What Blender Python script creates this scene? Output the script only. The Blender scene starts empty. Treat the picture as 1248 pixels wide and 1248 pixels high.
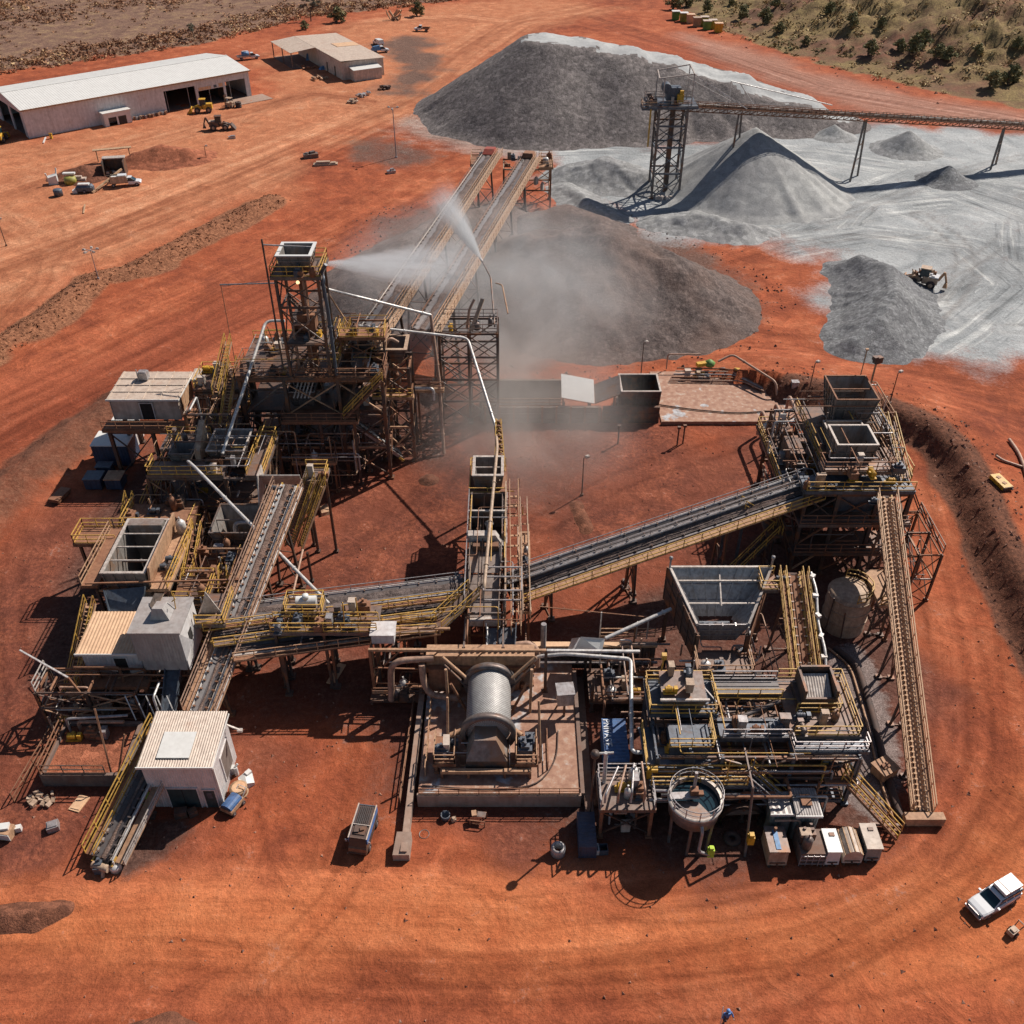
import bpy, math, random
import numpy as np
from mathutils import Vector, Matrix, Euler
random.seed(7)
C = bpy.context.scene.collection
SC = bpy.context.scene
R = math.radians
# camera, sky, sun, exposure
CAM_H, PITCH, FPX = 67.0, R(38.0), 1150.0
cam_d = bpy.data.cameras.new("camera")
cam = bpy.data.objects.new("camera", cam_d)
C.objects.link(cam)
cam.location = (0, 0, CAM_H)
cam.rotation_euler = (R(90) - PITCH, 0, 0)
cam_d.sensor_width = 36
cam_d.lens = 36 * FPX / 1248
cam_d.clip_start, cam_d.clip_end = 0.5, 6000
SC.camera = cam
SUN_EL = R(45)
SUN_AZ = math.atan2(0.74, 0.67)          # from +Y towards +X: the sun stands behind and to the right
sun_dir = Vector((math.sin(SUN_AZ) * math.cos(SUN_EL), math.cos(SUN_AZ) * math.cos(SUN_EL), math.sin(SUN_EL)))
sl = bpy.data.lights.new("sun", 'SUN')
sl.energy = 4.9
sl.angle = R(0.5)
sl.color = (1.0, 0.93, 0.84)
so = bpy.data.objects.new("sun", sl)
C.objects.link(so)
so.rotation_euler = sun_dir.to_track_quat('Z', 'Y').to_euler()
w = bpy.data.worlds.new("World")
SC.world = w
w.use_nodes = True
wn = w.node_tree
bgn = wn.nodes["Background"]
sky = wn.nodes.new("ShaderNodeTexSky")
sky.sky_type = 'NISHITA'
sky.sun_disc = False
sky.sun_elevation = SUN_EL
sky.sun_rotation = SUN_AZ
sky.altitude = 300
wn.links.new(sky.outputs[0], bgn.inputs[0])
bgn.inputs[1].default_value = 0.055
SC.view_settings.view_transform = 'Standard'
SC.view_settings.look = 'None'
SC.view_settings.exposure = 0.28
SC.view_settings.gamma = 1.0
SC.cycles.use_denoising = True
SC.cycles.max_bounces = 6
SC.cycles.diffuse_bounces = 2
SC.cycles.glossy_bounces = 2
SC.cycles.transmission_bounces = 4
SC.cycles.volume_bounces = 1
SC.cycles.transparent_max_bounces = 6
SC.cycles.volume_step_rate = 2.0
# survey helper: which place lies at height z along a bearing of the survey photo
def P(px, py, z=0.0):
 u, v = px - 624.0, py - 624.0
 t = (CAM_H - z) / (FPX * math.sin(PITCH) + v * math.cos(PITCH))
 return Vector((u * t, (FPX * math.cos(PITCH) - v * math.sin(PITCH)) * t, z))
def G(px, py):
 return P(px, py, 0.0)
# materials
MATS = {}
def nt(name):
 m = bpy.data.materials.new(name)
 m.use_nodes = True
 t = m.node_tree
 b = t.nodes["Principled BSDF"]
 return m, t, b
def noise_node(t, scale, detail=4, rough=0.55, vec=None):
 n = t.nodes.new("ShaderNodeTexNoise")
 n.inputs["Scale"].default_value = scale
 n.inputs["Detail"].default_value = detail
 n.inputs["Roughness"].default_value = rough
 if vec is not None:
  t.links.new(vec, n.inputs["Vector"])
 return n
def ramp(t, src, stops):
 r = t.nodes.new("ShaderNodeValToRGB")
 e = r.color_ramp.elements
 while len(e) < len(stops):
  e.new(0.5)
 for k, (p, c) in enumerate(stops):
  e[k].position = p
  e[k].color = c if len(c) == 4 else (*c, 1)
 t.links.new(src, r.inputs[0])
 return r
def mixc(t, fac, a, b, mode='MIX'):
 n = t.nodes.new("ShaderNodeMix")
 n.data_type = 'RGBA'
 n.blend_type = mode
 for sock, val in ((n.inputs[0], fac), (n.inputs[6], a), (n.inputs[7], b)):
  if hasattr(val, 'is_output'):
   t.links.new(val, sock)
  elif isinstance(val, (int, float)):
   sock.default_value = val
  else:
   sock.default_value = (*val[:3], 1)
 return n.outputs[2]
def mth(t, op, a, b=None, c=None, clamp=False):
 n = t.nodes.new("ShaderNodeMath")
 n.operation = op
 n.use_clamp = clamp
 for k, val in enumerate((a, b, c)):
  if val is None:
   continue
  if hasattr(val, 'is_output'):
   t.links.new(val, n.inputs[k])
  else:
   n.inputs[k].default_value = val
 return n.outputs[0]
DUST = (0.27, 0.115, 0.064)
def weathered(name, base, wear=(0.16, 0.065, 0.03), wear_amt=0.35, dust=0.5, rough=0.6, metal=0.0, scale=0.6, var=0.25, bump=0.0, dustcol=DUST):
 m, t, b = nt(name)
 geo = t.nodes.new("ShaderNodeNewGeometry")
 pos = geo.outputs["Position"]
 n1 = noise_node(t, scale, 5, 0.65, pos)
 n2 = noise_node(t, scale * 5, 4, 0.6, pos)
 lo = tuple(c * (1 - var) for c in base)
 hi = tuple(min(1, c * (1 + var)) for c in base)
 col = mixc(t, ramp(t, n2.outputs[0], [(0.3, (0, 0, 0)), (0.7, (1, 1, 1))]).outputs[0], lo, hi)
 mp = t.nodes.new("ShaderNodeMapping")
 mp.inputs["Scale"].default_value = (2.6, 2.6, 0.35)
 t.links.new(pos, mp.inputs[0])
 n4 = noise_node(t, 1.0, 5, 0.7, mp.outputs[0])
 sv = min(1.0, var * 2.2)
 col = mixc(t, 1.0, col, ramp(t, n4.outputs[0], [(0.32, (1 - 0.6 * sv, 1 - 0.66 * sv, 1 - 0.7 * sv)), (0.52, (1,) * 3), (0.72, (1 + 0.3 * sv,) * 3)]).outputs[0], 'MULTIPLY')
 edge = 0.72 - 0.32 * wear_amt
 wr = ramp(t, n1.outputs[0], [(edge - 0.05, (0, 0, 0)), (edge + 0.09, (1, 1, 1))]).outputs[0]
 col = mixc(t, mth(t, 'MULTIPLY', wr, min(1, 0.4 + wear_amt)), col, wear)
 if dust > 0:
  sx = t.nodes.new("ShaderNodeSeparateXYZ")
  t.links.new(geo.outputs["Normal"], sx.inputs[0])
  up = mth(t, 'SMOOTH_MIN', mth(t, 'MAXIMUM', sx.outputs[2], 0.0), 1.0, 0.1)
  up = mth(t, 'POWER', up, 2.0)
  n3 = noise_node(t, 0.9, 3, 0.6, pos)
  dn = ramp(t, n3.outputs[0], [(0.3, (0.35,) * 3), (0.7, (1,) * 3)]).outputs[0]
  f = mth(t, 'MULTIPLY', mth(t, 'MULTIPLY', up, dn), dust)
  f = mth(t, 'ADD', f, dust * 0.12, clamp=True)
  col = mixc(t, f, col, dustcol)
 t.links.new(col, b.inputs["Base Color"])
 b.inputs["Roughness"].default_value = rough
 b.inputs["Metallic"].default_value = metal
 if bump:
  bn = t.nodes.new("ShaderNodeBump")
  bn.inputs["Strength"].default_value = bump
  bn.inputs["Distance"].default_value = 0.05
  t.links.new(n2.outputs[0], bn.inputs["Height"])
  t.links.new(bn.outputs[0], b.inputs["Normal"])
 MATS[name] = m
 return m
weathered("steel_dark", (0.075, 0.068, 0.064), (0.20, 0.095, 0.05), 0.6, 0.35, 0.55, 0.3)
weathered("steel_grey", (0.15, 0.145, 0.142), (0.22, 0.115, 0.065), 0.5, 0.35, 0.5, 0.4)
weathered("steel_blue", (0.09, 0.115, 0.145), (0.12, 0.06, 0.035), 0.25, 0.12, 0.5, 0.3)
weathered("steel_rust", (0.24, 0.115, 0.062), (0.14, 0.05, 0.025), 0.5, 0.35, 0.8, 0.0)
weathered("steel_tan", (0.44, 0.27, 0.16), (0.26, 0.12, 0.06), 0.4, 0.4, 0.75, 0.0)
weathered("galvanised", (0.36, 0.36, 0.37), (0.30, 0.20, 0.14), 0.25, 0.3, 0.4, 0.35)
weathered("pipe_pale", (0.60, 0.59, 0.57), (0.34, 0.24, 0.17), 0.18, 0.22, 0.4, 0.2)
weathered("pipe_rust", (0.40, 0.26, 0.19), (0.25, 0.11, 0.06), 0.3, 0.3, 0.6, 0.1)
weathered("rail_yellow", (0.58, 0.35, 0.07), (0.30, 0.13, 0.045), 0.45, 0.35, 0.55, 0.0, 0.9)
weathered("bin_plate", (0.24, 0.225, 0.21), (0.26, 0.155, 0.095), 0.5, 0.4, 0.55, 0.25, 0.4)
weathered("rim_pale", (0.50, 0.46, 0.42), (0.32, 0.20, 0.13), 0.25, 0.3, 0.5, 0.1)
weathered("grate", (0.145, 0.13, 0.12), (0.21, 0.105, 0.06), 0.5, 0.4, 0.6, 0.3)
weathered("belt", (0.055, 0.057, 0.06), (0.10, 0.07, 0.055), 0.3, 0.15, 0.5, 0.0)
weathered("belt_worn", (0.105, 0.107, 0.112), (0.10, 0.09, 0.085), 0.35, 0.2, 0.45, 0.0, 0.3)
weathered("rubber", (0.03, 0.03, 0.032), (0.09, 0.05, 0.035), 0.3, 0.3, 0.8)
weathered("wall_white", (0.62, 0.60, 0.59), (0.40, 0.28, 0.21), 0.2, 0.25, 0.5, 0.0, 0.3, 0.14)
weathered("roof_white", (0.66, 0.65, 0.62), (0.55, 0.44, 0.36), 0.08, 0.10, 0.45, 0.0, 0.15, 0.06)
weathered("roof_cream", (0.54, 0.45, 0.37), (0.42, 0.25, 0.17), 0.28, 0.3, 0.55, 0.0, 0.35, 0.16)
weathered("roof_tan", (0.66, 0.42, 0.25), (0.48, 0.24, 0.12), 0.25, 0.25, 0.6, 0.0, 0.3, 0.12)
weathered("wall_cream", (0.52, 0.44, 0.37), (0.34, 0.21, 0.14), 0.28, 0.25, 0.6, 0.0, 0.3, 0.2)
weathered("clad_grey", (0.36, 0.345, 0.335), (0.30, 0.20, 0.15), 0.2, 0.25, 0.5, 0.1, 0.3, 0.16)
weathered("clad_green", (0.19, 0.23, 0.23), (0.16, 0.13, 0.11), 0.15, 0.15, 0.5, 0.1)
weathered("blue_paint", (0.025, 0.11, 0.27), (0.06, 0.05, 0.06), 0.2, 0.15, 0.5, 0.0)
weathered("blue_dark", (0.025, 0.05, 0.095), (0.06, 0.05, 0.05), 0.3, 0.25, 0.55)
weathered("door_green", (0.03, 0.06, 0.065), (0.05, 0.04, 0.035), 0.1, 0.05, 0.5)
weathered("concrete", (0.34, 0.26, 0.21), (0.30, 0.15, 0.09), 0.45, 0.45, 0.85, 0, 0.25, 0.15, 0.2)
weathered("concrete_dark", (0.15, 0.12, 0.105), (0.14, 0.075, 0.05), 0.4, 0.35, 0.85, 0, 0.4, 0.2, 0.2)
weathered("car_white", (0.64, 0.64, 0.65), (0.5, 0.36, 0.27), 0.02, 0.08, 0.22, 0, 0.8, 0.02)
weathered("car_dusty", (0.34, 0.22, 0.17), (0.45, 0.38, 0.34), 0.25, 0.1, 0.5, 0, 0.8, 0.1)
weathered("plant_yellow", (0.62, 0.36, 0.03), (0.30, 0.14, 0.05), 0.2, 0.3, 0.45)
weathered("dirty_tan", (0.42, 0.31, 0.22), (0.24, 0.15, 0.10), 0.35, 0.3, 0.6)
weathered("red_paint", (0.30, 0.05, 0.03), (0.16, 0.05, 0.03), 0.3, 0.15, 0.5)
weathered("plate_white", (0.64, 0.625, 0.60), (0.5, 0.4, 0.33), 0.15, 0.03, 0.35, 0, 0.4, 0.04)
weathered("timber", (0.42, 0.27, 0.16), (0.28, 0.16, 0.09), 0.3, 0.2, 0.8)
weathered("skin", (0.30, 0.17, 0.11), (0.3, 0.17, 0.11), 0, 0, 0.5)
weathered("cloth_blue", (0.07, 0.16, 0.38), (0.06, 0.12, 0.28), 0.2, 0.05, 0.8)
weathered("cloth_dark", (0.045, 0.05, 0.075), (0.05, 0.05, 0.06), 0.2, 0.1, 0.85)
weathered("hivis", (0.45, 0.62, 0.05), (0.4, 0.5, 0.06), 0.1, 0.03, 0.7)
weathered("helmet_blue", (0.12, 0.27, 0.55), (0.1, 0.2, 0.4), 0.05, 0.05, 0.35)
weathered("tarp_blue", (0.08, 0.22, 0.42), (0.06, 0.12, 0.2), 0.2, 0.1, 0.5)
weathered("olive", (0.30, 0.28, 0.05), (0.2, 0.15, 0.05), 0.2, 0.15, 0.6)
weathered("bin_green", (0.12, 0.26, 0.06), (0.2, 0.2, 0.05), 0.2, 0.1, 0.6)
weathered("white_letter", (0.75, 0.76, 0.78), (0.3, 0.35, 0.45), 0.35, 0.05, 0.5, 0, 2.0)
weathered("rock", (0.30, 0.15, 0.10), (0.22, 0.17, 0.15), 0.4, 0.2, 0.9, 0, 1.5, 0.3)
weathered("dark_inside", (0.02, 0.018, 0.017), (0.04, 0.025, 0.02), 0.3, 0.1, 0.9)  # near black puts the shade of bin insides and openings into the colour
def glass_mat():
 m, t, b = nt("glass")
 b.inputs["Base Color"].default_value = (0.012, 0.03, 0.04, 1)
 b.inputs["Roughness"].default_value = 0.06
 b.inputs["IOR"].default_value = 1.5
 MATS["glass"] = m
glass_mat()
def lamp_mat():
 m, t, b = nt("lamp_glow")
 b.inputs["Base Color"].default_value = (0.9, 0.6, 0.3, 1)
 b.inputs["Emission Color"].default_value = (1.0, 0.62, 0.3, 1)
 b.inputs["Emission Strength"].default_value = 1.5
 MATS["lamp_glow"] = m
lamp_mat()
# mesh builder
class MB:
 def __init__(self):
  self.v = []
  self.f = []
  self.sm = []
 def add(self, vs, fs, smooth=False):
  o = len(self.v)
  self.v.extend([tuple(p) for p in vs])
  for f in fs:
   self.f.append(tuple(i + o for i in f))
   self.sm.append(smooth)
  return self
 def hexa(self, p):
  return self.add(p, [(3, 2, 1, 0), (4, 5, 6, 7), (0, 1, 5, 4), (1, 2, 6, 5), (2, 3, 7, 6), (3, 0, 4, 7)])
 def box(self, x0, x1, y0, y1, z0, z1):
  return self.hexa([(x0, y0, z0), (x1, y0, z0), (x1, y1, z0), (x0, y1, z0), (x0, y0, z1), (x1, y0, z1), (x1, y1, z1), (x0, y1, z1)])
 def cbox(self, c, s, rz=0.0, rx=0.0):
  m = Matrix.Translation(Vector(c)) @ Matrix.Rotation(rz, 4, 'Z') @ Matrix.Rotation(rx, 4, 'X')
  x, y, z = s[0] / 2, s[1] / 2, s[2] / 2
  q = [(-x, -y, -z), (x, -y, -z), (x, y, -z), (-x, y, -z), (-x, -y, z), (x, -y, z), (x, y, z), (-x, y, z)]
  return self.hexa([m @ Vector(k) for k in q])
 def beam(self, a, b, wd, ht=None, hint=None):
  a, b = Vector(a), Vector(b)
  ht = ht or wd
  d = (b - a)
  if d.length < 1e-6:
   return self
  d.normalize()
  h = Vector(hint) if hint else (Vector((0, 0, 1)) if abs(d.z) < 0.95 else Vector((0, 1, 0)))
  s = d.cross(h).normalized() * (wd / 2)
  u = s.cross(d).normalized() * (ht / 2)
  return self.hexa([a - s - u, a + s - u, b + s - u, b - s - u, a - s + u, a + s + u, b + s + u, b - s + u])
 def tube(self, a, b, r, n=8, r2=None, caps=True):
  a, b = Vector(a), Vector(b)
  r2 = r if r2 is None else r2
  d = (b - a).normalized()
  h = Vector((0, 0, 1)) if abs(d.z) < 0.95 else Vector((0, 1, 0))
  s = d.cross(h).normalized()
  u = s.cross(d).normalized()
  vs = []
  for c, rr in ((a, r), (b, r2)):
   for k in range(n):
    an = 2 * math.pi * k / n
    vs.append(c + s * (rr * math.cos(an)) + u * (rr * math.sin(an)))
  self.add(vs, [(k, (k + 1) % n, n + (k + 1) % n, n + k) for k in range(n)], n > 5)
  if caps:
   self.add(vs, [tuple(range(n - 1, -1, -1)), tuple(range(n, 2 * n))])
  return self
 def pipe(self, pts, r, n=8, bend=0.0):
  pts = [Vector(p) for p in pts]
  if bend > 0 and len(pts) > 2:
   out = [pts[0]]
   for k in range(1, len(pts) - 1):
    a, c, b = pts[k - 1], pts[k], pts[k + 1]
    l = min(bend, (a - c).length * 0.45, (b - c).length * 0.45)
    p0, p1 = c + (a - c).normalized() * l, c + (b - c).normalized() * l
    for q in range(5):
     s = q / 4
     out.append(p0 * (1 - s) ** 2 + c * 2 * s * (1 - s) + p1 * s * s)
   out.append(pts[-1])
   pts = out
  u = None
  rings = []
  for k, p in enumerate(pts):
   d = (pts[min(k + 1, len(pts) - 1)] - pts[max(k - 1, 0)]).normalized()
   if u is None:
    h = Vector((0, 0, 1)) if abs(d.z) < 0.9 else Vector((0, 1, 0))
    u = (h - d * h.dot(d)).normalized()
   else:
    u = (u - d * u.dot(d)).normalized()
   s = d.cross(u)
   rings.append([p + (u * math.cos(2 * math.pi * j / n) + s * math.sin(2 * math.pi * j / n)) * r for j in range(n)])
  vs = [q for rg in rings for q in rg]
  fs = []
  for k in range(len(rings) - 1):
   for j in range(n):
    fs.append((k * n + j, k * n + (j + 1) % n, (k + 1) * n + (j + 1) % n, (k + 1) * n + j))
  self.add(vs, fs, n > 4)
  self.add(rings[0], [tuple(range(n - 1, -1, -1))])
  self.add(rings[-1], [tuple(range(n))])
  return self
 def lathe(self, prof, c=(0, 0, 0), n=24, axis='Z', smooth=True):
  vs = []
  for r, z in prof:
   for k in range(n):
    an = 2 * math.pi * k / n
    x, y = r * math.cos(an), r * math.sin(an)
    if axis == 'Z':
     vs.append((c[0] + x, c[1] + y, c[2] + z))
    elif axis == 'Y':
     vs.append((c[0] + x, c[1] + z, c[2] + y))
    else:
     vs.append((c[0] + z, c[1] + x, c[2] + y))
  fs = []
  for k in range(len(prof) - 1):
   for j in range(n):
    fs.append((k * n + j, k * n + (j + 1) % n, (k + 1) * n + (j + 1) % n, (k + 1) * n + j))
  return self.add(vs, fs, smooth)
 def plate(self, p, th=0.06):
  p = [Vector(q) for q in p]
  nrm = (p[1] - p[0]).cross(p[2] - p[0]).normalized() * th
  k = len(p)
  vs = p + [q + nrm for q in p]
  fs = [tuple(range(k - 1, -1, -1)), tuple(range(k, 2 * k))]
  fs += [(j, (j + 1) % k, k + (j + 1) % k, k + j) for j in range(k)]
  return self.add(vs, fs)
 def corrug(self, a, b, c, pitch=0.3, depth=0.05, th=0.04):
  a, b, c = Vector(a), Vector(b), Vector(c)
  e, g = b - a, c - a
  nrm = e.cross(g).normalized()
  n = max(4, int(e.length / pitch)) * 2
  vs, fs = [], []
  for k in range(n + 1):
   off = nrm * (depth if k % 2 else 0.0)
   q = a + e * (k / n) + off
   vs += [q, q + g, q - nrm * th, q + g - nrm * th]
  for k in range(n):
   o = 4 * k
   fs += [(o, o + 4, o + 5, o + 1), (o + 2, o + 3, o + 7, o + 6), (o, o + 2, o + 6, o + 4), (o + 1, o + 5, o + 7, o + 3)]
  fs += [(0, 1, 3, 2), (4 * n, 4 * n + 2, 4 * n + 3, 4 * n + 1)]
  return self.add(vs, fs)
 def mesh(self, name, mat, off=(0, 0, 0)):
  me = bpy.data.meshes.new(name)
  off = Vector(off)
  me.from_pydata([(x - off.x, y - off.y, z - off.z) for x, y, z in self.v], [], self.f)
  me.polygons.foreach_set("use_smooth", self.sm)
  me.materials.append(MATS[mat] if isinstance(mat, str) else mat)
  me.update()
  return me
 def build(self, name, mat, parent=None, label=None):
  off = WORLD_OF(parent) if parent else Vector((0, 0, 0))
  o = bpy.data.objects.new(name, self.mesh(name, mat, off))
  C.objects.link(o)
  if parent:
   o.parent = parent
  if label:
   o["label"] = label
  return o
def WORLD_OF(o):
 p = Vector(o.location)
 while o.parent:
  o = o.parent
  p = p + Vector(o.location)
 return p
def thing(name, label, cat, loc=(0, 0, 0), group=None, rz=0.0):
 o = bpy.data.objects.new(name, None)
 o.empty_display_size = 0.5
 C.objects.link(o)
 o.location = Vector(loc)
 o.rotation_euler = (0, 0, rz)
 o["label"] = label
 o["category"] = cat
 if group:
  o["group"] = group
 return o
def tag(o, label=None, cat=None, group=None, kind=None):
 if label: o["label"] = label
 if cat: o["category"] = cat
 if group: o["group"] = group
 if kind: o["kind"] = kind
 return o
def solo(mb, name, mat, label, cat, group=None, kind=None):
 vs = np.array(mb.v)
 c = Vector(((vs[:, 0].min() + vs[:, 0].max()) / 2, (vs[:, 1].min() + vs[:, 1].max()) / 2, vs[:, 2].min()))
 o = bpy.data.objects.new(name, mb.mesh(name, mat, c))
 o.location = c
 C.objects.link(o)
 return tag(o, label, cat, group, kind)
def copy_tree(o, parent=None):
 c = o.copy()
 C.objects.link(c)
 if parent:
  c.parent = parent
 for ch in list(o.children):
  copy_tree(ch, c)
 return c
def place_copy(src, loc, rz, label, group=None, scale=None):
 c = copy_tree(src)
 c.location = Vector(loc)
 c.rotation_euler = (0, 0, rz)
 c["label"] = label
 if group: c["group"] = group
 if scale: c.scale = scale if hasattr(scale, '__len__') else (scale,) * 3
 return c
# terrain
def vnoise(x, y, seed=0):
 xi, yi = np.floor(x).astype(np.int64), np.floor(y).astype(np.int64)
 xf, yf = x - xi, y - yi
 def h(a, b):
  n = (a * 374761393 + b * 668265263 + seed * 974634777) & 0xFFFFFFFF
  n = ((n ^ (n >> 13)) * 1274126177) & 0xFFFFFFFF
  return ((n ^ (n >> 16)) & 0xFFFF) / 65535.0
 u, v = xf * xf * (3 - 2 * xf), yf * yf * (3 - 2 * yf)
 return (h(xi, yi) * (1 - u) + h(xi + 1, yi) * u) * (1 - v) + (h(xi, yi + 1) * (1 - u) + h(xi + 1, yi + 1) * u) * v
def fbm(x, y, octs=4, seed=0):
 s, a, t = 0.0, 1.0, 0.0
 for k in range(octs):
  s = s + a * vnoise(x * 2 ** k, y * 2 ** k, seed + k)
  t += a
  a *= 0.5
 return s / t - 0.5
def line_dist(x, y, pts):
 best = np.full(x.shape, 1e9)
 side = np.zeros(x.shape)
 along = np.zeros(x.shape)
 run = 0.0
 for a, b in zip(pts[:-1], pts[1:]):
  dx, dy = b[0] - a[0], b[1] - a[1]
  L = math.hypot(dx, dy)
  s = np.clip(((x - a[0]) * dx + (y - a[1]) * dy) / (L * L), 0, 1)
  d = np.hypot(x - a[0] - s * dx, y - a[1] - s * dy)
  m = d < best
  best = np.where(m, d, best)
  side = np.where(m, np.sign((x - a[0]) * dy - (y - a[1]) * dx), side)
  along = np.where(m, run + s * L, along)
  run += L
 return best, side, along
def poly_sd(x, y, pts):
 d, _, _ = line_dist(x, y, pts + [pts[0]])
 ins = np.zeros(x.shape, bool)
 n = len(pts)
 for k in range(n):
  (x1, y1), (x2, y2) = pts[k], pts[(k + 1) % n]
  c = ((y1 > y) != (y2 > y)) & (x < (x2 - x1) * (y - y1) / ((y2 - y1) if abs(y2 - y1) > 1e-9 else 1e-9) + x1)
  ins ^= c
 return np.where(ins, d, -d)
def W(pts, z=0.0):
 return [tuple(P(a, b, z)[:2]) for a, b in pts]
def sstep(a, b, x):
 t = np.clip((x - a) / (b - a), 0, 1)
 return t * t * (3 - 2 * t)
BERM_R = W([(968, 456), (1000, 463), (1060, 476), (1110, 494), (1150, 514), (1182, 545), (1207, 592), (1228, 645), (1262, 705), (1310, 790)], 3.2)
BERM_L = W([(-120, 470), (-40, 432), (0, 408), (60, 372), (112, 330), (160, 318), (200, 300), (250, 274), (300, 250), (330, 236)], 1.8)
BERM_C = W([(-60, 640), (0, 590), (50, 550), (95, 515), (130, 492), (150, 478)], 1.6)
HILL_R = W([(700, -40), (800, -2), (870, 36), (940, 62), (1010, 84), (1130, 112), (1248, 134), (1420, 165), (1700, 200)])
HILL_L = W([(-300, 150), (0, 92), (270, 50), (370, 22), (500, 8), (640, -10)])
def height(x, y):
 n1 = fbm(x * 0.25, y * 0.25, 3, 5)
 n2 = fbm(x * 0.9, y * 0.9, 3, 9)
 h = np.zeros(x.shape)
 d, s, _ = line_dist(x, y, BERM_R)
 dn = d + n2 * 1.0
 inner = 2.6 * (1 - sstep(0.2, 3.6, dn))
 outer = 2.6 * (1 - sstep(2.0, 16.0, dn))
 h = np.maximum(h, np.where(s < 0, outer, inner))
 d, s, al = line_dist(x, y, BERM_L)
 dn = d + n2 * 1.2
 h = np.maximum(h, (1.3 + 0.8 * n1) * (1 - sstep(0.3, 4.0, dn)))
 d, s, al = line_dist(x, y, BERM_C)
 h = np.maximum(h, (1.9 + 1.2 * n1) * (1 - sstep(0.2, 5.0, d + n2 * 1.6)))
 d, s, _ = line_dist(x, y, HILL_R)
 hd = np.where(s < 0, d, 0)
 h = h + 15.0 * sstep(0, 75, hd) * (1 + 0.5 * n1) + np.where(hd > 0, 2.2 * n1 * sstep(0, 20, hd), 0)
 d, s, _ = line_dist(x, y, HILL_L)
 hd = np.where(s < 0, d, 0)
 h = h + 1.2 * sstep(0, 12, hd)
 far = sstep(120, 200, y)
 h = h + n2 * 0.07 + n1 * 0.14 * (1 + far)
 pad = sstep(30, 46, y) * (1 - sstep(92, 106, y)) * (1 - sstep(36, 44, np.abs(x)))
 h = h - (n1 * 0.14 + n2 * 0.06) * pad * 0.8
 return h
def gz(x, y):
 return float(height(np.array([float(x)]), np.array([float(y)]))[0])
def GP(px, py):
 zs = np.linspace(24.0, -2.0, 521)
 q = np.array([tuple(P(px, py, z_)) for z_ in zs])
 below = q[:, 2] <= height(q[:, 0], q[:, 1])
 return Vector(q[int(np.argmax(below))])
ROADS = [  # line, half width
 (W([(-150, 370), (0, 322), (110, 285), (240, 235), (400, 170), (520, 118), (580, 70), (640, 30), (760, 5)]), 13.0),
 (W([(-160, 600), (0, 505), (200, 405), (420, 300), (520, 245), (600, 205)]), 17.0),
 (W([(-200, 1150), (200, 1130), (624, 1150), (960, 1120), (1130, 1060), (1195, 930), (1185, 760), (1140, 600), (1110, 540)]), 6.5),
 (W([(480, 470), (700, 455), (900, 430), (1050, 455), (1248, 490), (1450, 520)]), 14.0),
 (W([(700, 15), (860, 62), (1000, 108), (1248, 150), (1500, 180)]), 9.0),
 (W([(-60, 240), (40, 290), (60, 340), (0, 400)]), 5.0),
 (W([(300, 70), (420, 28), (560, 20), (640, 30)]), 6.0),
 (W([(860, 330), (960, 300), (1060, 285), (1180, 300), (1240, 350), (1180, 400), (1130, 430)]), 7.0),
 (W([(1010, 300), (1060, 250), (1160, 240), (1235, 270), (1240, 330), (1180, 372), (1120, 380)]), 5.0),
 (W([(1020, 250), (1120, 205), (1260, 250), (1400, 330)]), 5.0),
 (W([(1090, 420), (1160, 380), (1230, 300), (1300, 280)]), 5.0),
 (W([(940, 300), (1000, 275), (1080, 262), (1180, 250)]), 4.0),
 (W([(570, 570), (480, 640), (380, 720), (310, 790)]), 6.5),
 (W([(450, 830), (455, 900), (440, 1000), (400, 1110)]), 2.2),
 (W([(80, 600), (30, 720), (40, 900), (0, 1120)]), 4.0),
 (W([(0, 235), (120, 190), (260, 150), (380, 118), (470, 130)]), 6.0),
 (W([(640, 560), (740, 600), (900, 590)]), 6.0),
 (W([(480, 160), (640, 180), (740, 175), (1000, 190), (1248, 230)]), 9.0),
]
Z_SAND = W([(640, 182), (700, 168), (800, 176), (950, 160), (1010, 146), (1100, 152), (1248, 163), (1500, 190), (1500, 455), (1248, 437), (1140, 436), (1060, 428), (1022, 398), (1006, 352), (1004, 318), (950, 306), (880, 290), (810, 282), (745, 268), (700, 246), (672, 212)])
Z_GREYRD = W([(470, 158), (520, 140), (575, 118), (600, 85), (625, 70), (640, 60), (640, 150), (700, 172), (660, 185), (600, 192), (540, 182), (500, 176)])
Z_DARKB = W([(462, 60), (492, 40), (522, 52), (538, 72), (528, 100), (505, 116), (470, 112), (480, 85)])
Z_DARKC = W([(418, 182), (450, 165), (500, 172), (540, 190), (530, 205), (470, 203), (430, 196)])
Z_MAROON = W([(240, 470), (330, 440), (420, 450), (640, 500), (760, 520), (940, 520), (1010, 560), (1100, 660), (1120, 800), (1110, 980), (1060, 1040), (900, 1080), (700, 1050), (520, 1010), (470, 890), (400, 900), (330, 960), (240, 1060), (60, 1060), (-80, 1040), (-80, 700), (60, 600), (140, 570)])
Z_GRAVEL = W([(1010, 800), (1040, 790), (1075, 850), (1090, 960), (1070, 1000), (1020, 970), (1030, 880)])
Z_DARKSHED = W([(150, 1010), (185, 985), (225, 990), (245, 1010), (200, 1050), (150, 1075), (130, 1060)])
Z_DARKKERB = W([(440, 860), (500, 860), (505, 900), (490, 960), (450, 1000), (425, 980), (445, 920)])
Z_DARKPAD = W([(560, 470), (700, 480), (760, 520), (740, 580), (690, 640), (640, 640), (600, 580), (560, 540)])  # dark soil at the back of the pad
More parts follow.
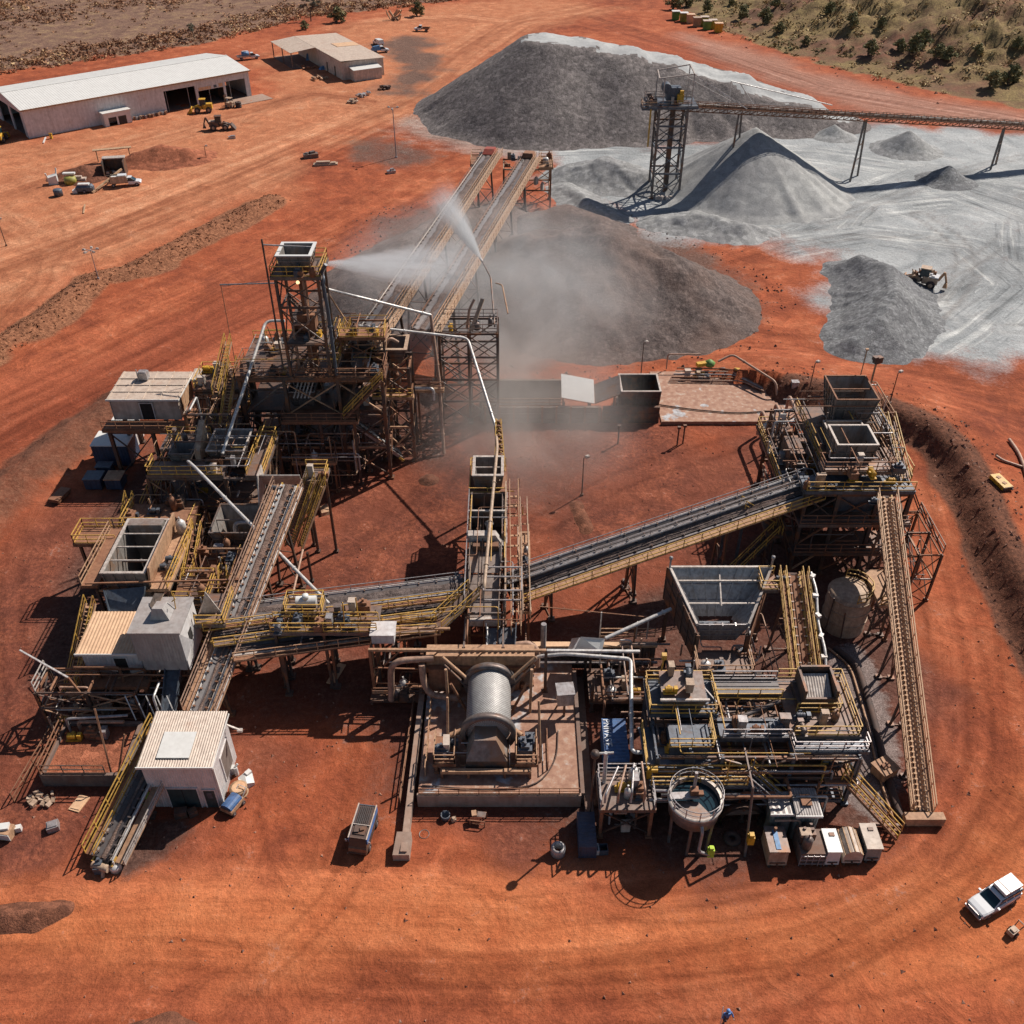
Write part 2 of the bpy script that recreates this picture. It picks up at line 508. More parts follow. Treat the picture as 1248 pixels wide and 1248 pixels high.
Z_RED = W([(0, 470), (200, 400), (420, 300), (540, 235), (620, 215), (640, 260), (560, 330), (380, 420), (240, 470), (130, 500), (0, 600), (-100, 660), (-200, 600)])
Z_RED2 = W([(760, 40), (860, 55), (960, 92), (1060, 128), (1060, 150), (960, 118), (860, 80), (770, 62)])
Z_ORE = W([(420, 330), (470, 268), (530, 252), (600, 240), (680, 255), (750, 270), (860, 305), (915, 345), (935, 375), (890, 412), (800, 435), (700, 445), (600, 447), (430, 400)])
Z_TAN = W([(0, 175), (320, 118), (330, 75), (430, 25), (640, -5), (760, 10), (640, 40), (560, 110), (520, 130), (400, 180), (330, 240), (240, 275), (110, 320), (0, 390), (-200, 480), (-300, 260)])  # dusty tan soil, paled further to stand in for distance haze
Z_PINK = W([(830, 40), (900, 55), (1000, 90), (1120, 118), (1260, 142), (1500, 180), (1500, 230), (1248, 160), (1080, 140), (960, 105), (860, 72)])
Z_ORANGE = W([(260, 1060), (420, 1035), (700, 1090), (1000, 1100), (1140, 1050), (1260, 960), (1300, 1160), (900, 1180), (500, 1190), (200, 1200), (-100, 1190), (-100, 1100)])
Z_DARKLEFT = W([(150, 560), (330, 470), (580, 470), (540, 560), (410, 600), (310, 700), (250, 850), (120, 900), (40, 830), (100, 640)])  # darker ground below the plant structures and belts
Z_DARKRIGHT = W([(650, 760), (820, 700), (960, 650), (1090, 640), (1105, 800), (1075, 1040), (900, 1060), (700, 1050), (640, 985), (720, 860)])
Z_DARKBELT = W([(270, 800), (500, 790), (510, 880), (480, 900), (300, 890)])
TRACKS = [
 [(-60, 1150), (200, 1160), (500, 1190), (800, 1170), (1050, 1120), (1180, 1010), (1200, 860), (1150, 660)], [(-60, 1172), (260, 1186), (560, 1205), (860, 1190), (1120, 1120), (1230, 980)],
 [(-60, 1128), (240, 1140), (540, 1160), (820, 1140), (1040, 1092), (1150, 980), (1168, 840), (1130, 690), (1110, 560)], [(300, 1200), (420, 1090), (450, 990), (470, 880)], [(640, 1230), (400, 1130), (330, 1020), (340, 900)],
 [(-40, 1215), (300, 1228), (700, 1232), (1100, 1190), (1280, 1130)], [(900, 1250), (1040, 1160), (1160, 1090), (1260, 1040)], [(560, 1060), (700, 1100), (860, 1110), (1010, 1080)],
 [(560, 560), (470, 650), (380, 730), (330, 770)], [(540, 590), (440, 680), (360, 740)], [(640, 570), (720, 610), (840, 600), (940, 560)], [(660, 640), (760, 580), (900, 540)],
 [(20, 640), (10, 760), (30, 900), (-20, 1060)], [(-40, 480), (120, 420), (300, 345), (470, 265), (580, 215)], [(-40, 520), (140, 450), (330, 365), (480, 290)], [(-40, 560), (100, 490), (260, 420), (420, 340)],
 [(-40, 350), (80, 300), (220, 240), (380, 172), (520, 115), (600, 55)], [(-40, 380), (90, 322), (230, 262), (390, 190), (500, 140)], [(0, 250), (60, 300), (50, 360), (-30, 410)], [(20, 215), (90, 270), (80, 330), (-10, 390)],
 [(10, 190), (140, 180), (290, 140), (400, 112), (470, 130)], [(300, 150), (360, 110), (420, 100), (450, 140)], [(480, 470), (700, 450), (900, 425), (1060, 450), (1250, 490)], [(560, 455), (760, 440), (930, 405), (1080, 440), (1250, 470)],
 [(720, 20), (860, 66), (1000, 112), (1250, 150)], [(700, 32), (840, 72), (990, 122), (1100, 140)], [(860, 300), (960, 280), (1080, 262), (1190, 270), (1245, 320), (1200, 380), (1120, 385)], [(900, 320), (1000, 290), (1130, 285), (1200, 320), (1160, 370)],
 [(1100, 350), (1170, 330), (1230, 290), (1250, 240)], [(1030, 250), (1120, 220), (1230, 230), (1260, 280)], [(1000, 270), (1090, 240), (1180, 205), (1250, 190)], [(1060, 430), (1150, 400), (1250, 400)], [(1090, 420), (1170, 360), (1180, 300), (1120, 262)],
]
def smooth(p, n=2):
 for _ in range(n):
  q = [p[0]]
  for a, b in zip(p[:-1], p[1:]):
   q += [(a[0] * .75 + b[0] * .25, a[1] * .75 + b[1] * .25), (a[0] * .25 + b[0] * .75, a[1] * .25 + b[1] * .75)]
  p = q + [p[-1]]
 return p
def ruts(x, y):
 out = np.zeros(x.shape)
 for k, t in enumerate(TRACKS):
  p = smooth(W(t))
  pa = np.array(p)
  m = (x > pa[:, 0].min() - 4) & (x < pa[:, 0].max() + 4) & (y > pa[:, 1].min() - 4) & (y < pa[:, 1].max() + 4)
  d, _, al = line_dist(x[m], y[m], p)
  g = 1.0 + 0.25 * (k % 3)
  wd = 0.22 + 0.0016 * y[m]
  r = np.exp(-((d - g) / wd) ** 2) * np.clip(.6 + 1.4 * fbm(al * .05 + k * 7, al * 0 + k, 3, k), 0, 1)
  out[m] = np.maximum(out[m], r)
 return out
def in_zone(x, y, poly, soft, nz, amp):
 return sstep(-soft, soft, poly_sd(x, y, poly) + nz * amp)
def build_ground():
 ys = [14.0]
 while ys[-1] < 900:
  ys.append(ys[-1] + max(0.24, 0.0062 * (ys[-1] - 14) + 0.16))
 ys = np.array(ys)
 nx = 540
 u = np.linspace(-1, 1, nx)
 half = 110 + 0.75 * ys
 u = 0.66 * u + 0.34 * u ** 3
 X = u[None, :] * half[:, None]
 Y = np.repeat(ys[:, None], nx, 1)
 x, y = X.ravel(), Y.ravel()
 z = height(x, y)
 me = bpy.data.meshes.new("ground")
 ny = len(ys)
 i = np.arange((ny - 1) * (nx - 1))
 r, c = i // (nx - 1), i % (nx - 1)
 a = r * nx + c
 faces = np.stack([a, a + 1, a + nx + 1, a + nx], 1)
 me.vertices.add(len(x))
 me.vertices.foreach_set("co", np.stack([x, y, z], 1).astype(np.float32).ravel())
 me.loops.add(faces.size)
 me.loops.foreach_set("vertex_index", faces.ravel().astype(np.int32))
 me.polygons.add(len(faces))
 me.polygons.foreach_set("loop_start", (np.arange(len(faces)) * 4).astype(np.int32))
 me.polygons.foreach_set("loop_total", np.full(len(faces), 4, np.int32))
 me.polygons.foreach_set("use_smooth", np.ones(len(faces), bool))
 me.update()
 n = fbm(x * 0.12, y * 0.12, 4, 21)
 sand = in_zone(x, y, Z_SAND, 7.0, n, 18)
 grey = np.maximum(in_zone(x, y, Z_GREYRD, 6.0, n, 14) * 0.7, 0)
 dark = np.maximum(in_zone(x, y, Z_DARKB, 9.0, n, 16) * .95, in_zone(x, y, Z_DARKC, 7.0, n, 14) * 0.7)
 dark = np.maximum(dark, in_zone(x, y, Z_ORE, 6.0, n, 10) * 0.85)
 maroon = in_zone(x, y, Z_MAROON, 5.0, n, 12) * (.78 + n * .9)
 gravel = in_zone(x, y, Z_GRAVEL, 1.5, n, 4)
 dark_brown = np.maximum(in_zone(x, y, Z_DARKSHED, 1.0, n, 4) * 0.9, in_zone(x, y, Z_DARKKERB, 2.0, n, 5) * 0.5)  # mask of dark brown ground patches
 dark_brown = np.maximum(dark_brown, in_zone(x, y, Z_DARKPAD, 4, n, 8) * 0.45)
 dark_brown = np.maximum(dark_brown, np.maximum(np.maximum(in_zone(x, y, Z_DARKLEFT, 3, n, 7) * .78, in_zone(x, y, Z_DARKRIGHT, 3, n, 7) * .8), in_zone(x, y, Z_DARKBELT, 2.5, n, 6) * .5))
 red = np.maximum(in_zone(x, y, Z_RED, 5.0, n, 10), in_zone(x, y, Z_RED2, 4.0, n, 8))
 orange = in_zone(x, y, Z_ORANGE, 3.5, n, 8)
 d, s, _ = line_dist(x, y, HILL_R)
 veg = np.where(s < 0, sstep(-1, 6, d + n * 10), 0)
 d, s, _ = line_dist(x, y, HILL_L)
 vegl = np.where(s < 0, sstep(-1, 5, d + n * 10), 0)
 d, s, _ = line_dist(x, y, BERM_L)
 brown = 1 - sstep(2.5, 5.0, d + n * 5)
 d, s, _ = line_dist(x, y, BERM_C)
 bank_c = 0.85 * (1 - sstep(2.5, 6.5, d + n * 6))
 d, s, _ = line_dist(x, y, BERM_R)
 bank = (1 - sstep(3.0, 5.0, d + n * 3)) * np.where(s < 0, 1 - sstep(0.3, 2.5, d), 1)
 bank = np.maximum(bank, bank_c * 0.8)
 W_, A_, L_ = np.zeros(x.shape), np.zeros(x.shape), np.zeros(x.shape)
 for k, (pts, hw) in enumerate(ROADS):
  d, s, al = line_dist(x, y, pts)
  wt = 1 - sstep(hw * 0.65, hw * 1.15, d + n * 4)
  m = wt > W_
  W_ = np.where(m, wt, W_)
  A_ = np.where(m, d * s + 60 * k, A_)
  L_ = np.where(m, al, L_)
 def attr(nm, cols):
  at = me.attributes.new(nm, 'FLOAT_COLOR', 'POINT')
  at.data.foreach_set("color", np.stack(cols, 1).astype(np.float32).ravel())
 one = np.ones(x.shape)
 attr("zone1", [sand, dark, maroon, one])
 attr("zone2", [gravel, dark_brown, red, one])
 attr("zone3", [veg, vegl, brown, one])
 attr("zone4", [bank, grey, orange, one])
 attr("zone5", [in_zone(x, y, Z_TAN, 8.0, n, 22), in_zone(x, y, Z_PINK, 6.0, n, 12), ruts(x, y), one])
 at = me.attributes.new("flow", 'FLOAT_VECTOR', 'POINT')
 at.data.foreach_set("vector", np.stack([A_, L_, W_], 1).astype(np.float32).ravel())
 o = bpy.data.objects.new("ground", me)
 C.objects.link(o)
 o["kind"] = "structure"
 me.materials.append(ground_mat())
 return o
def ground_mat():
 m, t, b = nt("red_earth")
 geo = t.nodes.new("ShaderNodeNewGeometry")
 pos = geo.outputs["Position"]
 def at(nm):
  a = t.nodes.new("ShaderNodeAttribute")
  a.attribute_name = nm
  s = t.nodes.new("ShaderNodeSeparateColor")
  t.links.new(a.outputs["Color"], s.inputs[0])
  return s.outputs
 z1, z2, z3, z4, z5 = at("zone1"), at("zone2"), at("zone3"), at("zone4"), at("zone5")
 fl = t.nodes.new("ShaderNodeAttribute")
 fl.attribute_name = "flow"
 fs = t.nodes.new("ShaderNodeSeparateXYZ")
 t.links.new(fl.outputs["Vector"], fs.inputs[0])
 cmb = t.nodes.new("ShaderNodeCombineXYZ")
 t.links.new(mth(t, 'MULTIPLY', fs.outputs[0], 1.0), cmb.inputs[0])
 t.links.new(mth(t, 'MULTIPLY', fs.outputs[1], 0.045), cmb.inputs[1])
 big = noise_node(t, 0.035, 5, 0.6, pos).outputs[0]
 mid = noise_node(t, 0.25, 5, 0.65, pos).outputs[0]
 fine = noise_node(t, 2.2, 6, 0.72, pos).outputs[0]
 grit = noise_node(t, 9.0, 3, 0.6, pos).outputs[0]
 track = noise_node(t, 0.75, 5, 0.68, cmb.outputs[0]).outputs[0]
 track2 = noise_node(t, 0.16, 3, 0.6, cmb.outputs[0]).outputs[0]
 def sharp(mask, lo=0.35, hi=0.65, amt=0.9):
  q = mth(t, 'ADD', mask, mth(t, 'MULTIPLY', mth(t, 'SUBTRACT', fine, 0.5), amt))
  q = mth(t, 'ADD', q, mth(t, 'MULTIPLY', mth(t, 'SUBTRACT', mid, 0.5), amt))
  return ramp(t, q, [(lo, (0,) * 3), (hi, (1,) * 3)]).outputs[0]
 base = ramp(t, mth(t, 'ADD', mth(t, 'MULTIPLY', big, 0.5), mth(t, 'MULTIPLY', mid, 0.5)),
    [(0.36, (0.20, 0.050, 0.025)), (0.5, (0.34, 0.088, 0.038)), (0.64, (0.465, 0.145, 0.066))]).outputs[0]
 col = base
 red = ramp(t, track2, [(0.3, (0.235, 0.058, 0.029)), (0.7, (0.40, 0.105, 0.047))]).outputs[0]
 col = mixc(t, mth(t, 'MULTIPLY', z2[2], 0.85), col, red)
 org = ramp(t, mid, [(0.3, (0.46, 0.124, 0.045)), (0.7, (0.58, 0.192, 0.075))]).outputs[0]
 col = mixc(t, mth(t, 'MULTIPLY', z4[2], 0.8), col, org)
 tan = ramp(t, mth(t, 'ADD', mth(t, 'MULTIPLY', track2, 0.5), mth(t, 'MULTIPLY', mid, 0.5)), [(0.32, (0.34, 0.112, 0.054)), (0.5, (0.47, 0.185, 0.092)), (0.66, (0.57, 0.27, 0.145))]).outputs[0]
 col = mixc(t, mth(t, 'MULTIPLY', z5[0], 0.85), col, tan)
 pink = ramp(t, track, [(0.32, (0.27, 0.125, 0.09)), (0.66, (0.43, 0.24, 0.175))]).outputs[0]
 col = mixc(t, mth(t, 'MULTIPLY', z5[1], 0.8), col, pink)
 tr = ramp(t, track, [(0.28, (0.70, 0.66, 0.64)), (0.48, (0.97, 0.97, 0.97)), (0.64, (1.14, 1.20, 1.24))]).outputs[0]
 tr = mixc(t, 1.0, tr, ramp(t, track2, [(0.3, (0.74, 0.70, 0.68)), (0.7, (1.20, 1.28, 1.34))]).outputs[0], 'MULTIPLY')
 roadc = mixc(t, 1.0, col, tr, 'MULTIPLY')
 col = mixc(t, mth(t, 'MULTIPLY', fs.outputs[2], 0.9), col, roadc)
 mar = ramp(t, mth(t, 'ADD', mth(t, 'MULTIPLY', mid, 0.6), mth(t, 'MULTIPLY', fine, 0.4)),
    [(0.34, (0.085, 0.030, 0.022)), (0.5, (0.18, 0.056, 0.034)), (0.66, (0.32, 0.098, 0.05))]).outputs[0]
 col = mixc(t, sharp(z1[2], 0.2, 0.8, 1.0), col, mar)
 dark_brown = ramp(t, fine, [(0.35, (0.060, 0.033, 0.027)), (0.65, (0.15, 0.075, 0.056))]).outputs[0]
 col = mixc(t, sharp(z2[1], 0.25, 0.9, 0.9), col, dark_brown)
 gcol = ramp(t, grit, [(0.35, (0.15, 0.115, 0.105)), (0.62, (0.30, 0.25, 0.235))]).outputs[0]
 col = mixc(t, mth(t, 'MULTIPLY', sharp(z2[0]), 0.75), col, gcol)
 dk = ramp(t, fine, [(0.35, (0.060, 0.042, 0.036)), (0.65, (0.145, 0.104, 0.088))]).outputs[0]
 col = mixc(t, mth(t, 'MULTIPLY', sharp(z1[1], 0.25, 0.75), 0.85), col, dk)
 gr = ramp(t, track, [(0.3, (0.23, 0.19, 0.165)), (0.65, (0.42, 0.36, 0.32))]).outputs[0]
 col = mixc(t, mth(t, 'MULTIPLY', sharp(z4[1], 0.2, 0.8), 0.8), col, gr)
 swl = t.nodes.new("ShaderNodeTexNoise")
 swl.inputs["Scale"].default_value = 0.075
 swl.inputs["Detail"].default_value = 6
 swl.inputs["Distortion"].default_value = 2.2
 t.links.new(pos, swl.inputs["Vector"])
 sw = mth(t, 'ADD', mth(t, 'MULTIPLY', swl.outputs[0], 0.55), mth(t, 'MULTIPLY', mth(t, 'MULTIPLY_ADD', fs.outputs[2], mth(t, 'SUBTRACT', track, 0.5), 0.5), 0.45))
 sand = ramp(t, sw, [(0.34, (0.22, 0.23, 0.235)), (0.46, (0.32, 0.33, 0.335)), (0.56, (0.385, 0.39, 0.39)), (0.68, (0.50, 0.50, 0.49))]).outputs[0]
 sand = mixc(t, mth(t, 'MULTIPLY', fs.outputs[2], 0.9), sand, mixc(t, 1.0, sand, ramp(t, track, [(0.34, (0.62, 0.62, 0.62)), (0.47, (0.98,) * 3), (0.53, (0.84,) * 3), (0.62, (1.22, 1.21, 1.18))]).outputs[0], 'MULTIPLY'))
 sand = mixc(t, 1.0, sand, ramp(t, big, [(0.34, (0.74, 0.75, 0.76)), (0.62, (1.12,) * 3)]).outputs[0], 'MULTIPLY')
 col = mixc(t, sharp(z1[0], 0.15, 0.9, 0.9), col, sand)
 bk = ramp(t, fine, [(0.3, (0.085, 0.038, 0.026)), (0.7, (0.215, 0.088, 0.052))]).outputs[0]
 col = mixc(t, sharp(z4[0], 0.3, 0.7, 0.5), col, bk)
 br = ramp(t, mth(t, 'ADD', mth(t, 'MULTIPLY', fine, 0.6), mth(t, 'MULTIPLY', grit, 0.4)),
    [(0.36, (0.115, 0.046, 0.026)), (0.5, (0.24, 0.098, 0.052)), (0.64, (0.38, 0.175, 0.095))]).outputs[0]
 col = mixc(t, sharp(z3[2], 0.3, 0.7, 0.6), col, br)
 vg = ramp(t, mth(t, 'ADD', mth(t, 'MULTIPLY', mid, 0.5), mth(t, 'MULTIPLY', fine, 0.5)),
    [(0.34, (0.095, 0.058, 0.036)), (0.46, (0.19, 0.125, 0.062)), (0.56, (0.26, 0.185, 0.080)), (0.68, (0.33, 0.235, 0.105))]).outputs[0]
 vg2 = ramp(t, mid, [(0.35, (0.22, 0.10, 0.062)), (0.6, (0.15, 0.085, 0.055))]).outputs[0]
 vg = mixc(t, ramp(t, big, [(0.46, (0,) * 3), (0.6, (1,) * 3)]).outputs[0], vg, vg2)
 col = mixc(t, sharp(z3[0], 0.3, 0.7, 0.6), col, vg)
 vl = ramp(t, mth(t, 'ADD', mth(t, 'MULTIPLY', mid, 0.55), mth(t, 'MULTIPLY', fine, 0.45)),
    [(0.34, (0.115, 0.062, 0.047)), (0.5, (0.20, 0.115, 0.082)), (0.66, (0.33, 0.215, 0.115))]).outputs[0]
 col = mixc(t, sharp(z3[1], 0.3, 0.7, 0.6), col, vl)
 col = mixc(t, mth(t, 'MULTIPLY', z5[2], 0.75), col, mixc(t, 1.0, col, (0.60, 0.55, 0.53), 'MULTIPLY'))
 col = mixc(t, 1.0, col, ramp(t, fine, [(0.28, (0.76,) * 3), (0.5, (1,) * 3), (0.72, (1.2,) * 3)]).outputs[0], 'MULTIPLY')
 col = mixc(t, 1.0, col, ramp(t, grit, [(0.3, (0.80,) * 3), (0.7, (1.18,) * 3)]).outputs[0], 'MULTIPLY')
 wv = t.nodes.new("ShaderNodeTexNoise")
 wv.inputs["Scale"].default_value = 0.22
 wv.inputs["Detail"].default_value = 5
 wv.inputs["Roughness"].default_value = 0.62
 wv.inputs["Distortion"].default_value = 2.6
 t.links.new(pos, wv.inputs["Vector"])
 scuff = ramp(t, wv.outputs[0], [(0.36, (0.74,) * 3), (0.46, (1,) * 3), (0.485, (0.72,) * 3), (0.51, (1.04,) * 3), (0.545, (0.80,) * 3), (0.57, (1.05,) * 3), (0.68, (1.2,) * 3)]).outputs[0]
 col = mixc(t, mth(t, 'MULTIPLY_ADD', mth(t, 'MAXIMUM', z1[0], z4[2]), -0.4, 0.8), col, mixc(t, 1.0, col, scuff, 'MULTIPLY'))
 vor = t.nodes.new("ShaderNodeTexVoronoi")
 vor.inputs["Scale"].default_value = 1.7
 t.links.new(pos, vor.inputs["Vector"])
 st = ramp(t, vor.outputs["Distance"], [(0.05, (1,) * 3), (0.10, (0,) * 3)]).outputs[0]
 st = mth(t, 'MULTIPLY', st, mth(t, 'GREATER_THAN', mid, 0.52))
 col = mixc(t, mth(t, 'MULTIPLY', st, 0.6), col, (0.10, 0.05, 0.04))
 t.links.new(col, b.inputs["Base Color"])
 b.inputs["Roughness"].default_value = 0.95
 b.inputs["Specular IOR Level"].default_value = 0.15
 hsum = mth(t, 'ADD', mth(t, 'MULTIPLY', fine, 0.7), mth(t, 'MULTIPLY', mth(t, 'MULTIPLY', track, fs.outputs[2]), 0.5))
 hsum = mth(t, 'ADD', hsum, mth(t, 'MULTIPLY', mid, 1.4))
 hsum = mth(t, 'ADD', hsum, mth(t, 'MULTIPLY', grit, 0.16))
 hsum = mth(t, 'ADD', hsum, mth(t, 'MULTIPLY', wv.outputs[0], 1.2))
 hsum = mth(t, 'SUBTRACT', hsum, mth(t, 'MULTIPLY', z5[2], 0.35))
 bn = t.nodes.new("ShaderNodeBump")
 bn.inputs["Strength"].default_value = 0.55
 bn.inputs["Distance"].default_value = 0.32
 t.links.new(hsum, bn.inputs["Height"])
 t.links.new(bn.outputs[0], b.inputs["Normal"])
 MATS["red_earth"] = m
 return m
build_ground()
# stockpiles
def pile_mat(name, lo, hi, scale=1.6, streak=0.5, bump=0.9, dist=0.3, tint=None, rocky=0.26):
 m, t, b = nt(name)
 geo = t.nodes.new("ShaderNodeNewGeometry")
 pos = geo.outputs["Position"]
 f = noise_node(t, scale, 6, 0.78, pos).outputs[0]
 g = noise_node(t, scale * 5, 3, 0.6, pos).outputs[0]
 k = noise_node(t, 0.08, 4, 0.6, pos).outputs[0]
 q = mth(t, 'ADD', mth(t, 'MULTIPLY', f, 0.6), mth(t, 'MULTIPLY', g, 0.4))
 col = ramp(t, q, [(0.36, lo), (0.50, tuple((a + c) / 2 for a, c in zip(lo, hi))), (0.64, hi)]).outputs[0]
 col = mixc(t, 1.0, col, ramp(t, k, [(0.3, (0.84, 0.83, 0.84)), (0.7, (1.14, 1.14, 1.12))]).outputs[0], 'MULTIPLY')
 vr = t.nodes.new("ShaderNodeTexVoronoi")
 vr.inputs["Scale"].default_value = scale * 1.15
 t.links.new(pos, vr.inputs["Vector"])
 sv = t.nodes.new("ShaderNodeSeparateColor")
 t.links.new(vr.outputs["Color"], sv.inputs[0])
 lump = ramp(t, sv.outputs[0], [(0.0, (1 - rocky,) * 3), (0.7, (1,) * 3), (1.0, (1 + 1.3 * rocky,) * 3)]).outputs[0]
 col = mixc(t, 1.0, col, lump, 'MULTIPLY')
 q = mth(t, 'ADD', q, mth(t, 'MULTIPLY', vr.outputs["Distance"], -0.5 * rocky))
 if tint:
  col = mixc(t, mth(t, 'MULTIPLY', ramp(t, k, [(0.42, (0,) * 3), (0.62, (1,) * 3)]).outputs[0], 0.55), col, tint)
 t.links.new(col, b.inputs["Base Color"])
 b.inputs["Roughness"].default_value = 0.95
 b.inputs["Specular IOR Level"].default_value = 0.15
 bn = t.nodes.new("ShaderNodeBump")
 bn.inputs["Strength"].default_value = bump
 bn.inputs["Distance"].default_value = dist
 t.links.new(q, bn.inputs["Height"])
 t.links.new(bn.outputs[0], b.inputs["Normal"])
 MATS[name] = m
pile_mat("ore_dark", (0.055, 0.043, 0.041), (0.225, 0.175, 0.158), 1.7, tint=(0.16, 0.10, 0.08))
pile_mat("ore_brown", (0.10, 0.072, 0.062), (0.29, 0.22, 0.19), 1.3, tint=(0.22, 0.12, 0.085))
pile_mat("rock_grey", (0.075, 0.066, 0.066), (0.27, 0.235, 0.225), 1.1)
pile_mat("sand_grey", (0.25, 0.25, 0.25), (0.39, 0.385, 0.375), 0.7, bump=0.4, dist=0.2, rocky=0.1)
pile_mat("gravel_slate", (0.115, 0.118, 0.124), (0.30, 0.30, 0.305), 1.8)
pile_mat("sand_slump", (0.18, 0.183, 0.187), (0.36, 0.355, 0.35), 1.0, bump=0.6, dist=0.25, rocky=0.2)
pile_mat("soil_red", (0.20, 0.062, 0.034), (0.40, 0.145, 0.08), 1.2)
pile_mat("soil_brown", (0.10, 0.042, 0.028), (0.25, 0.10, 0.058), 1.4)
pile_mat("crest_pale", (0.29, 0.295, 0.30), (0.42, 0.42, 0.415), 0.35, bump=0.4, dist=0.15, rocky=0.06)
def pile(name, mat, label, ridge, slope=0.72, rough=0.5, res=0.6, gully=0.0, flat=0.0, cat="stockpile", group=None, seed=1, foot=1.0, mat2=None):
 rx = [p[0] for p in ridge]; ry = [p[1] for p in ridge]
 hm = max(p[2] for p in ridge)
 ext = hm / slope * 1.25 + flat + 3
 x0, x1, y0, y1 = min(rx) - ext, max(rx) + ext, min(ry) - ext, max(ry) + ext
 nx, ny = int((x1 - x0) / res) + 2, int((y1 - y0) / res) + 2
 X, Y = np.meshgrid(np.linspace(x0, x1, nx), np.linspace(y0, y1, ny))
 Z = np.full(X.shape, -99.0)
 pts = ridge if len(ridge) > 1 else [ridge[0], (ridge[0][0] + 0.01, ridge[0][1], ridge[0][2])]
 n = fbm(X * 0.11, Y * 0.11, 4, seed)
 TOP = np.zeros(X.shape, bool)
 for a, b in zip(pts[:-1], pts[1:]):
  dx, dy = b[0] - a[0], b[1] - a[1]
  L2 = dx * dx + dy * dy
  s = np.clip(((X - a[0]) * dx + (Y - a[1]) * dy) / L2, 0, 1)
  d = np.hypot(X - a[0] - s * dx, Y - a[1] - s * dy)
  zz = a[2] + s * (b[2] - a[2]) - slope * np.maximum(0, d - flat + n * rough * 2)
  TOP = TOP | (d + 5 * n + 5 * fbm(X * .7, Y * .7, 3, 8) < flat - 1.0)
  Z = np.maximum(Z, zz)
 if gully:
  cx, cy = sum(rx) / len(rx), sum(ry) / len(ry)
  an = np.arctan2(Y - cy, X - cx)
  Z = Z + gully * (vnoise(an * 9 + 40, np.hypot(X - cx, Y - cy) * 0.05, seed + 3) - 0.5) * np.clip((hm - Z) / hm, 0, 1)
 Z = Z + rough * 0.5 * fbm(X * 0.5, Y * 0.5, 3, seed + 7) * 1.6
 Z = np.where(Z < foot, foot - (foot - Z) * np.clip(0.55, 0, 1), Z)   # the toe spreads
 H = height(X.ravel(), Y.ravel()).reshape(X.shape)
 Zw = Z - 0.25
 keep = Zw > H - 0.9
 idx = -np.ones(X.shape, int)
 q = keep[:-1, :-1] & keep[1:, :-1] & keep[:-1, 1:] & keep[1:, 1:]
 use = np.zeros(X.shape, bool)
 use[:-1, :-1] |= q; use[1:, :-1] |= q; use[:-1, 1:] |= q; use[1:, 1:] |= q
 idx[use] = np.arange(use.sum())
 co = np.stack([X[use], Y[use], np.maximum(Zw, H - 0.6)[use]], 1)
 r, c = np.nonzero(q)
 fc = np.stack([idx[r, c], idx[r, c + 1], idx[r + 1, c + 1], idx[r + 1, c]], 1)
 ctr = Vector((sum(rx) / len(rx), sum(ry) / len(ry), 0))
 me = bpy.data.meshes.new(name)
 me.from_pydata((co - np.array(ctr)).tolist(), [], fc.tolist())
 me.polygons.foreach_set("use_smooth", np.ones(len(fc), bool))
 me.materials.append(MATS[mat])
 if mat2:
  me.materials.append(MATS[mat2])
  me.polygons.foreach_set("material_index", TOP[r, c].astype(np.int32))
 me.update()
 o = bpy.data.objects.new(name, me)
 o.location = ctr
 C.objects.link(o)
 return tag(o, label, cat, group)
def RP(px, py, z):
 p = P(px, py, z)
 return (p.x, p.y, z)
pile("ore_stockpile", "rock_grey", "huge dark grey ore stockpile with a pale haul ramp along its crest",
  [RP(668, 45, 17), RP(700, 50, 16), RP(750, 60, 14.5), RP(800, 71, 12.5), RP(880, 91, 9.5), RP(958, 118, 5.5), RP(1012, 142, 1.5)], 0.66, 0.6, 0.9, 1.6, 6.5, seed=3, mat2="crest_pale")
pile("sand_cone", "sand_grey", "tall pale grey cone of sand under the elevated conveyor",
  [RP(922, 153, 12.2)], 0.60, 0.3, 0.5, 0.8, seed=11)
pile("ore_mound", "ore_dark", "wide brown black mound of crushed ore right of the twin conveyors",
  [RP(604, 316, 6.5), RP(655, 284, 10.0), RP(735, 278, 11.5), RP(805, 308, 8.5), RP(850, 344, 4.4)], 0.58, 1.3, 0.5, 0.5, 2.0, seed=23)
pile("ore_mound", "ore_dark", "dark ore mound beside the upper end of the twin conveyors, shaded by the sand conveyor",
  [RP(640, 262, 3.5), RP(690, 250, 4.5), RP(725, 262, 3.5)], 0.55, 0.6, 0.5, 0.3, 1.0, seed=27)
pile("ore_mound", "ore_dark", "dark ore mound left of the twin conveyors in the path of the spray",
  [RP(442, 335, 6.0), RP(490, 290, 8.0), RP(550, 258, 7.0), RP(612, 246, 5.0)], 0.62, 0.8, 0.5, 0.4, 1.0, seed=31)
pile("gravel_heap", "gravel_slate", "tall slate grey gravel heap with a dark cut left face beside the tan loader", [RP(1052, 312, 3.2), RP(1086, 322, 4.6), RP(1090, 352, 5.0), RP(1072, 384, 4.2), RP(1046, 410, 2.4)], 0.66, 0.7, 0.35, 0.6, 0.7, seed=37)
pile("sand_cone", "sand_slump", "small brown tipped sand cone under the conveyor far right of the sand hill", [RP(1110, 157, 4.6)], 0.62, 0.3, 0.5, 0.4, seed=43)
pile("sand_cone", "gravel_slate", "small dark gravel cone at the foot of the last conveyor leg", [RP(1158, 200, 3.4)], 0.62, 0.3, 0.45, 0.3, seed=47)
pile("sand_cone", "sand_slump", "little sand cone behind the first conveyor leg", [RP(1018, 150, 3.0)], 0.6, 0.3, 0.5, 0.3, seed=48)
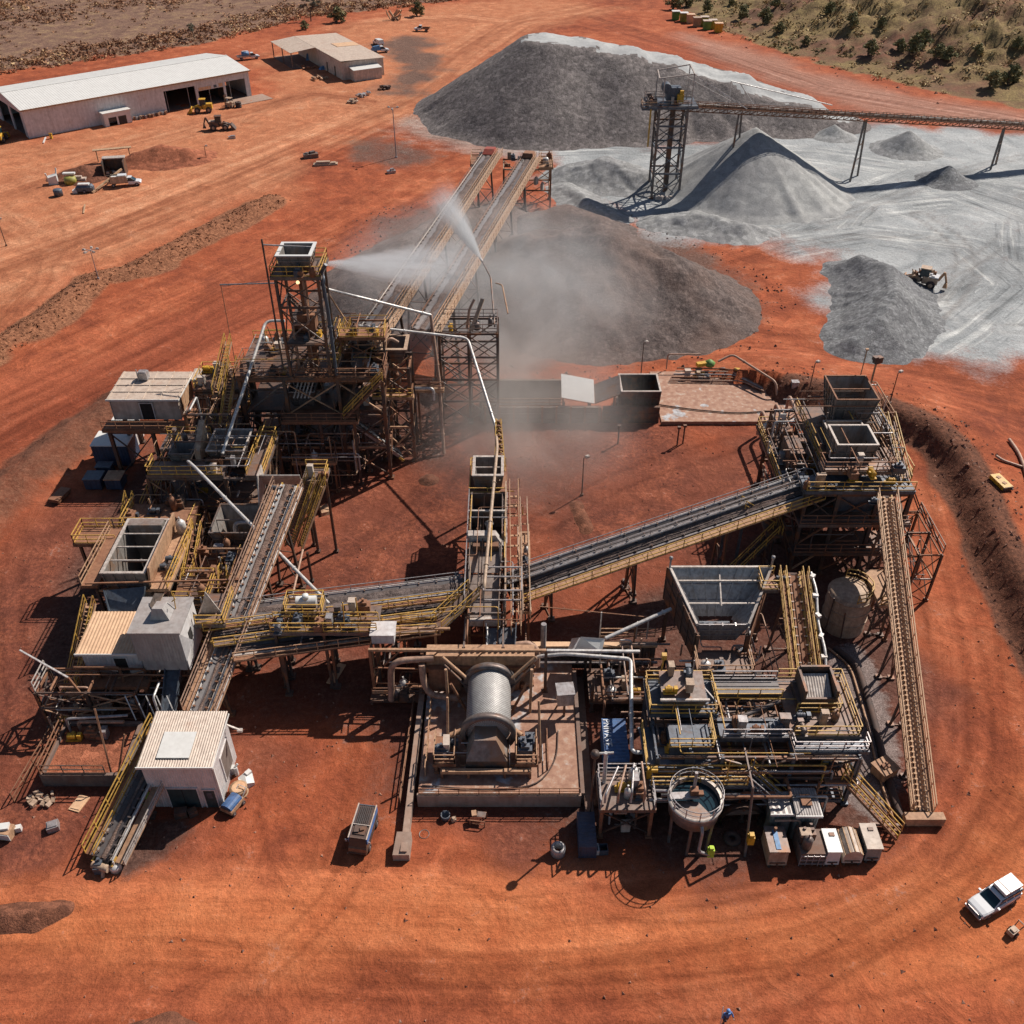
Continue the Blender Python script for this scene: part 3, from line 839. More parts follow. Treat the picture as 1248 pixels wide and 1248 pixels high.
pile("sand_bank", "sand_slump", "low pale sand bank left of the conveyor tower", [RP(700, 200, 2.4), RP(740, 192, 4.2), RP(785, 208, 3.0)], 0.5, 0.9, 0.5, 0.6, 1.5, seed=53)
pile("sand_bank", "sand_slump", "slumped sand bank with an eroded edge in front of the conveyor tower", [RP(810, 262, 1.6), RP(850, 256, 2.8), RP(905, 272, 2.0), RP(930, 276, 1.0)], 0.5, 0.8, 0.4, 0.4, 0.8, seed=59)
pile("sand_bank", "sand_slump", "rough sand windrow below the pale bank by the far end of the twin conveyors", [RP(690, 222, 1.6), RP(715, 240, 2.0), RP(742, 256, 1.6)], 0.5, 0.9, 0.4, 0.3, 0.5, seed=61)
pile("soil_heap", "soil_red", "long low heap of red soil in front of the white workshop", [RP(165, 185, 2.2), RP(195, 176, 3.2), RP(225, 180, 2.4), RP(242, 182, 1.2)], 0.5, 0.7, 0.5, 0.4, 0.8, seed=67)
pile("soil_heap", "soil_brown", "dark brown soil heap behind the white bulk bag", [RP(80, 206, 1.8), RP(100, 200, 2.6), RP(124, 200, 1.8)], 0.6, 0.7, 0.4, 0.3, 0.5, seed=71)
pile("soil_heap", "soil_brown", "small brown soil heap on the pad right of the trestle tower", [RP(522, 578, 0.9)], 0.45, 0.5, 0.25, seed=73, foot=0.0)
pile("soil_heap", "soil_brown", "low dark soil scar beside the lone lamp post on the pad", [RP(702, 610, 0.6), RP(716, 640, 0.7)], 0.4, 0.5, 0.25, seed=74, foot=0.0)
pile("soil_heap", "soil_red", "reddish cone of spillage below the far right conveyor head", [RP(662, 250, 1.8)], 0.6, 0.4, 0.35, seed=79)
pile("soil_heap", "soil_brown", "low dark root strewn heap at the left edge below the tail conveyor", [RP(-20, 1112, 0.9), RP(40, 1108, 1.0), RP(78, 1104, 0.6)], 0.6, 0.5, 0.22, seed=81, foot=0.0)
pile("soil_heap", "soil_brown", "dark earth heap cut by the bottom edge of the picture", [RP(150, 1256, 0.8), RP(200, 1250, 1.1), RP(245, 1256, 0.7)], 0.6, 0.5, 0.22, seed=83, foot=0.0)
# steelwork kit
def rnd(a, b): return random.uniform(a, b)
def handrail(T, pts, mat="rail_yellow", h=1.1, r=0.04, closed=False, name="handrail", gap=1.7, toe=True):
 m = MB()
 pts = [Vector(p) for p in pts]
 seg = list(zip(pts, pts[1:] + ([pts[0]] if closed else [])))
 if not closed:
  seg = seg[:len(pts) - 1]
 for a, b in seg:
  L = (b - a).length
  if L < 0.05: continue
  for zz in (h, h * 0.52):
   m.beam(a + Vector((0, 0, zz)), b + Vector((0, 0, zz)), r * 2, r * 2)
  if toe:
   m.beam(a + Vector((0, 0, 0.1)), b + Vector((0, 0, 0.1)), 0.03, 0.14)
  n = max(1, round(L / gap))
  for k in range(n + 1):
   p = a + (b - a) * (k / n)
   m.beam(p, p + Vector((0, 0, h - r * 1.02)), r * 1.7, r * 1.7)
 return m.build(name, mat, T)
def deck(T, x0, x1, y0, y1, z, mat="grate", rails="NSEW", railmat="rail_yellow", th=0.16, name="platform"):
 m = MB().box(x0, x1, y0, y1, z - th, z)
 m.box(x0 - 0.05, x1 + 0.05, y0 - 0.06, y0, z - 0.34, z + 0.02)
 m.box(x0 - 0.05, x1 + 0.05, y1, y1 + 0.06, z - 0.34, z + 0.02)
 m.box(x0 - 0.07, x0 - 0.003, y0, y1, z - 0.34, z + 0.015)
 m.box(x1 + 0.003, x1 + 0.07, y0, y1, z - 0.34, z + 0.015)
 o = m.build(name, mat, T)
 e = 0.06
 if "S" in rails: handrail(T, [(x0 + e, y0 + e, z), (x1 - e, y0 + e, z)], railmat)
 if "N" in rails: handrail(T, [(x0 + e, y1 - e, z), (x1 - e, y1 - e, z)], railmat)
 if "W" in rails: handrail(T, [(x0 + e, y0 + e, z), (x0 + e, y1 - e, z)], railmat)
 if "E" in rails: handrail(T, [(x1 - e, y0 + e, z), (x1 - e, y1 - e, z)], railmat)
 return o
def column(T, x, y, z0, z1, wd=0.3, mat="steel_dark", foot=True, lean=(0, 0)):
 m = MB()
 a, b = Vector((x + lean[0], y + lean[1], z0)), Vector((x, y, z1))
 h = wd / 2
 m.beam(a + Vector((0, h, 0)), b + Vector((0, h, 0)), wd, wd * 0.22, (0, 1, 0))
 m.beam(a - Vector((0, h, 0)), b - Vector((0, h, 0)), wd, wd * 0.22, (0, 1, 0))
 m.beam(a, b, wd * 0.24, wd * 0.78, (0, 1, 0))
 if foot:
  m.box(a.x - wd, a.x + wd, a.y - wd, a.y + wd, z0 - 0.15, z0 + 0.22)
 return m.build("column", mat, T)
def brace_x(T, a0, a1, b0, b1, wd=0.14, mat="steel_dark", single=False, name="brace"):
 m = MB().beam(a0, b1, wd)
 if not single:
  m.beam(Vector(a1) + Vector((0.02, 0.02, 0)), Vector(b0) + Vector((0.02, 0.02, 0)), wd * 0.96)
 return m.build(name, mat, T)
def frame(T, xs, ys, zs, cw=0.3, mat="steel_dark", z0=0.0, faces="SNEW", bw=None, skip=0.0, bmats=None, single=0.3, inner=False):
 bw = bw or cw * 0.85
 bmats = bmats or (mat,)
 zt = zs[-1]
 for x in xs:
  for y in ys:
   if inner or x in (xs[0], xs[-1]) or y in (ys[0], ys[-1]):
    column(T, x, y, z0, zt, cw, mat)
 for z in zs:
  for y in ys:
   MB().beam((xs[0] + cw / 2, y, z - bw * 0.6), (xs[-1] - cw / 2, y, z - bw * 0.6), bw * 0.6, bw).build("girder", random.choice(bmats), T)
  for x in xs:
   MB().beam((x, ys[0] + cw / 2, z - bw * 1.7), (x, ys[-1] - cw / 2, z - bw * 1.7), bw * 0.6, bw).build("girder", random.choice(bmats), T)
 lv = [z0 + 0.3] + list(zs)
 for k in range(len(lv) - 1):
  za, zb = lv[k] + 0.1, lv[k + 1] - bw * 1.5
  if zb - za < 1.2: continue
  for f in faces:
   if random.random() < skip: continue
   if f in "SN":
    y = ys[0] if f == "S" else ys[-1]
    for a, b in zip(xs[:-1], xs[1:]):
     brace_x(T, (a, y, za), (a, y, zb), (b, y, za), (b, y, zb), bw * 0.5, random.choice(bmats), random.random() < single)
   else:
    x = xs[0] if f == "W" else xs[-1]
    for a, b in zip(ys[:-1], ys[1:]):
     brace_x(T, (x, a, za), (x, a, zb), (x, b, za), (x, b, zb), bw * 0.5, random.choice(bmats), random.random() < single)
def stairs(T, a, b, wd=0.9, mat="grate", railmat="rail_yellow", rails=True):
 a, b = Vector(a), Vector(b)
 d = Vector((b.x - a.x, b.y - a.y, 0)).normalized()
 s = d.cross(Vector((0, 0, 1))) * (wd / 2)
 m = MB()
 m.beam(a - s, b - s, 0.08, 0.26).beam(a + s, b + s, 0.08, 0.26)
 n = max(3, int(abs(b.z - a.z) / 0.24))
 for k in range(1, n):
  p = a + (b - a) * (k / n)
  m.beam(p - s * 0.94, p + s * 0.94, 0.25, 0.05)
 m.build("stair_flight", mat, T)
 if rails:
  handrail(T, [a - s, b - s], railmat, toe=False, r=0.04)
  handrail(T, [a + s, b + s], railmat, toe=False, r=0.04)
def motor(T, p, rz=0.0, s=1.0, mat="steel_blue", name="motor"):
 m = MB()
 c = Vector(p)
 d = Vector((math.cos(rz), math.sin(rz), 0))
 n = Vector((-d.y, d.x, 0))
 z = Vector((0, 0, 1))
 m.cbox(c + z * 0.08 * s, (1.5 * s, 0.7 * s, 0.14 * s), rz)
 m.tube(c - d * 0.55 * s + z * 0.48 * s, c + d * 0.25 * s + z * 0.48 * s, 0.3 * s, 12)
 for k in range(5):
  q = c - d * (0.5 - 0.15 * k) * s + z * 0.48 * s
  m.tube(q, q + d * 0.05 * s, 0.34 * s, 12)
 m.tube(c + d * 0.25 * s + z * 0.48 * s, c + d * 0.5 * s + z * 0.48 * s, 0.1 * s, 8)
 m.cbox(c + d * 0.6 * s + z * 0.45 * s, (0.4 * s, 0.5 * s, 0.6 * s), rz)
 m.cbox(c - d * 0.1 * s + n * 0.36 * s + z * 0.55 * s, (0.3 * s, 0.2 * s, 0.25 * s), rz)
 return m.build(name, mat, T)
def cabinet(T, p, s=(0.8, 0.5, 1.4), rz=0.0, mat="galvanised", name="cabinet"):
 m = MB()
 c = Vector(p)
 m.cbox(c + Vector((0, 0, s[2] / 2 + 0.08)), s, rz)
 m.cbox(c + Vector((0, 0, s[2] + 0.11)), (s[0] * 1.12, s[1] * 1.2, 0.06), rz)
 m.cbox(c + Vector((0, 0, 0.04)), (s[0] * 0.9, s[1] * 0.9, 0.08), rz)
 d = Matrix.Rotation(rz, 3, 'Z') @ Vector((0, -s[1] / 2 - 0.02, 0))
 m.cbox(c + d + Vector((0, 0, s[2] / 2 + 0.1)), (s[0] * 0.8, 0.03, s[2] * 0.8), rz)
 return m.build(name, mat, T)
def chute(T, a, b, wa, wb, mat="bin_plate", name="chute", wall=0.7):
 a, b = Vector(a), Vector(b)
 d = (b - a).normalized()
 s = Vector((0, 0, 1)).cross(d)
 s = s.normalized() if s.length > 1e-3 else Vector((1, 0, 0))
 n = d.cross(s).normalized()
 if n.z < 0: n = -n
 m = MB()
 m.hexa([a - s * wa / 2 - n * 0.06, a + s * wa / 2 - n * 0.06, b + s * wb / 2 - n * 0.06, b - s * wb / 2 - n * 0.06,
   a - s * wa / 2, a + s * wa / 2, b + s * wb / 2, b - s * wb / 2])
 for q in (-1, 1):
  m.hexa([a + s * q * wa / 2, a + s * q * (wa / 2 + 0.07), b + s * q * (wb / 2 + 0.07), b + s * q * wb / 2,
    a + s * q * wa / 2 + n * wall, a + s * q * (wa / 2 + 0.07) + n * wall, b + s * q * (wb / 2 + 0.07) + n * wall, b + s * q * wb / 2 + n * wall])
 for k in range(1, 4):
  p = a + (b - a) * (k / 4)
  ww = (wa + (wb - wa) * k / 4)
  for q in (-1, 1):
   m.beam(p + s * q * (ww / 2 + 0.11), p + s * q * (ww / 2 + 0.11) + n * wall, 0.1, 0.1, d)
 return m.build(name, mat, T)
def open_bin(T, top, bot, z1, z0, mat="bin_plate", rim="rim_pale", th=0.1, ribs=True, fill=None, floor=True, bars=0, rimw=0.16):
 tx0, tx1, ty0, ty1 = top
 bx0, bx1, by0, by1 = bot
 t = [Vector((tx0, ty0, z1)), Vector((tx1, ty0, z1)), Vector((tx1, ty1, z1)), Vector((tx0, ty1, z1))]
 b = [Vector((bx0, by0, z0)), Vector((bx1, by0, z0)), Vector((bx1, by1, z0)), Vector((bx0, by1, z0))]
 ct = sum(t, Vector()) / 4
 for k in range(4):
  j = (k + 1) % 4
  m = MB()
  i0, i1 = t[k] + (ct - t[k]).normalized() * th, t[j] + (ct - t[j]).normalized() * th
  cb = sum(b, Vector()) / 4
  q0, q1 = b[k] + (cb - b[k]).normalized() * th, b[j] + (cb - b[j]).normalized() * th
  m.hexa([b[k], b[j], q1, q0, t[k], t[j], i1, i0])
  if ribs:
   out = ((t[k] + t[j]) / 2 - ct); out.z = 0; out.normalize()
   L = (t[j] - t[k]).length
   n = max(2, round(L / 1.1))
   for r_ in range(n + 1):
    s = r_ / n
    m.beam(b[k].lerp(b[j], s) + out * 0.06, t[k].lerp(t[j], s) + out * 0.06, 0.1, 0.12, out)
   for s in (0.35, 0.7):
    m.beam(b[k].lerp(t[k], s) + out * 0.05, b[j].lerp(t[j], s) + out * 0.05, 0.1, 0.1)
  m.build("bin_wall", mat, T)
 m = MB()
 e = rimw / 2
 m.box(tx0 - e, tx1 + e, ty0 - e, ty0 + e, z1, z1 + 0.12).box(tx0 - e, tx1 + e, ty1 - e, ty1 + e, z1, z1 + 0.12)
 m.box(tx0 - e, tx0 + e, ty0 + e, ty1 - e, z1, z1 + 0.118).box(tx1 - e, tx1 + e, ty0 + e, ty1 - e, z1, z1 + 0.118)
 m.build("rim", rim, T)
 for k in range(bars):
  y = ty0 + (ty1 - ty0) * (k + 1) / (bars + 1)
  MB().beam((tx0 + th, y, z1 - 0.15), (tx1 - th, y, z1 - 0.15), 0.12, 0.12).build("cross_bar", rim, T)
 if floor:
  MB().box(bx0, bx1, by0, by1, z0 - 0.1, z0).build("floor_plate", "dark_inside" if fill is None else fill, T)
def pipe(T, pts, r=0.09, mat="pipe_pale", bend=0.4, name="pipe", n=8, flanges=True):
 m = MB().pipe(pts, r, n, bend)
 if flanges and r > 0.07:
  for a, b in zip(pts[:-1], pts[1:]):
   a, b = Vector(a), Vector(b)
   L = (b - a).length
   for k in range(1, int(L / 6) + 1):
    p = a + (b - a) * (k * 6 / L)
    d = (b - a).normalized() * 0.06
    m.tube(p - d, p + d, r * 1.45, n)
 return m.build(name, mat, T)
def pipework(T, box, n, seed=0, mats=("steel_dark", "pipe_rust", "steel_rust", "pipe_pale", "steel_grey"), r=(0.05, 0.12)):
 rg = random.Random(seed)
 x0, x1, y0, y1, z0, z1 = box
 for k in range(n):
  p = Vector((rg.uniform(x0, x1), rg.uniform(y0, y1), rg.uniform(z0, z1)))
  pts = [p.copy()]
  ax = rg.choice((0, 1, 2))
  for s in range(rg.randint(1, 3)):
   q = pts[-1].copy()
   lo, hi = ((x0, x1), (y0, y1), (z0, z1))[ax]
   q[ax] = rg.uniform(lo, hi)
   if abs(q[ax] - pts[-1][ax]) > 0.8:
    pts.append(q)
   ax = (ax + rg.choice((1, 2))) % 3
  if len(pts) > 1:
   pipe(T, pts, rg.uniform(*r), rg.choice(mats), 0.3, flanges=False, n=6)
def clutter(T, x0, x1, y0, y1, z, n, seed=0):
 rg = random.Random(seed)
 for k in range(n):
  x, y = rg.uniform(x0, x1), rg.uniform(y0, y1)
  q = rg.random()
  rz = rg.choice((0, math.pi / 2)) + rg.uniform(-0.05, 0.05)
  if q < 0.35:
   motor(T, (x, y, z), rz, rg.uniform(0.6, 1.0), rg.choice(("steel_blue", "steel_grey", "plant_yellow", "steel_rust")))
  elif q < 0.6:
   cabinet(T, (x, y, z), (rg.uniform(0.5, 1.0), rg.uniform(0.35, 0.6), rg.uniform(0.8, 1.5)), rz, rg.choice(("galvanised", "wall_cream", "steel_grey", "dirty_tan")))
  elif q < 0.8:
   m = MB()
   hh = rg.uniform(0.6, 1.6)
   rr = rg.uniform(0.25, 0.5)
   m.lathe([(0.0, 0), (rr, 0), (rr, hh * 0.8), (rr * 0.5, hh), (0.0, hh)], (x, y, z), 12)
   m.tube((x, y, z + hh), (x, y, z + hh + 0.4), 0.08, 6)
   m.build("surge_pot", rg.choice(("steel_grey", "pipe_pale", "steel_rust")), T)
  else:
   m = MB()
   m.cbox((x, y, z + 0.35), (1.2, 0.8, 0.7), rz)
   m.cbox((x, y, z + 0.85), (0.7, 0.5, 0.3), rz)
   m.tube((x, y, z + 0.7), (x, y, z + 1.3), 0.12, 8)
   m.build("gearbox", rg.choice(("steel_dark", "steel_rust", "steel_blue")), T)
def conveyor(name, label, a, b, wd=1.2, walk="R", legs=(), truss=False, beltmat="belt_worn", walkmat="grate", railmat="rail_yellow",
    strmat="steel_grey", legmat="steel_dark", group=None, both=False, idle=1.4, legw=0.22, cover=False, railsides="outer", splay=0.06, legz=0.0, walkw=0.85, idlemat="steel_grey", farrail=None, load=None):
 a, b = Vector(a), Vector(b)
 d = (b - a)
 L = d.length
 e = d.normalized()
 v = Vector((e.x, e.y, 0)).normalized().cross(Vector((0, 0, 1)))   # to the right of the run
 n = v.cross(e).normalized()
 if n.z < 0: n = -n
 T = thing(name, label, "conveyor", (a.x, a.y, 0), group)
 pt = lambda u, s, h: a + e * u + v * s + n * h
 h = wd / 2
 sec = [(-h, 0.2), (-h * 0.48, 0.02), (h * 0.48, 0.02), (h, 0.2), (h, 0.17), (h * 0.48, -0.02), (-h * 0.48, -0.02), (-h, 0.17)]
 vs = [pt(u, s, q) for u in (0, L) for s, q in sec]
 m = MB().add(vs, [(k, (k + 1) % 8, 8 + (k + 1) % 8, 8 + k) for k in range(8)])
 m.build("belt", beltmat, T)
 MB().hexa([pt(0, -h * 0.9, -0.5), pt(0, h * 0.9, -0.5), pt(L, h * 0.9, -0.5), pt(L, -h * 0.9, -0.5),
    pt(0, -h * 0.9, -0.46), pt(0, h * 0.9, -0.46), pt(L, h * 0.9, -0.46), pt(L, -h * 0.9, -0.46)]).build("return_belt", "belt", T)
 for q in (-1, 1):
  m = MB().beam(pt(0, q * (h + 0.16), -0.14), pt(L, q * (h + 0.16), -0.14), 0.1, 0.34, n)
  m.beam(pt(0, q * (h + 0.18), 0.06), pt(L, q * (h + 0.18), 0.06), 0.2, 0.05, n)
  m.build("stringer", strmat, T)
 cnt = min(90, int(L / idle))
 first = None
 for k in range(cnt):
  u = (k + 0.5) * L / cnt
  if first is None:
   m = MB()
   m.beam(pt(u, -h - 0.1, -0.16), pt(u, h + 0.1, -0.16), 0.1, 0.08, n)
   m.tube(pt(u, -h * 0.45, -0.07), pt(u, h * 0.45, -0.07), 0.06, 6)
   for q in (-1, 1):
    m.beam(pt(u, q * (h + 0.08), -0.2), pt(u, q * (h + 0.12), 0.3), 0.08, 0.06, e)
    m.beam(pt(u, q * (h + 0.12), 0.28), pt(u, q * (h - 0.12), 0.24), 0.12, 0.09, n)
   first = m.build("idler", idlemat, T)
   u0 = u
  else:
   c = first.copy()
   c.location = Vector(first.location) + e * (u - u0)
   C.objects.link(c)
   c.parent = T
 if load:
  rg = random.Random(int(L * 100))
  n_ = max(6, int(L / 0.7))
  vs, w0 = [], 0.5
  for k in range(n_ + 1):
   u = L * k / n_
   w0 = min(1.0, max(0.25, w0 + rg.uniform(-.2, .2)))
   c0 = rg.uniform(-.05, .05)
   for s_, q in ((-h * .7 * w0, .07), (-h * .3 * w0, .07 + .16 * w0 * rg.uniform(.6, 1.2)), (h * .25 * w0, .07 + .16 * w0 * rg.uniform(.6, 1.2)), (h * .7 * w0, .07)):
    vs.append(pt(u, s_ + c0, q))
  m = MB().add(vs, [(4 * k + j, 4 * k + j + 1, 4 * k + j + 5, 4 * k + j + 4) for k in range(n_) for j in range(3)])
  m.build("ore_load", load, T)
 sides = {"R": (1,), "L": (-1,), "B": (-1, 1), None: ()}[walk]
 for q in sides:
  c = q * (h + 0.32 + walkw / 2)
  m = MB()
  m.hexa([pt(0, c - walkw / 2, -0.12), pt(0, c + walkw / 2, -0.12), pt(L, c + walkw / 2, -0.12), pt(L, c - walkw / 2, -0.12),
    pt(0, c - walkw / 2, -0.06), pt(0, c + walkw / 2, -0.06), pt(L, c + walkw / 2, -0.06), pt(L, c - walkw / 2, -0.06)])
  k = 0
  while k < L:
   m.beam(pt(k, c - walkw / 2, -0.045), pt(k, c + walkw / 2, -0.045), 0.06, 0.03, n)
   k += 0.9
  m.build("walkway", walkmat, T)
  o = c + q * (walkw / 2 - 0.04)
  handrail(T, [pt(0, o, -0.06), pt(L, o, -0.06)], railmat, gap=1.9)
  if railsides == "both":
   o = c - q * (walkw / 2 - 0.04)
   handrail(T, [pt(0, o, -0.06), pt(L, o, -0.06)], railmat, gap=1.9, toe=False)
  MB().beam(pt(0, c, -0.22), pt(L, c, -0.22), 0.1, 0.16, n).build("walkway_beam", strmat, T)
 if farrail:
  for o in ([-(h + .3)] if 1 in sides else [-(h + .3), h + .3]):
   handrail(T, [pt(0, o, -.1), pt(L, o, -.1)], farrail, 0.9, .03, toe=False, gap=2.6)
   MB().tube(pt(0, o * 1.12, .05), pt(L, o * 1.12, .05), .06, 6).build("cable_pipe", "pipe_pale", T)
 if truss:
  depth = 1.5
  for q in (-1, 1):
   o = q * (h + 0.2)
   m = MB().beam(pt(0, o, -depth), pt(L, o, -depth), 0.12, 0.12, n)
   k, st = 0.0, 1.6
   up = True
   while k + st <= L:
    m.beam(pt(k, o, -0.3 if up else -depth), pt(k + st, o, -depth if up else -0.3), 0.09, 0.09)
    m.beam(pt(k + st, o, -0.32), pt(k + st, o, -depth), 0.07, 0.07, e)
    up = not up
    k += st
   m.build("truss_side", strmat, T)
 for u, mt in ((0.0, 1), (L, 0)):
  m = MB().tube(pt(u, -h * 1.02, -0.22), pt(u, h * 1.02, -0.22), 0.28, 12)
  m.tube(pt(u, -h - 0.35, -0.22), pt(u, h + 0.35, -0.22), 0.09, 8)
  m.build("pulley", "rubber", T)
  for q in (-1, 1):
   MB().beam(pt(u - 0.4, q * (h + 0.3), -0.22), pt(u + 0.4, q * (h + 0.3), -0.22), 0.14, 0.26, n).build("bearing_block", "rail_yellow", T)
 motor(T, pt(L - 0.5, -(h + 0.7), -0.5), math.atan2(v.y, v.x), 0.8, "steel_blue", "drive_motor")
 for u in legs:
  top = pt(u, 0, -0.35 - (1.5 if truss else 0))
  g = gz(top.x, top.y)
  H = top.z - g
  if H < 0.8: continue
  sp = h + 0.15 + splay * H
  tp = []
  for q in (-1, 1):
   p1 = top + v * q * (h + 0.1)
   p0 = Vector((top.x, top.y, g)) + v * q * sp
   m = MB().beam(p0, p1, legw, legw, e)
   m.cbox(p0 + Vector((0, 0, 0.08)), (legw * 3, legw * 3, 0.3))
   m.build("trestle_leg", legmat, T)
   tp.append((p0, p1))
  m = MB().beam(tp[0][1], tp[1][1], legw, legw * 1.2)
  nb = max(1, int(H / 3.2))
  for k in range(nb):
   s0, s1 = k / nb + 0.02, (k + 1) / nb
   m.beam(tp[0][0].lerp(tp[0][1], s0), tp[1][0].lerp(tp[1][1], s1), legw * 0.45)
   m.beam(tp[1][0].lerp(tp[1][1], s0) + e * 0.04, tp[0][0].lerp(tp[0][1], s1) + e * 0.04, legw * 0.44)
   m.beam(tp[0][0].lerp(tp[0][1], s0), tp[1][0].lerp(tp[1][1], s0), legw * 0.4)
  m.build("trestle_brace", legmat, T)
 T["_pt"] = 0
 del T["_pt"]
 return T, pt, L
def house(name, label, cat, x0, x1, y0, y1, z0, z1, roof="roof_cream", wall="wall_cream", ribs_along="Y", eave=0.25, fall=0.25, group=None, corr=True, pitch=0.35, slope_to="S"):
 T = thing(name, label, cat, ((x0 + x1) / 2, (y0 + y1) / 2, z0), group)
 m = MB().box(x0 + 0.1, x1 - 0.1, y0 + 0.1, y1 - 0.1, z0, z1 - fall - 0.15)
 if corr:
  m.corrug((x0 + 0.05, y0 + 0.04, z0), (x1 - 0.05, y0 + 0.04, z0), (x0 + 0.05, y0 + 0.04, z1 - fall), pitch, 0.04, 0.03)
  m.corrug((x1 - 0.04, y0 + 0.05, z0), (x1 - 0.04, y1 - 0.05, z0), (x1 - 0.04, y0 + 0.05, z1 - fall), pitch, 0.04, 0.03)
  m.corrug((x0 + 0.04, y1 - 0.05, z0), (x0 + 0.04, y0 + 0.05, z0), (x0 + 0.04, y1 - 0.05, z1 - fall), pitch, 0.04, 0.03)
  m.corrug((x1 - 0.05, y1 - 0.04, z0), (x0 + 0.05, y1 - 0.04, z0), (x1 - 0.05, y1 - 0.04, z1 - fall), pitch, 0.04, 0.03)
 else:
  for xx in (x0 + 0.05, (x0 + x1) / 2, x1 - 0.05):
   m.box(xx - 0.05, xx + 0.05, y0 + 0.04, y0 + 0.1, z0, z1 - fall - 0.16)
 m.build("wall", wall, T)
 zf, zb = (z1 - fall, z1) if slope_to == "S" else (z1, z1 - fall)
 e = eave
 m = MB()
 if corr:
  if ribs_along == "Y":
   m.corrug((x0 - e, y0 - e, zf), (x1 + e, y0 - e, zf), (x0 - e, y1 + e, zb), pitch, 0.05, 0.05)
  else:
   m.corrug((x0 - e, y1 + e, zb), (x0 - e, y0 - e, zf), (x1 + e, y1 + e, zb), pitch, 0.05, 0.05)
 else:
  m.hexa([(x0 - e, y0 - e, zf - 0.1), (x1 + e, y0 - e, zf - 0.1), (x1 + e, y1 + e, zb - 0.1), (x0 - e, y1 + e, zb - 0.1),
    (x0 - e, y0 - e, zf), (x1 + e, y0 - e, zf), (x1 + e, y1 + e, zb), (x0 - e, y1 + e, zb)])
  for k in range(1, 4):
   yy = y0 + (y1 - y0) * k / 4
   zz = zf + (zb - zf) * k / 4
   m.beam((x0 - e, yy, zz + 0.05), (x1 + e, yy, zz + 0.05), 0.12, 0.1)
  for k in range(0, 5):
   xx = x0 + (x1 - x0) * k / 4
   m.beam((xx, y0 - e, zf + 0.045), (xx, y1 + e, zb + 0.045), 0.08, 0.08)
 rf = m.build("roof", roof, T)
 m = MB()
 m.box(x0 - e - 0.05, x1 + e + 0.05, y0 - e - 0.09, y0 - e - 0.01, zf - 0.16, zf + 0.07)
 m.box(x1 + e + 0.006, x1 + e + 0.07, y0 - e, y1 + e, min(zf, zb) - 0.16, min(zf, zb) - 0.02)
 m.build("fascia", "roof_white", T)
 return T, rf
def door(T, x0, x1, y, z0, z1, mat="door_green", face="S", name="door", handle=True):
 if face == "S":
  m = MB().box(x0, x1, y - 0.06, y + 0.04, z0, z1)
  fr = MB().box(x0 - 0.1, x0, y - 0.09, y + 0.04, z0, z1).box(x1, x1 + 0.1, y - 0.09, y + 0.04, z0, z1).box(x0 - 0.1, x1 + 0.1, y - 0.09, y + 0.04, z1, z1 + 0.1)
 else:   # x is the plane, (x0, x1) run along Y
  m = MB().box(y - 0.04, y + 0.06, x0, x1, z0, z1)
  fr = MB().box(y - 0.04, y + 0.09, x0 - 0.1, x0, z0, z1).box(y - 0.04, y + 0.09, x1, x1 + 0.1, z0, z1).box(y - 0.04, y + 0.09, x0 - 0.1, x1 + 0.1, z1, z1 + 0.1)
 d = m.build(name, mat, T)
 fr.build("frame", "wall_white", d)
 return d
def lamp_pole(name, label, x, y, h, heads=1, mat="galvanised", group="lamp posts about the plant", lean=0.0, r=0.09, glow=False):
 g = gz(x, y)
 T = thing(name, label, "lamp post", (x, y, g), group)
 m = MB().tube((x, y, g - 0.2), (x + lean, y, g + h), r, 8, r * 0.6)
 m.tube((x, y, g - 0.1), (x, y, g + 0.25), r * 2.2, 8)
 m.build("pole", mat, T)
 for k in range(heads):
  an = 2 * math.pi * k / max(1, heads) + 0.5
  ar = 0.45 if heads == 1 else 1.1
  c = Vector((x + lean + math.cos(an) * ar, y + math.sin(an) * ar, g + h))
  m = MB().beam((x + lean, y, g + h - 0.05), c, 0.07)
  m.build("arm", mat, T)
  m = MB().cbox(c + Vector((0, 0, -0.02)), (0.5, 0.36, 0.22), an)
  m.cbox(c + Vector((0, 0, 0.12)), (0.3, 0.22, 0.1), an)
  m.build("lamp_head", "rim_pale", T)
 return T
DARK = ("steel_dark", "steel_tan", "steel_grey", "steel_rust", "steel_dark")
# control cabin on its stilts
T, rf = house("control_cabin", "cream flat roofed control cabin on stilts with an open doorway", "cabin", -46.9, -38.9, 94.4, 100.4, 7.0, 10.0, "roof_cream", "wall_cream", corr=False, eave=0.2, fall=0.1)
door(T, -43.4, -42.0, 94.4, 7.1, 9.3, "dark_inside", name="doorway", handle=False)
MB().cbox((-44.0, 98.8, 10.55), (1.1, 0.9, 0.9)).cbox((-44.0, 98.8, 11.05), (0.8, 0.7, 0.12)).tube((-44.5, 98.3, 10.1), (-44.5, 98.3, 11.6), 0.07, 6).build("air_conditioner", "galvanised", rf)
MB().box(-38.86, -38.8, 95.5, 99.5, 7.6, 9.6).build("side_panel", "steel_tan", T)
deck(T, -47.6, -36.0, 92.2, 94.3, 7.0, "steel_rust", "SE", "steel_rust")
for x in (-47.0, -42.0, -36.6):
 for y in (92.6, 97.2, 100.2):
  column(T, x, y, 0, 6.65, 0.36, "steel_dark")
for y in (92.6, 97.2, 100.2):
 MB().box(-46.8, -36.8, y - 0.12, y + 0.12, 6.3, 6.64).build("girder", "steel_dark", T)
brace_x(T, (-47, 92.6, 0.4), (-47, 92.6, 6.2), (-42, 92.6, 0.4), (-42, 92.6, 6.2), 0.14)
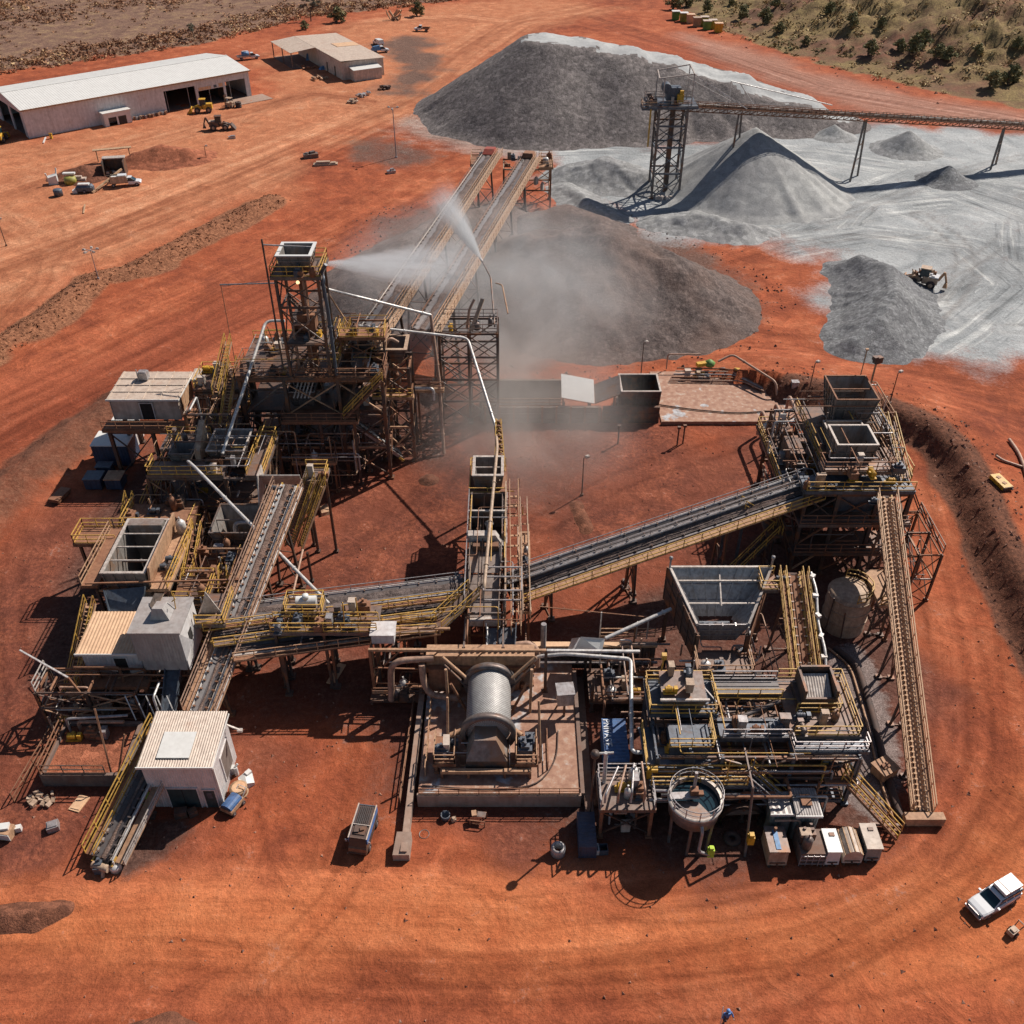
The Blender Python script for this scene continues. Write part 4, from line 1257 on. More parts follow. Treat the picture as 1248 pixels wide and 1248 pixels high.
brace_x(T, (-36.6, 92.6, 0.4), (-36.6, 92.6, 6.2), (-36.6, 97.2, 0.4), (-36.6, 97.2, 6.2), 0.14)
T, rf = house("control_cabin", "narrow cream wing of a cabin behind a red floor deck, beside the dark steelwork", "cabin", -38.6, -31.6, 99.2, 101.4, 7.0, 9.9, "roof_cream", "wall_cream", corr=True, pitch=0.5, eave=0.12, fall=0.1)
deck(T, -38.4, -31.6, 94.5, 98.9, 7.0, "steel_rust", "SE", "rail_yellow")
for x in (-38.0, -32.2):
 for y in (95.0, 100.8):
  column(T, x, y, 0, 6.7, 0.32, "steel_dark")
# site boxes under the cabin
def site_box(label, x0, x1, y0, y1, h, top, body, name="equipment_box", cat="equipment box", group=None, z=0.0, rz=0.0):
 T = thing(name, label, cat, ((x0 + x1) / 2, (y0 + y1) / 2, z), group)
 m = MB().box(x0 + 0.06, x1 - 0.06, y0 + 0.06, y1 - 0.06, z + 0.12, z + h)
 m.corrug((x0, y0 + 0.03, z + 0.15), (x1, y0 + 0.03, z + 0.15), (x0, y0 + 0.03, z + h), 0.35, 0.03, 0.02)
 m.corrug((x1 - 0.03, y0, z + 0.15), (x1 - 0.03, y1, z + 0.15), (x1 - 0.03, y0, z + h), 0.35, 0.03, 0.02)
 m.build("body", body, T)
 m = MB().box(x0 - 0.06, x1 + 0.06, y0 - 0.06, y1 + 0.06, z + h + 0.003, z + h + 0.12)
 m.build("lid", top, T)
 m = MB()
 for xx in (x0 + 0.15, x1 - 0.35):
  m.box(xx, xx + 0.2, y0 + 0.1, y1 - 0.1, z - 0.05, z + 0.14)
 m.build("skid", "steel_dark", T)
 if rz: T.rotation_euler[2] = rz
 return T
site_box("white topped site box with a blue lower body under the cabin", -51.0, -46.6, 94.8, 98.0, 3.0, "roof_white", "blue_dark")
site_box("white topped site box furthest back beside the control cabin", -50.3, -47.2, 99.2, 101.6, 3.0, "roof_white", "wall_white")
site_box("pale blue lidded tool box on the shaded ground left of the stilts", -50.6, -48.6, 89.9, 91.7, 1.5, "steel_blue", "blue_dark")
site_box("brown lidded blue tool box beside the stilt column", -48.1, -46.2, 89.9, 91.7, 1.5, "steel_tan", "blue_dark")
site_box("small blue box behind the pair of tool boxes", -50.0, -48.2, 92.4, 93.6, 1.5, "steel_blue", "blue_dark")
site_box("flat rusty tray lying on the ground left of the tool boxes", -53.6, -52.4, 87.2, 89.6, 0.55, "steel_rust", "steel_rust", "steel_tray", "tray", rz=-0.25)
# screen house: decks around open boxes
T = thing("screen_house", "steel screen house with yellow railed decks in front of the cream cabin", "steel structure", (-32.4, 84.4, 0))
frame(T, (-38.4, -34.4, -30.3, -26.3), (80.6, 84.4, 88.0), (4.0, 8.6), 0.3, "steel_dark", bmats=DARK)
deck(T, -38.4, -30.4, 80.5, 83.0, 9.0, "grate", "SW", "rail_yellow")
deck(T, -38.4, -33.4, 85.4, 88.2, 9.0, "steel_grey", "N", "rail_yellow")
deck(T, -28.0, -26.1, 80.5, 88.2, 9.0, "grate", "EN", "rail_yellow")
handrail(T, [(-27.9, 80.6, 9.0), (-27.9, 88.0, 9.0)])
deck(T, -38.2, -26.5, 80.8, 87.8, 4.5, "grate", "S", "steel_rust")
open_bin(T, (-32.6, -28.6, 83.2, 87.4), (-31.8, -29.4, 84.2, 86.4), 10.2, 8.0, "bin_plate", "rim_pale", bars=2)
open_bin(T, (-36.6, -34.2, 83.0, 85.4), (-36.2, -34.6, 83.4, 85.0), 9.9, 8.2, "bin_plate", "steel_grey")
MB().hexa([(-33.9, 83.2, 8.9), (-33.3, 83.2, 8.9), (-33.3, 86.6, 8.9), (-33.9, 86.6, 8.9), (-33.9, 83.2, 10.2), (-33.3, 83.2, 10.2), (-33.3, 86.6, 12.0), (-33.9, 86.6, 12.0)]).build("side_chute", "dirty_tan", T)
clutter(T, -38, -34, 86, 88, 9.0, 3, 3)
clutter(T, -37.5, -27.5, 81.5, 87, 4.5, 8, 4)
pipework(T, (-38, -26.5, 80.8, 87.6, 1.0, 8.5), 26, 5)
stairs(T, (-39.5, 80.2, 4.5), (-37.0, 87.2, 9.0), 0.9, "steel_rust")
for k in range(6):
 MB().beam((-37.6 + k * 0.5, 80.3, 5.0), (-37.0 + k * 0.5, 80.3, 8.3), 0.1).build("brace", "steel_grey", T)
pipework(T, (-38.6, -26, 80.4, 88.4, 9.0, 11.4), 24, 6, ("rail_yellow", "steel_dark", "galvanised", "steel_rust", "steel_tan"), (.03, .07))
clutter(T, -33.4, -28.4, 81.0, 82.8, 9.0, 4, 8)
# long open bin
T = thing("storage_bin", "long open grey bin with two cross bars and a black inside", "bin", (-36.5, 70, 0))
frame(T, (-39.3, -35.9, -32.6), (65.9, 70.2, 74.8), (3.2, 6.2), 0.28, "steel_dark", bmats=DARK)
open_bin(T, (-38.5, -34.5, 66.2, 74.2), (-38.2, -34.8, 66.8, 73.6), 8.0, 2.6, "bin_plate", "rim_pale", bars=3, th=0.14, rimw=0.3)
MB().box(-38.2, -34.8, 73.0, 74.0, 7.2, 8.3).build("end_shelf", "bin_plate", T)
deck(T, -40.5, -39.0, 65.6, 74.0, 7.0, "steel_rust", "W", "steel_tan")
deck(T, -44.0, -39.6, 72.6, 75.4, 6.2, "steel_rust", "SWN", "rail_yellow")
deck(T, -34.0, -32.4, 65.6, 75.0, 6.6, "steel_tan", "E", "rail_yellow")
MB().hexa([(-34.3, 66, 6.6), (-34.1, 66, 6.6), (-34.1, 74.4, 6.6), (-34.3, 74.4, 6.6), (-34.0, 66, 8.8), (-33.8, 66, 8.8), (-33.8, 74.4, 8.8), (-34.0, 74.4, 8.8)]).build("splash_plate", "steel_tan", T)
column(T, -43.6, 73.0, 0, 5.9, 0.24, "steel_rust"); column(T, -43.6, 75.1, 0, 5.9, 0.24, "steel_rust")
pipework(T, (-39.2, -32.6, 66, 74.6, 0.8, 6), 14, 7)
clutter(T, -33.6, -32.8, 66.5, 74.5, 6.6, 4, 9)
chute(T, (-36.3, 65.4, 6.8), (-35.8, 62.2, 3.6), 3.6, 2.0, "steel_blue", wall=0.5)
stairs(T, (-31.8, 64.0, 2.6), (-31.9, 74.5, 6.6), 0.9, "steel_rust")
MB().beam((-39.8, 65.2, 7.6), (-24.9, 66.0, 7.4), 0.14, 0.14).build("tie_beam", "steel_rust", T)
# second bin
T = thing("storage_bin", "square open bin with a bent pipe inside, under the long white pipe", "bin", (-28.2, 75.6, 0))
frame(T, (-30.6, -25.8), (73.0, 78.4), (3.0, 5.6), 0.28, "steel_dark", bmats=DARK)
open_bin(T, (-30.4, -26.0, 73.3, 78.0), (-29.6, -26.8, 74.2, 77.0), 7.0, 4.0, "bin_plate", "steel_grey", bars=1)
pipe(T, [(-28.4, 74.4, 4.5), (-28.4, 75.6, 6.6), (-26.6, 75.6, 6.6)], 0.25, "galvanised", 0.6)
deck(T, -31.6, -25.2, 71.6, 73.2, 5.2, "grate", "S", "steel_rust")
clutter(T, -31, -26, 72, 73, 5.2, 4, 12)
pipework(T, (-31, -25, 70, 78, 0.6, 5.5), 18, 13)
T2 = thing("transfer_chute", "pale curved chute plate above the head of the ribbed conveyor", "chute", (-23.9, 79, 0))
MB().plate([(-25.8, 79.6, 8.6), (-22.0, 79.6, 8.6), (-21.6, 78.0, 10.9), (-25.8, 78.0, 10.9)], 0.12).build("back_plate", "rim_pale", T2)
MB().plate([(-25.9, 76.4, 8.2), (-25.9, 79.6, 8.2), (-25.9, 79.6, 11.0), (-25.9, 77.6, 11.0)], 0.12).build("side_plate", "rim_pale", T2)
for x, y in ((-25.7, 79.8), (-21.8, 79.8)):
 column(T2, x, y, 0, 8.6, 0.24)
MB().beam((-25.6, 80.0, 8.4), (-21.9, 80.0, 8.4), 0.2).build("girder", "galvanised", T2)
# stair and pipe maze between the bins and belts
T = thing("middle_gantry", "dark gantry of pipes, stairs and yellow rails between the long bin and the ribbed conveyor", "steel structure", (-29, 68, 0))
frame(T, (-31.9, -29.0, -26.2), (64.8, 68.4, 71.4), (2.8, 5.4), 0.24, "steel_dark", bmats=DARK, single=.4)
deck(T, -31.9, -28.6, 64.8, 68.2, 5.8, "steel_dark", "SNE", "rail_yellow")
deck(T, -29.0, -26.2, 68.4, 71.4, 4.4, "steel_rust", "SW", "rail_yellow")
stairs(T, (-27.4, 64.2, 2.8), (-28.0, 68.6, 5.8), .8, "steel_rust")
chute(T, (-30.4, 72.0, 5.4), (-29.4, 67.6, 2.4), 1.6, 1.1, "steel_rust")
clutter(T, -31.6, -26.6, 65, 71, 5.8, 6, 161)
clutter(T, -31.6, -26.6, 65, 71, 2.9, 6, 162)
pipework(T, (-32.4, -25.6, 63, 72.4, .5, 7.4), 44, 163, ("steel_dark", "rail_yellow", "steel_rust", "galvanised", "steel_tan"), (.04, .1))
T = thing("back_gantry", "low dark gantry with chutes and rusty plates between the screen house and the long bin", "steel structure", (-36, 77.6, 0))
frame(T, (-40.0, -36.4, -32.6), (75.6, 79.6), (2.8, 5.6), 0.24, "steel_dark", bmats=DARK, single=.4)
deck(T, -40.2, -36.6, 75.6, 79.4, 6.0, "steel_rust", "WS", "rail_yellow")
MB().hexa([(-36.0, 75.8, 4.6), (-33.4, 75.8, 4.6), (-33.4, 79, 4.6), (-36.0, 79, 4.6), (-36.4, 75.4, 6.4), (-33.0, 75.4, 6.4), (-33.0, 79.4, 6.4), (-36.4, 79.4, 6.4)]).build("hood", "steel_rust", T)
stairs(T, (-41.4, 74.6, 1.0), (-40.8, 80.4, 6.0), .8, "steel_rust")
clutter(T, -39.8, -37, 76, 79, 6.0, 4, 164)
clutter(T, -35.8, -33.4, 76, 79, 6.42, 3, 165)
pipework(T, (-41, -31, 74.8, 80.4, .5, 7.6), 36, 166, ("steel_dark", "rail_yellow", "steel_rust", "galvanised", "steel_tan"), (.04, .1))
# cabins in front of the bins
T, rf = house("motor_house", "tan ribbed roof motor house with a white painted front beside the bins", "cabin", -38.1, -32.9, 57.9, 62.3, 3.4, 6.5, "roof_tan", "wall_white", corr=True, pitch=0.3, eave=0.3, fall=0.35)
door(T, -35.3, -34.2, 57.9, 3.5, 5.4, "dark_inside", name="doorway")
deck(T, -38.6, -32.4, 56.4, 62.6, 3.3, "steel_rust", "W", "rail_yellow")
for x in (-38.2, -35.4, -32.7):
 for y in (56.7, 62.2):
  column(T, x, y, 0, 3.0, 0.26, "steel_rust")
stairs(T, (-40.2, 57.2, 0.6), (-39.2, 64.0, 6.2), 0.9, "steel_tan")
T = thing("sample_house", "boxy grey clad hut overhanging on stilts with a tilted unit on its roof", "cabin", (-30.6, 59.6, 0))
X0, X1, Y0, Y1 = -32.8, -28.6, 57.3, 61.6
m = MB()
m.hexa([(X0 + .25, Y0 + .25, 4.4), (X1 - .05, Y0 + .25, 4.4), (X1 - .05, Y1, 4.4), (X0 + .25, Y1, 4.4), (X0 + .1, Y0 + .1, 9.0), (X1 - .1, Y0 + .1, 9.0), (X1 - .1, Y1, 9.0), (X0 + .1, Y1, 9.0)])
m.corrug((X0, Y0 + .03, 5.6), (X1, Y0 + .03, 5.6), (X0, Y0 + .03, 9.0), 0.26, 0.035, 0.025)
m.corrug((X0, Y1, 5.6), (X0, Y0, 5.6), (X0, Y1, 9.0), 0.26, 0.035, 0.025)
m.box(X0 + 0.2, X1 - 0.2, Y0 + 0.14, Y0 + 0.22, 4.3, 5.58)
m.build("wall", "clad_grey", T)
m = MB().plate([(X1 - .02, Y0, 5.6), (X1 + .5, Y0 + 1.2, 7.0), (X1 - .02, Y0, 9.0)], 0.05)
m.plate([(X1, Y0 + .06, 4.4), (X1, Y1, 4.4), (X1, Y1, 9.0), (X1, Y0 + .06, 9.0)], 0.06)
m.build("end_wall", "wall_white", T)
rf = MB().box(X0 - .15, X1 + .2, Y0 - .15, Y1 + .1, 9.02, 9.18).build("roof", "clad_grey", T)
m = MB().hexa([(-31.4, 58.7, 9.2), (-29.7, 58.7, 9.2), (-29.7, 60.3, 9.2), (-31.4, 60.3, 9.2), (-31.1, 59.0, 10.3), (-30.2, 59.0, 10.3), (-30.2, 60.3, 10.0), (-31.1, 60.3, 10.0)])
m.build("roof_unit", "clad_grey", rf)
MB().plate([(-32.0, 60.6, 9.2), (-31.2, 59.6, 9.3), (-30.6, 61.0, 10.2), (-31.6, 61.4, 9.9)], 0.06).build("loose_sheet", "dirty_tan", rf)
MB().tube((-29.6, 60.2, 9.2), (-29.6, 60.6, 10.6), 0.05, 6).tube((-29.6, 59.9, 10.3), (-29.2, 59.9, 10.7), 0.05, 6).build("bracket", "rail_yellow", rf)
MB().box(X1 + 0.02, X1 + .1, 58.9, 59.7, 6.3, 7.5).build("hatch", "dark_inside", T)
for x in (-32.4, -28.9):
 for y in (57.8, 61.3):
  column(T, x, y, 0, 4.4, 0.28)
chute(T, (-30.2, 58.6, 4.6), (-30.0, 52.8, 1.2), 1.3, 1.0, "steel_blue", wall=0.5)
deck(T, -28.4, -25.8, 60.4, 64.4, 7.0, "grate", "SE", "rail_yellow")
MB().plate([(-28.3, 62.0, 7.0), (-26.4, 62.0, 7.0), (-27.4, 62.0, 9.6)], 0.08).build("gusset_plate", "rim_pale", T)
for x in (-28.2, -26.0):
 column(T, x, 64.2, 0, 6.7, 0.24)
pipework(T, (-33, -26, 57.5, 64, 0.6, 4.5), 14, 15)
# ribbed conveyor down to the white shed
c1, pt, L = conveyor("inclined_conveyor", "steep conveyor with pale ribs running down behind the white shed", P(243, 868, 3.6), P(352, 592, 10.6), 1.1, "B",
 legs=(3, 9, 15, 21), beltmat="belt_worn", walkmat="steel_tan", railmat="pipe_rust", strmat="rim_pale", idle=0.8, walkw=0.7, load="ore_brown", idlemat="steel_rust")
for s, mt in ((-0.78, "pipe_pale"), (-1.1, "pipe_rust"), (0.85, "pipe_pale"), (1.2, "pipe_rust"), (1.45, "pipe_pale")):
 MB().tube(pt(0, s, 0.12), pt(L, s, 0.12), 0.055, 6).build("service_pipe", mt, c1)
T = thing("access_stairs", "long yellow railed stair climbing beside the ribbed conveyor", "stairs", (-20.5, 74, 0))
stairs(T, P(352, 668, 4.2), P(380, 584, 10.3), 1.0, "steel_tan")
stairs(T, P(366, 668, 4.2), P(394, 590, 10.0), 0.6, "steel_tan")
p = P(386, 582, 10.3)
deck(T, p.x - 1.4, p.x + 1.0, p.y - 0.4, p.y + 1.8, 10.2, "grate", "NE", "rail_yellow")
column(T, p.x - 1.2, p.y + 0.4, 0, 9.9, 0.24); column(T, p.x + 0.8, p.y + 0.4, 0, 9.9, 0.24)
q = P(356, 676, 4.2)
column(T, q.x, q.y + 0.6, 0, 4.0, 0.22); column(T, q.x + 1.4, q.y + 0.6, 0, 4.0, 0.22)
clutter(T, p.x - 0.6, p.x + 0.6, p.y + 0.2, p.y + 1.2, 10.2, 2, 31)
# tail conveyor on the ground in front
c2, pt, L = conveyor("inclined_conveyor", "low tail conveyor with one yellow handrail reaching the ground left of the white shed", P(126, 1046, 1.0), P(207, 884, 4.4), 1.1, "L",
 legs=(5, 9.5), beltmat="belt", walkmat="steel_rust", railmat="rail_yellow", strmat="rim_pale", idle=0.7, walkw=0.8, load="ore_brown")
for s in (-0.9, 0.9):
 MB().tube(pt(0, s, 0.2), pt(L, s, 0.2), 0.07, 6).build("service_pipe", "pipe_pale", c2)
MB().hexa([pt(0, .95, -.3), pt(0, 1.9, -.3), pt(L * .6, 1.9, -.3), pt(L * .6, .95, -.3), pt(0, .95, -.2), pt(0, 1.9, -.2), pt(L * .6, 1.9, -.2), pt(L * .6, .95, -.2)]).build("side_tray", "steel_tan", c2)
handrail(c2, [pt(0, 1.88, -.2), pt(L * .6, 1.88, -.2)], "rim_pale", .7)
handrail(c2, [pt(0, -.8, -.1), pt(L, -.8, -.1)], "rail_yellow", .8)
m = MB().tube(pt(-0.6, -0.7, -0.2), pt(-0.6, 0.7, -0.2), 0.3, 12).tube(pt(-0.6, 0.2, -0.2), pt(-1.2, 0.3, -0.7), 0.16, 8)
m.build("tail_drum", "dirty_tan", c2)
clutter(c2, pt(0.4, 0, 0).x - 0.6, pt(0.4, 0, 0).x + 0.9, pt(0, 0, 0).y - 0.4, pt(0, 0, 0).y + 0.2, 0.0, 3, 40)
# settling pit with rusty rails
T = thing("settling_pit", "raised mud filled pit with rusty rails left of the tail conveyor", "pit", (-35.8, 51, 0))
m = MB().box(-39.3, -32.4, 48.3, 48.6, 0, 1.5).box(-39.3, -39.0, 48.6, 54.0, 0, 1.5).box(-32.7, -32.4, 48.6, 54.0, 0, 1.5).box(-39.0, -32.7, 53.7, 54.0, 0, 1.5)
m.build("pit_wall", "concrete_dark", T)
MB().box(-39.0, -32.7, 48.6, 53.7, 0.2, 1.15).build("mud_fill", "soil_red", T)
handrail(T, [(-39.2, 48.4, 1.5), (-39.2, 53.9, 1.5)], "steel_rust")
handrail(T, [(-39.0, 48.45, 1.5), (-33.8, 48.45, 1.5)], "steel_dark")
handrail(T, [(-41.2, 46.8, 0), (-40.6, 53.8, 0)], "steel_rust")
MB().beam((-33.2, 48.0, 0.2), (-34.6, 51.6, 6.0), 0.14).beam((-33.1, 48.0, 0.2), (-32.2, 50.4, 4.2), 0.12).build("davit_post", "steel_rust", T)
pipe(T, [(-37.6, 53.2, 1.4), (-37.6, 53.2, 2.4), (-33.6, 53.2, 2.4)], 0.16, "pipe_rust")
pipe(T, [(-38.4, 53.0, 1.2), (-38.4, 53.0, 3.0), (-33.2, 53.4, 3.0)], 0.12, "galvanised")
clutter(T, -38, -34, 52.2, 53.2, 1.15, 5, 44)
# pump gantry behind the pit
T = thing("pump_gantry", "dark open gantry full of pipework between the motor house and the mud pit", "steel structure", (-36.5, 55.5, 0))
frame(T, (-41.2, -36.8, -32.6), (54.6, 57.4), (2.6, 4.6), 0.24, "steel_dark", bmats=DARK, skip=0.3)
handrail(T, [(-41.2, 54.7, 4.6), (-41.2, 57.3, 4.6)], "rim_pale")
pipework(T, (-41, -30, 53.6, 57.6, 0.4, 5.4), 36, 17)
clutter(T, -41, -33, 54.9, 57.2, 0.1, 8, 18)
MB().beam((-43.8, 58.6, 5.6), (-38.2, 55.2, 5.8), 0.14).build("boom", "pipe_pale", T)
MB().beam((-38.2, 55.2, 5.8), (-36.6, 55.0, 0.2), 0.16).build("post", "steel_rust", T)
for k in range(5):
 x = -33.4 + k * 0.9
 MB().beam((x, 54.4, 4.4), (x + 0.9, 53.2, 2.6), 0.09).build("stay", "pipe_pale", T)
# white shed
X0, X1, Y0, Y1 = -29.4, -23.8, 46.3, 51.4
T, rf = house("white_shed", "tall white ribbed shed with dark green double doors and a pale roof panel", "shed", X0, X1, Y0, Y1, 0, 5.7, "roof_cream", "wall_white", corr=True, pitch=0.2, eave=0.18, fall=0.25)
T["label"] = "tall white clad shed with dark green doors and a pale panel on its ribbed roof"
MB().hexa([(-28.2, 46.9, 5.58), (-25.6, 46.9, 5.58), (-25.6, 49.4, 5.69), (-28.2, 49.4, 5.69), (-28.2, 46.9, 5.66), (-25.6, 46.9, 5.66), (-25.6, 49.4, 5.77), (-28.2, 49.4, 5.77)]).build("roof_panel", "roof_white", rf)
d = door(T, -27.9, -25.5, Y0, 0.05, 2.5, "door_green")
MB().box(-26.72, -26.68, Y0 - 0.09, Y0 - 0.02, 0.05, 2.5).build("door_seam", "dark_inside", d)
d = door(T, -25.0, -24.1, Y0, 0.05, 2.3, "door_green")
MB().box(-24.75, -24.35, Y0 - 0.1, Y0 - 0.063, 1.3, 2.0).build("pane", "steel_blue", d)
door(T, 48.2, 50.2, X1, 0.9, 3.9, "concrete_dark", face="E", name="side_hatch")
MB().beam((X1 + 0.1, Y0 + 0.1, 0.1), (X1 + 0.1, Y0 + 0.1, 5.3), 0.14).build("downpipe", "roof_white", T)
MB().beam((X1 + 0.15, 50.8, 4.9), (X1 + 1.2, 50.6, 4.5), 0.12).cbox((X1 + 1.2, 50.6, 4.45), (0.4, 0.3, 0.2)).build("wall_lamp", "rim_pale", T)
# dark process block
T = thing("process_block", "large dark multi level steel block carrying the tall tower", "steel structure", (-22, 97, 0))
frame(T, (-30.6, -25.6, -19.6, -14.6), (92.5, 97.0, 101.2), (4.6, 9.0, 13.6), 0.36, "steel_dark", bmats=DARK, inner=True, single=0.4)
deck(T, -31.0, -14.2, 92.2, 97.0, 14.0, "steel_dark", "SWE", "steel_rust")
deck(T, -30.8, -14.4, 97.1, 101.4, 13.98, "grate", "N", "rail_yellow")
deck(T, -26.2, -17.6, 90.9, 93.4, 9.0, "steel_rust", "SWE", "steel_rust")
deck(T, -30.4, -14.8, 93.5, 101.0, 9.0, "steel_dark", "", "steel_rust")
deck(T, -30.4, -19.8, 92.8, 101.0, 4.6, "steel_dark", "S", "steel_rust")
for x in (-25.8, -21.9, -18.0):
 column(T, x, 91.1, 0, 8.7, 0.28, "steel_dark")
open_bin(T, (-25.6, -22.6, 93.2, 95.6), (-25.2, -23.0, 93.6, 95.2), 11.5, 9.6, "steel_grey", "galvanised", bars=2)
chute(T, (-18.2, 95.8, 12.6), (-19.6, 92.6, 8.9), 1.4, 1.2, "steel_dark")
clutter(T, -30, -15, 97.6, 101, 14.0, 9, 21)
clutter(T, -30, -25.4, 92.8, 96.4, 14.0, 4, 22)
clutter(T, -19, -15, 92.8, 96.4, 14.0, 4, 23)
clutter(T, -29, -16, 94, 100, 9.0, 13, 24)
clutter(T, -29, -20, 93.5, 100, 4.6, 10, 25)
pipework(T, (-30.4, -14.6, 91.6, 101, 0.6, 8.6), 44, 26)
pipework(T, (-30.4, -14.6, 92.0, 101, 9.2, 15.4), 34, 27)
for k in range(5):
 x = -24.8 + 0.42 * k
 MB().beam((x, 92.4, 11.2), (x + 0.9, 93.6, 13.6), 0.12).build("sheet_strip", "rim_pale", T)
pipework(T, (-31, -14, 92, 101.4, 14.1, 17.0), 30, 19, ("steel_dark", "steel_rust", "rail_yellow", "galvanised", "steel_tan"), (.03, .09))
clutter(T, -30, -25, 97.5, 101, 14.0, 5, 20)
stairs(T, (-19.2, 91.6, 9.0), (-14.4, 91.8, 14.0), 0.8, "steel_rust")
handrail(T, [(-19.6, 97.2, 14.0), (-14.6, 97.2, 14.0)], "rail_yellow")
# left wing of the block, with its yellow stair
T = thing("stair_wing", "dark stair wing with yellow rails between the cream cabin and the tall tower", "steel structure", (-33.4, 94, 0))
frame(T, (-36.2, -33.6, -31.2), (88.8, 93.4, 97.6), (4.0, 8.0, 11.4), 0.26, "steel_dark", bmats=DARK)
deck(T, -36.3, -31.2, 93.4, 97.8, 11.8, "steel_dark", "WN", "rail_yellow")
deck(T, -36.3, -31.2, 88.8, 93.2, 8.4, "steel_dark", "WS", "steel_rust")
stairs(T, (-35.4, 86.2, 3.6), (-34.6, 93.2, 8.4), 0.9, "steel_rust")
stairs(T, (-32.4, 89.0, 8.4), (-31.8, 95.4, 14.0), 0.9, "steel_tan")
stairs(T, (-33.4, 92.0, 11.8), (-32.6, 97.6, 15.6), 0.7, "steel_tan")
clutter(T, -36, -32, 94, 97.4, 11.8, 6, 28)
pipework(T, (-36.2, -31, 87.5, 97.5, 0.6, 12.5), 34, 29)
# transfer house on the block, at the head of the first long conveyor
T = thing("transfer_house", "cramped steel transfer house with yellow rails where the first long conveyor meets the block", "steel structure", (-16.6, 97.6, 14))
frame(T, (-19.2, -14.4), (95.0, 99.6), (17.4,), 0.24, "steel_dark", z0=14.0, bmats=("steel_tan", "steel_dark", "steel_rust"))
deck(T, -19.4, -14.2, 94.8, 97.2, 17.6, "steel_rust", "SWE", "rail_yellow")
clutter(T, -19, -14.8, 95.2, 97, 17.6, 5, 45)
clutter(T, -19, -14.8, 95.4, 99.4, 14.1, 6, 46)
pipework(T, (-20, -13.6, 94.6, 99.8, 14.2, 19), 24, 47, ("steel_tan", "rail_yellow", "steel_dark", "galvanised", "steel_rust"), (.04, .1))
stairs(T, (-20.2, 93.4, 14.0), (-18.6, 97.6, 17.6), 0.7, "steel_tan")
chute(T, (-17.0, 98.6, 16.8), (-17.4, 94.2, 14.2), 1.6, 1.3, "bin_plate")
# hanging platforms in the gap below
T = thing("hanging_platform", "rusty hung platform with strut ends sticking out below the dark block's front", "platform", (-22, 90.4, 0))
deck(T, -31.0, -27.0, 90.6, 92.0, 6.6, "steel_rust", "SW", "steel_rust")
deck(T, -25.4, -20.4, 89.4, 90.8, 4.4, "steel_tan", "SE", "steel_tan")
for x, y, z in ((-30.8, 90.8, 6.3), (-27.2, 90.8, 6.3), (-25.2, 89.6, 4.1), (-20.6, 89.6, 4.1)):
 column(T, x, y, 0, z, 0.22, "steel_rust")
clutter(T, -25, -21, 89.7, 90.5, 4.4, 4, 48)
pipework(T, (-31, -17, 88.6, 92.4, 0.4, 8.6), 34, 49, ("steel_tan", "steel_rust", "pipe_rust", "galvanised", "steel_dark"), (.04, .1))
# tall tower with its receiving bin
T = thing("processing_tower", "tallest square lattice tower with an open white bin on top", "tower", (-22.3, 94.3, 14))
frame(T, (-24.6, -20.2), (92.2, 96.4), (18.2, 22.6, 25.8), 0.28, "steel_dark", z0=14.0, bmats=("steel_dark", "steel_grey", "steel_dark"), single=0.2)
deck(T, -25.0, -19.8, 91.8, 96.8, 26.1, "grate", "SNEW", "rail_yellow")
open_bin(T, (-24.2, -20.8, 92.6, 96.0), (-23.8, -21.2, 93.0, 95.6), 28.0, 26.1, "bin_plate", "plate_white", rimw=0.34, ribs=True)
MB().beam((-25.3, 92.0, 15.0), (-25.6, 93.2, 29.6), 0.16).build("mast", "steel_dark", T)
MB().beam((-25.6, 93.2, 29.0), (-20.6, 95.2, 27.9), 0.12).build("tie_bar", "galvanised", T)
m = MB().box(-22.8, -21.8, 93.9, 94.9, 14.2, 19.2).box(-23.3, -21.4, 93.4, 95.3, 19.21, 21.0).box(-22.7, -22.0, 94.0, 94.7, 21.01, 26.0)
m.build("drop_chute", "steel_rust", T)
clutter(T, -24.2, -20.8, 92.6, 96, 18.25, 5, 36)
MB().box(-24.4, -20.4, 92.4, 96.2, 18.1, 18.2).build("floor_plate", "grate", T)
pipe(T, [(-23.8, 93.2, 14.2), (-23.8, 93.2, 20), (-22.0, 93.2, 20), (-22.0, 93.2, 25.6)], 0.14, "pipe_rust")
pipe(T, [(-19.6, 92.4, 14.2), (-19.6, 92.4, 22.2), (-19.9, 92.6, 26.2), (-19.2, 92.4, 27.2)], 0.2, "steel_blue", 0.8)
stairs(T, (-24.2, 95.4, 14.0), (-20.8, 95.4, 18.2), 0.7, "steel_dark", rails=False)
stairs(T, (-20.8, 94.9, 18.2), (-24.2, 94.9, 22.4), 0.7, "steel_dark", rails=False)
pipework(T, (-24.4, -20.4, 92.4, 96.2, 14.4, 21), 16, 30)
m = MB().lathe([(0.0, 0), (0.16, 0.02), (0.2, 0.16), (0.12, 0.3), (0.0, 0.32)], (-22.2, 91.7, 25.4), 10)
m.build("work_lamp", "lamp_glow", T)
clutter(T, -24.6, -20.2, 91.9, 92.4, 26.1, 3, 33)
# small inclined belt under the block
conveyor("inclined_conveyor", "short steep belt with a pale top under the dark block, foot on the red ground", P(488, 553, 0.9), P(424, 508, 7.6), 1.3, None,
   legs=(6,), beltmat="belt_worn", strmat="galvanised", idle=0.6, load="sand_grey")
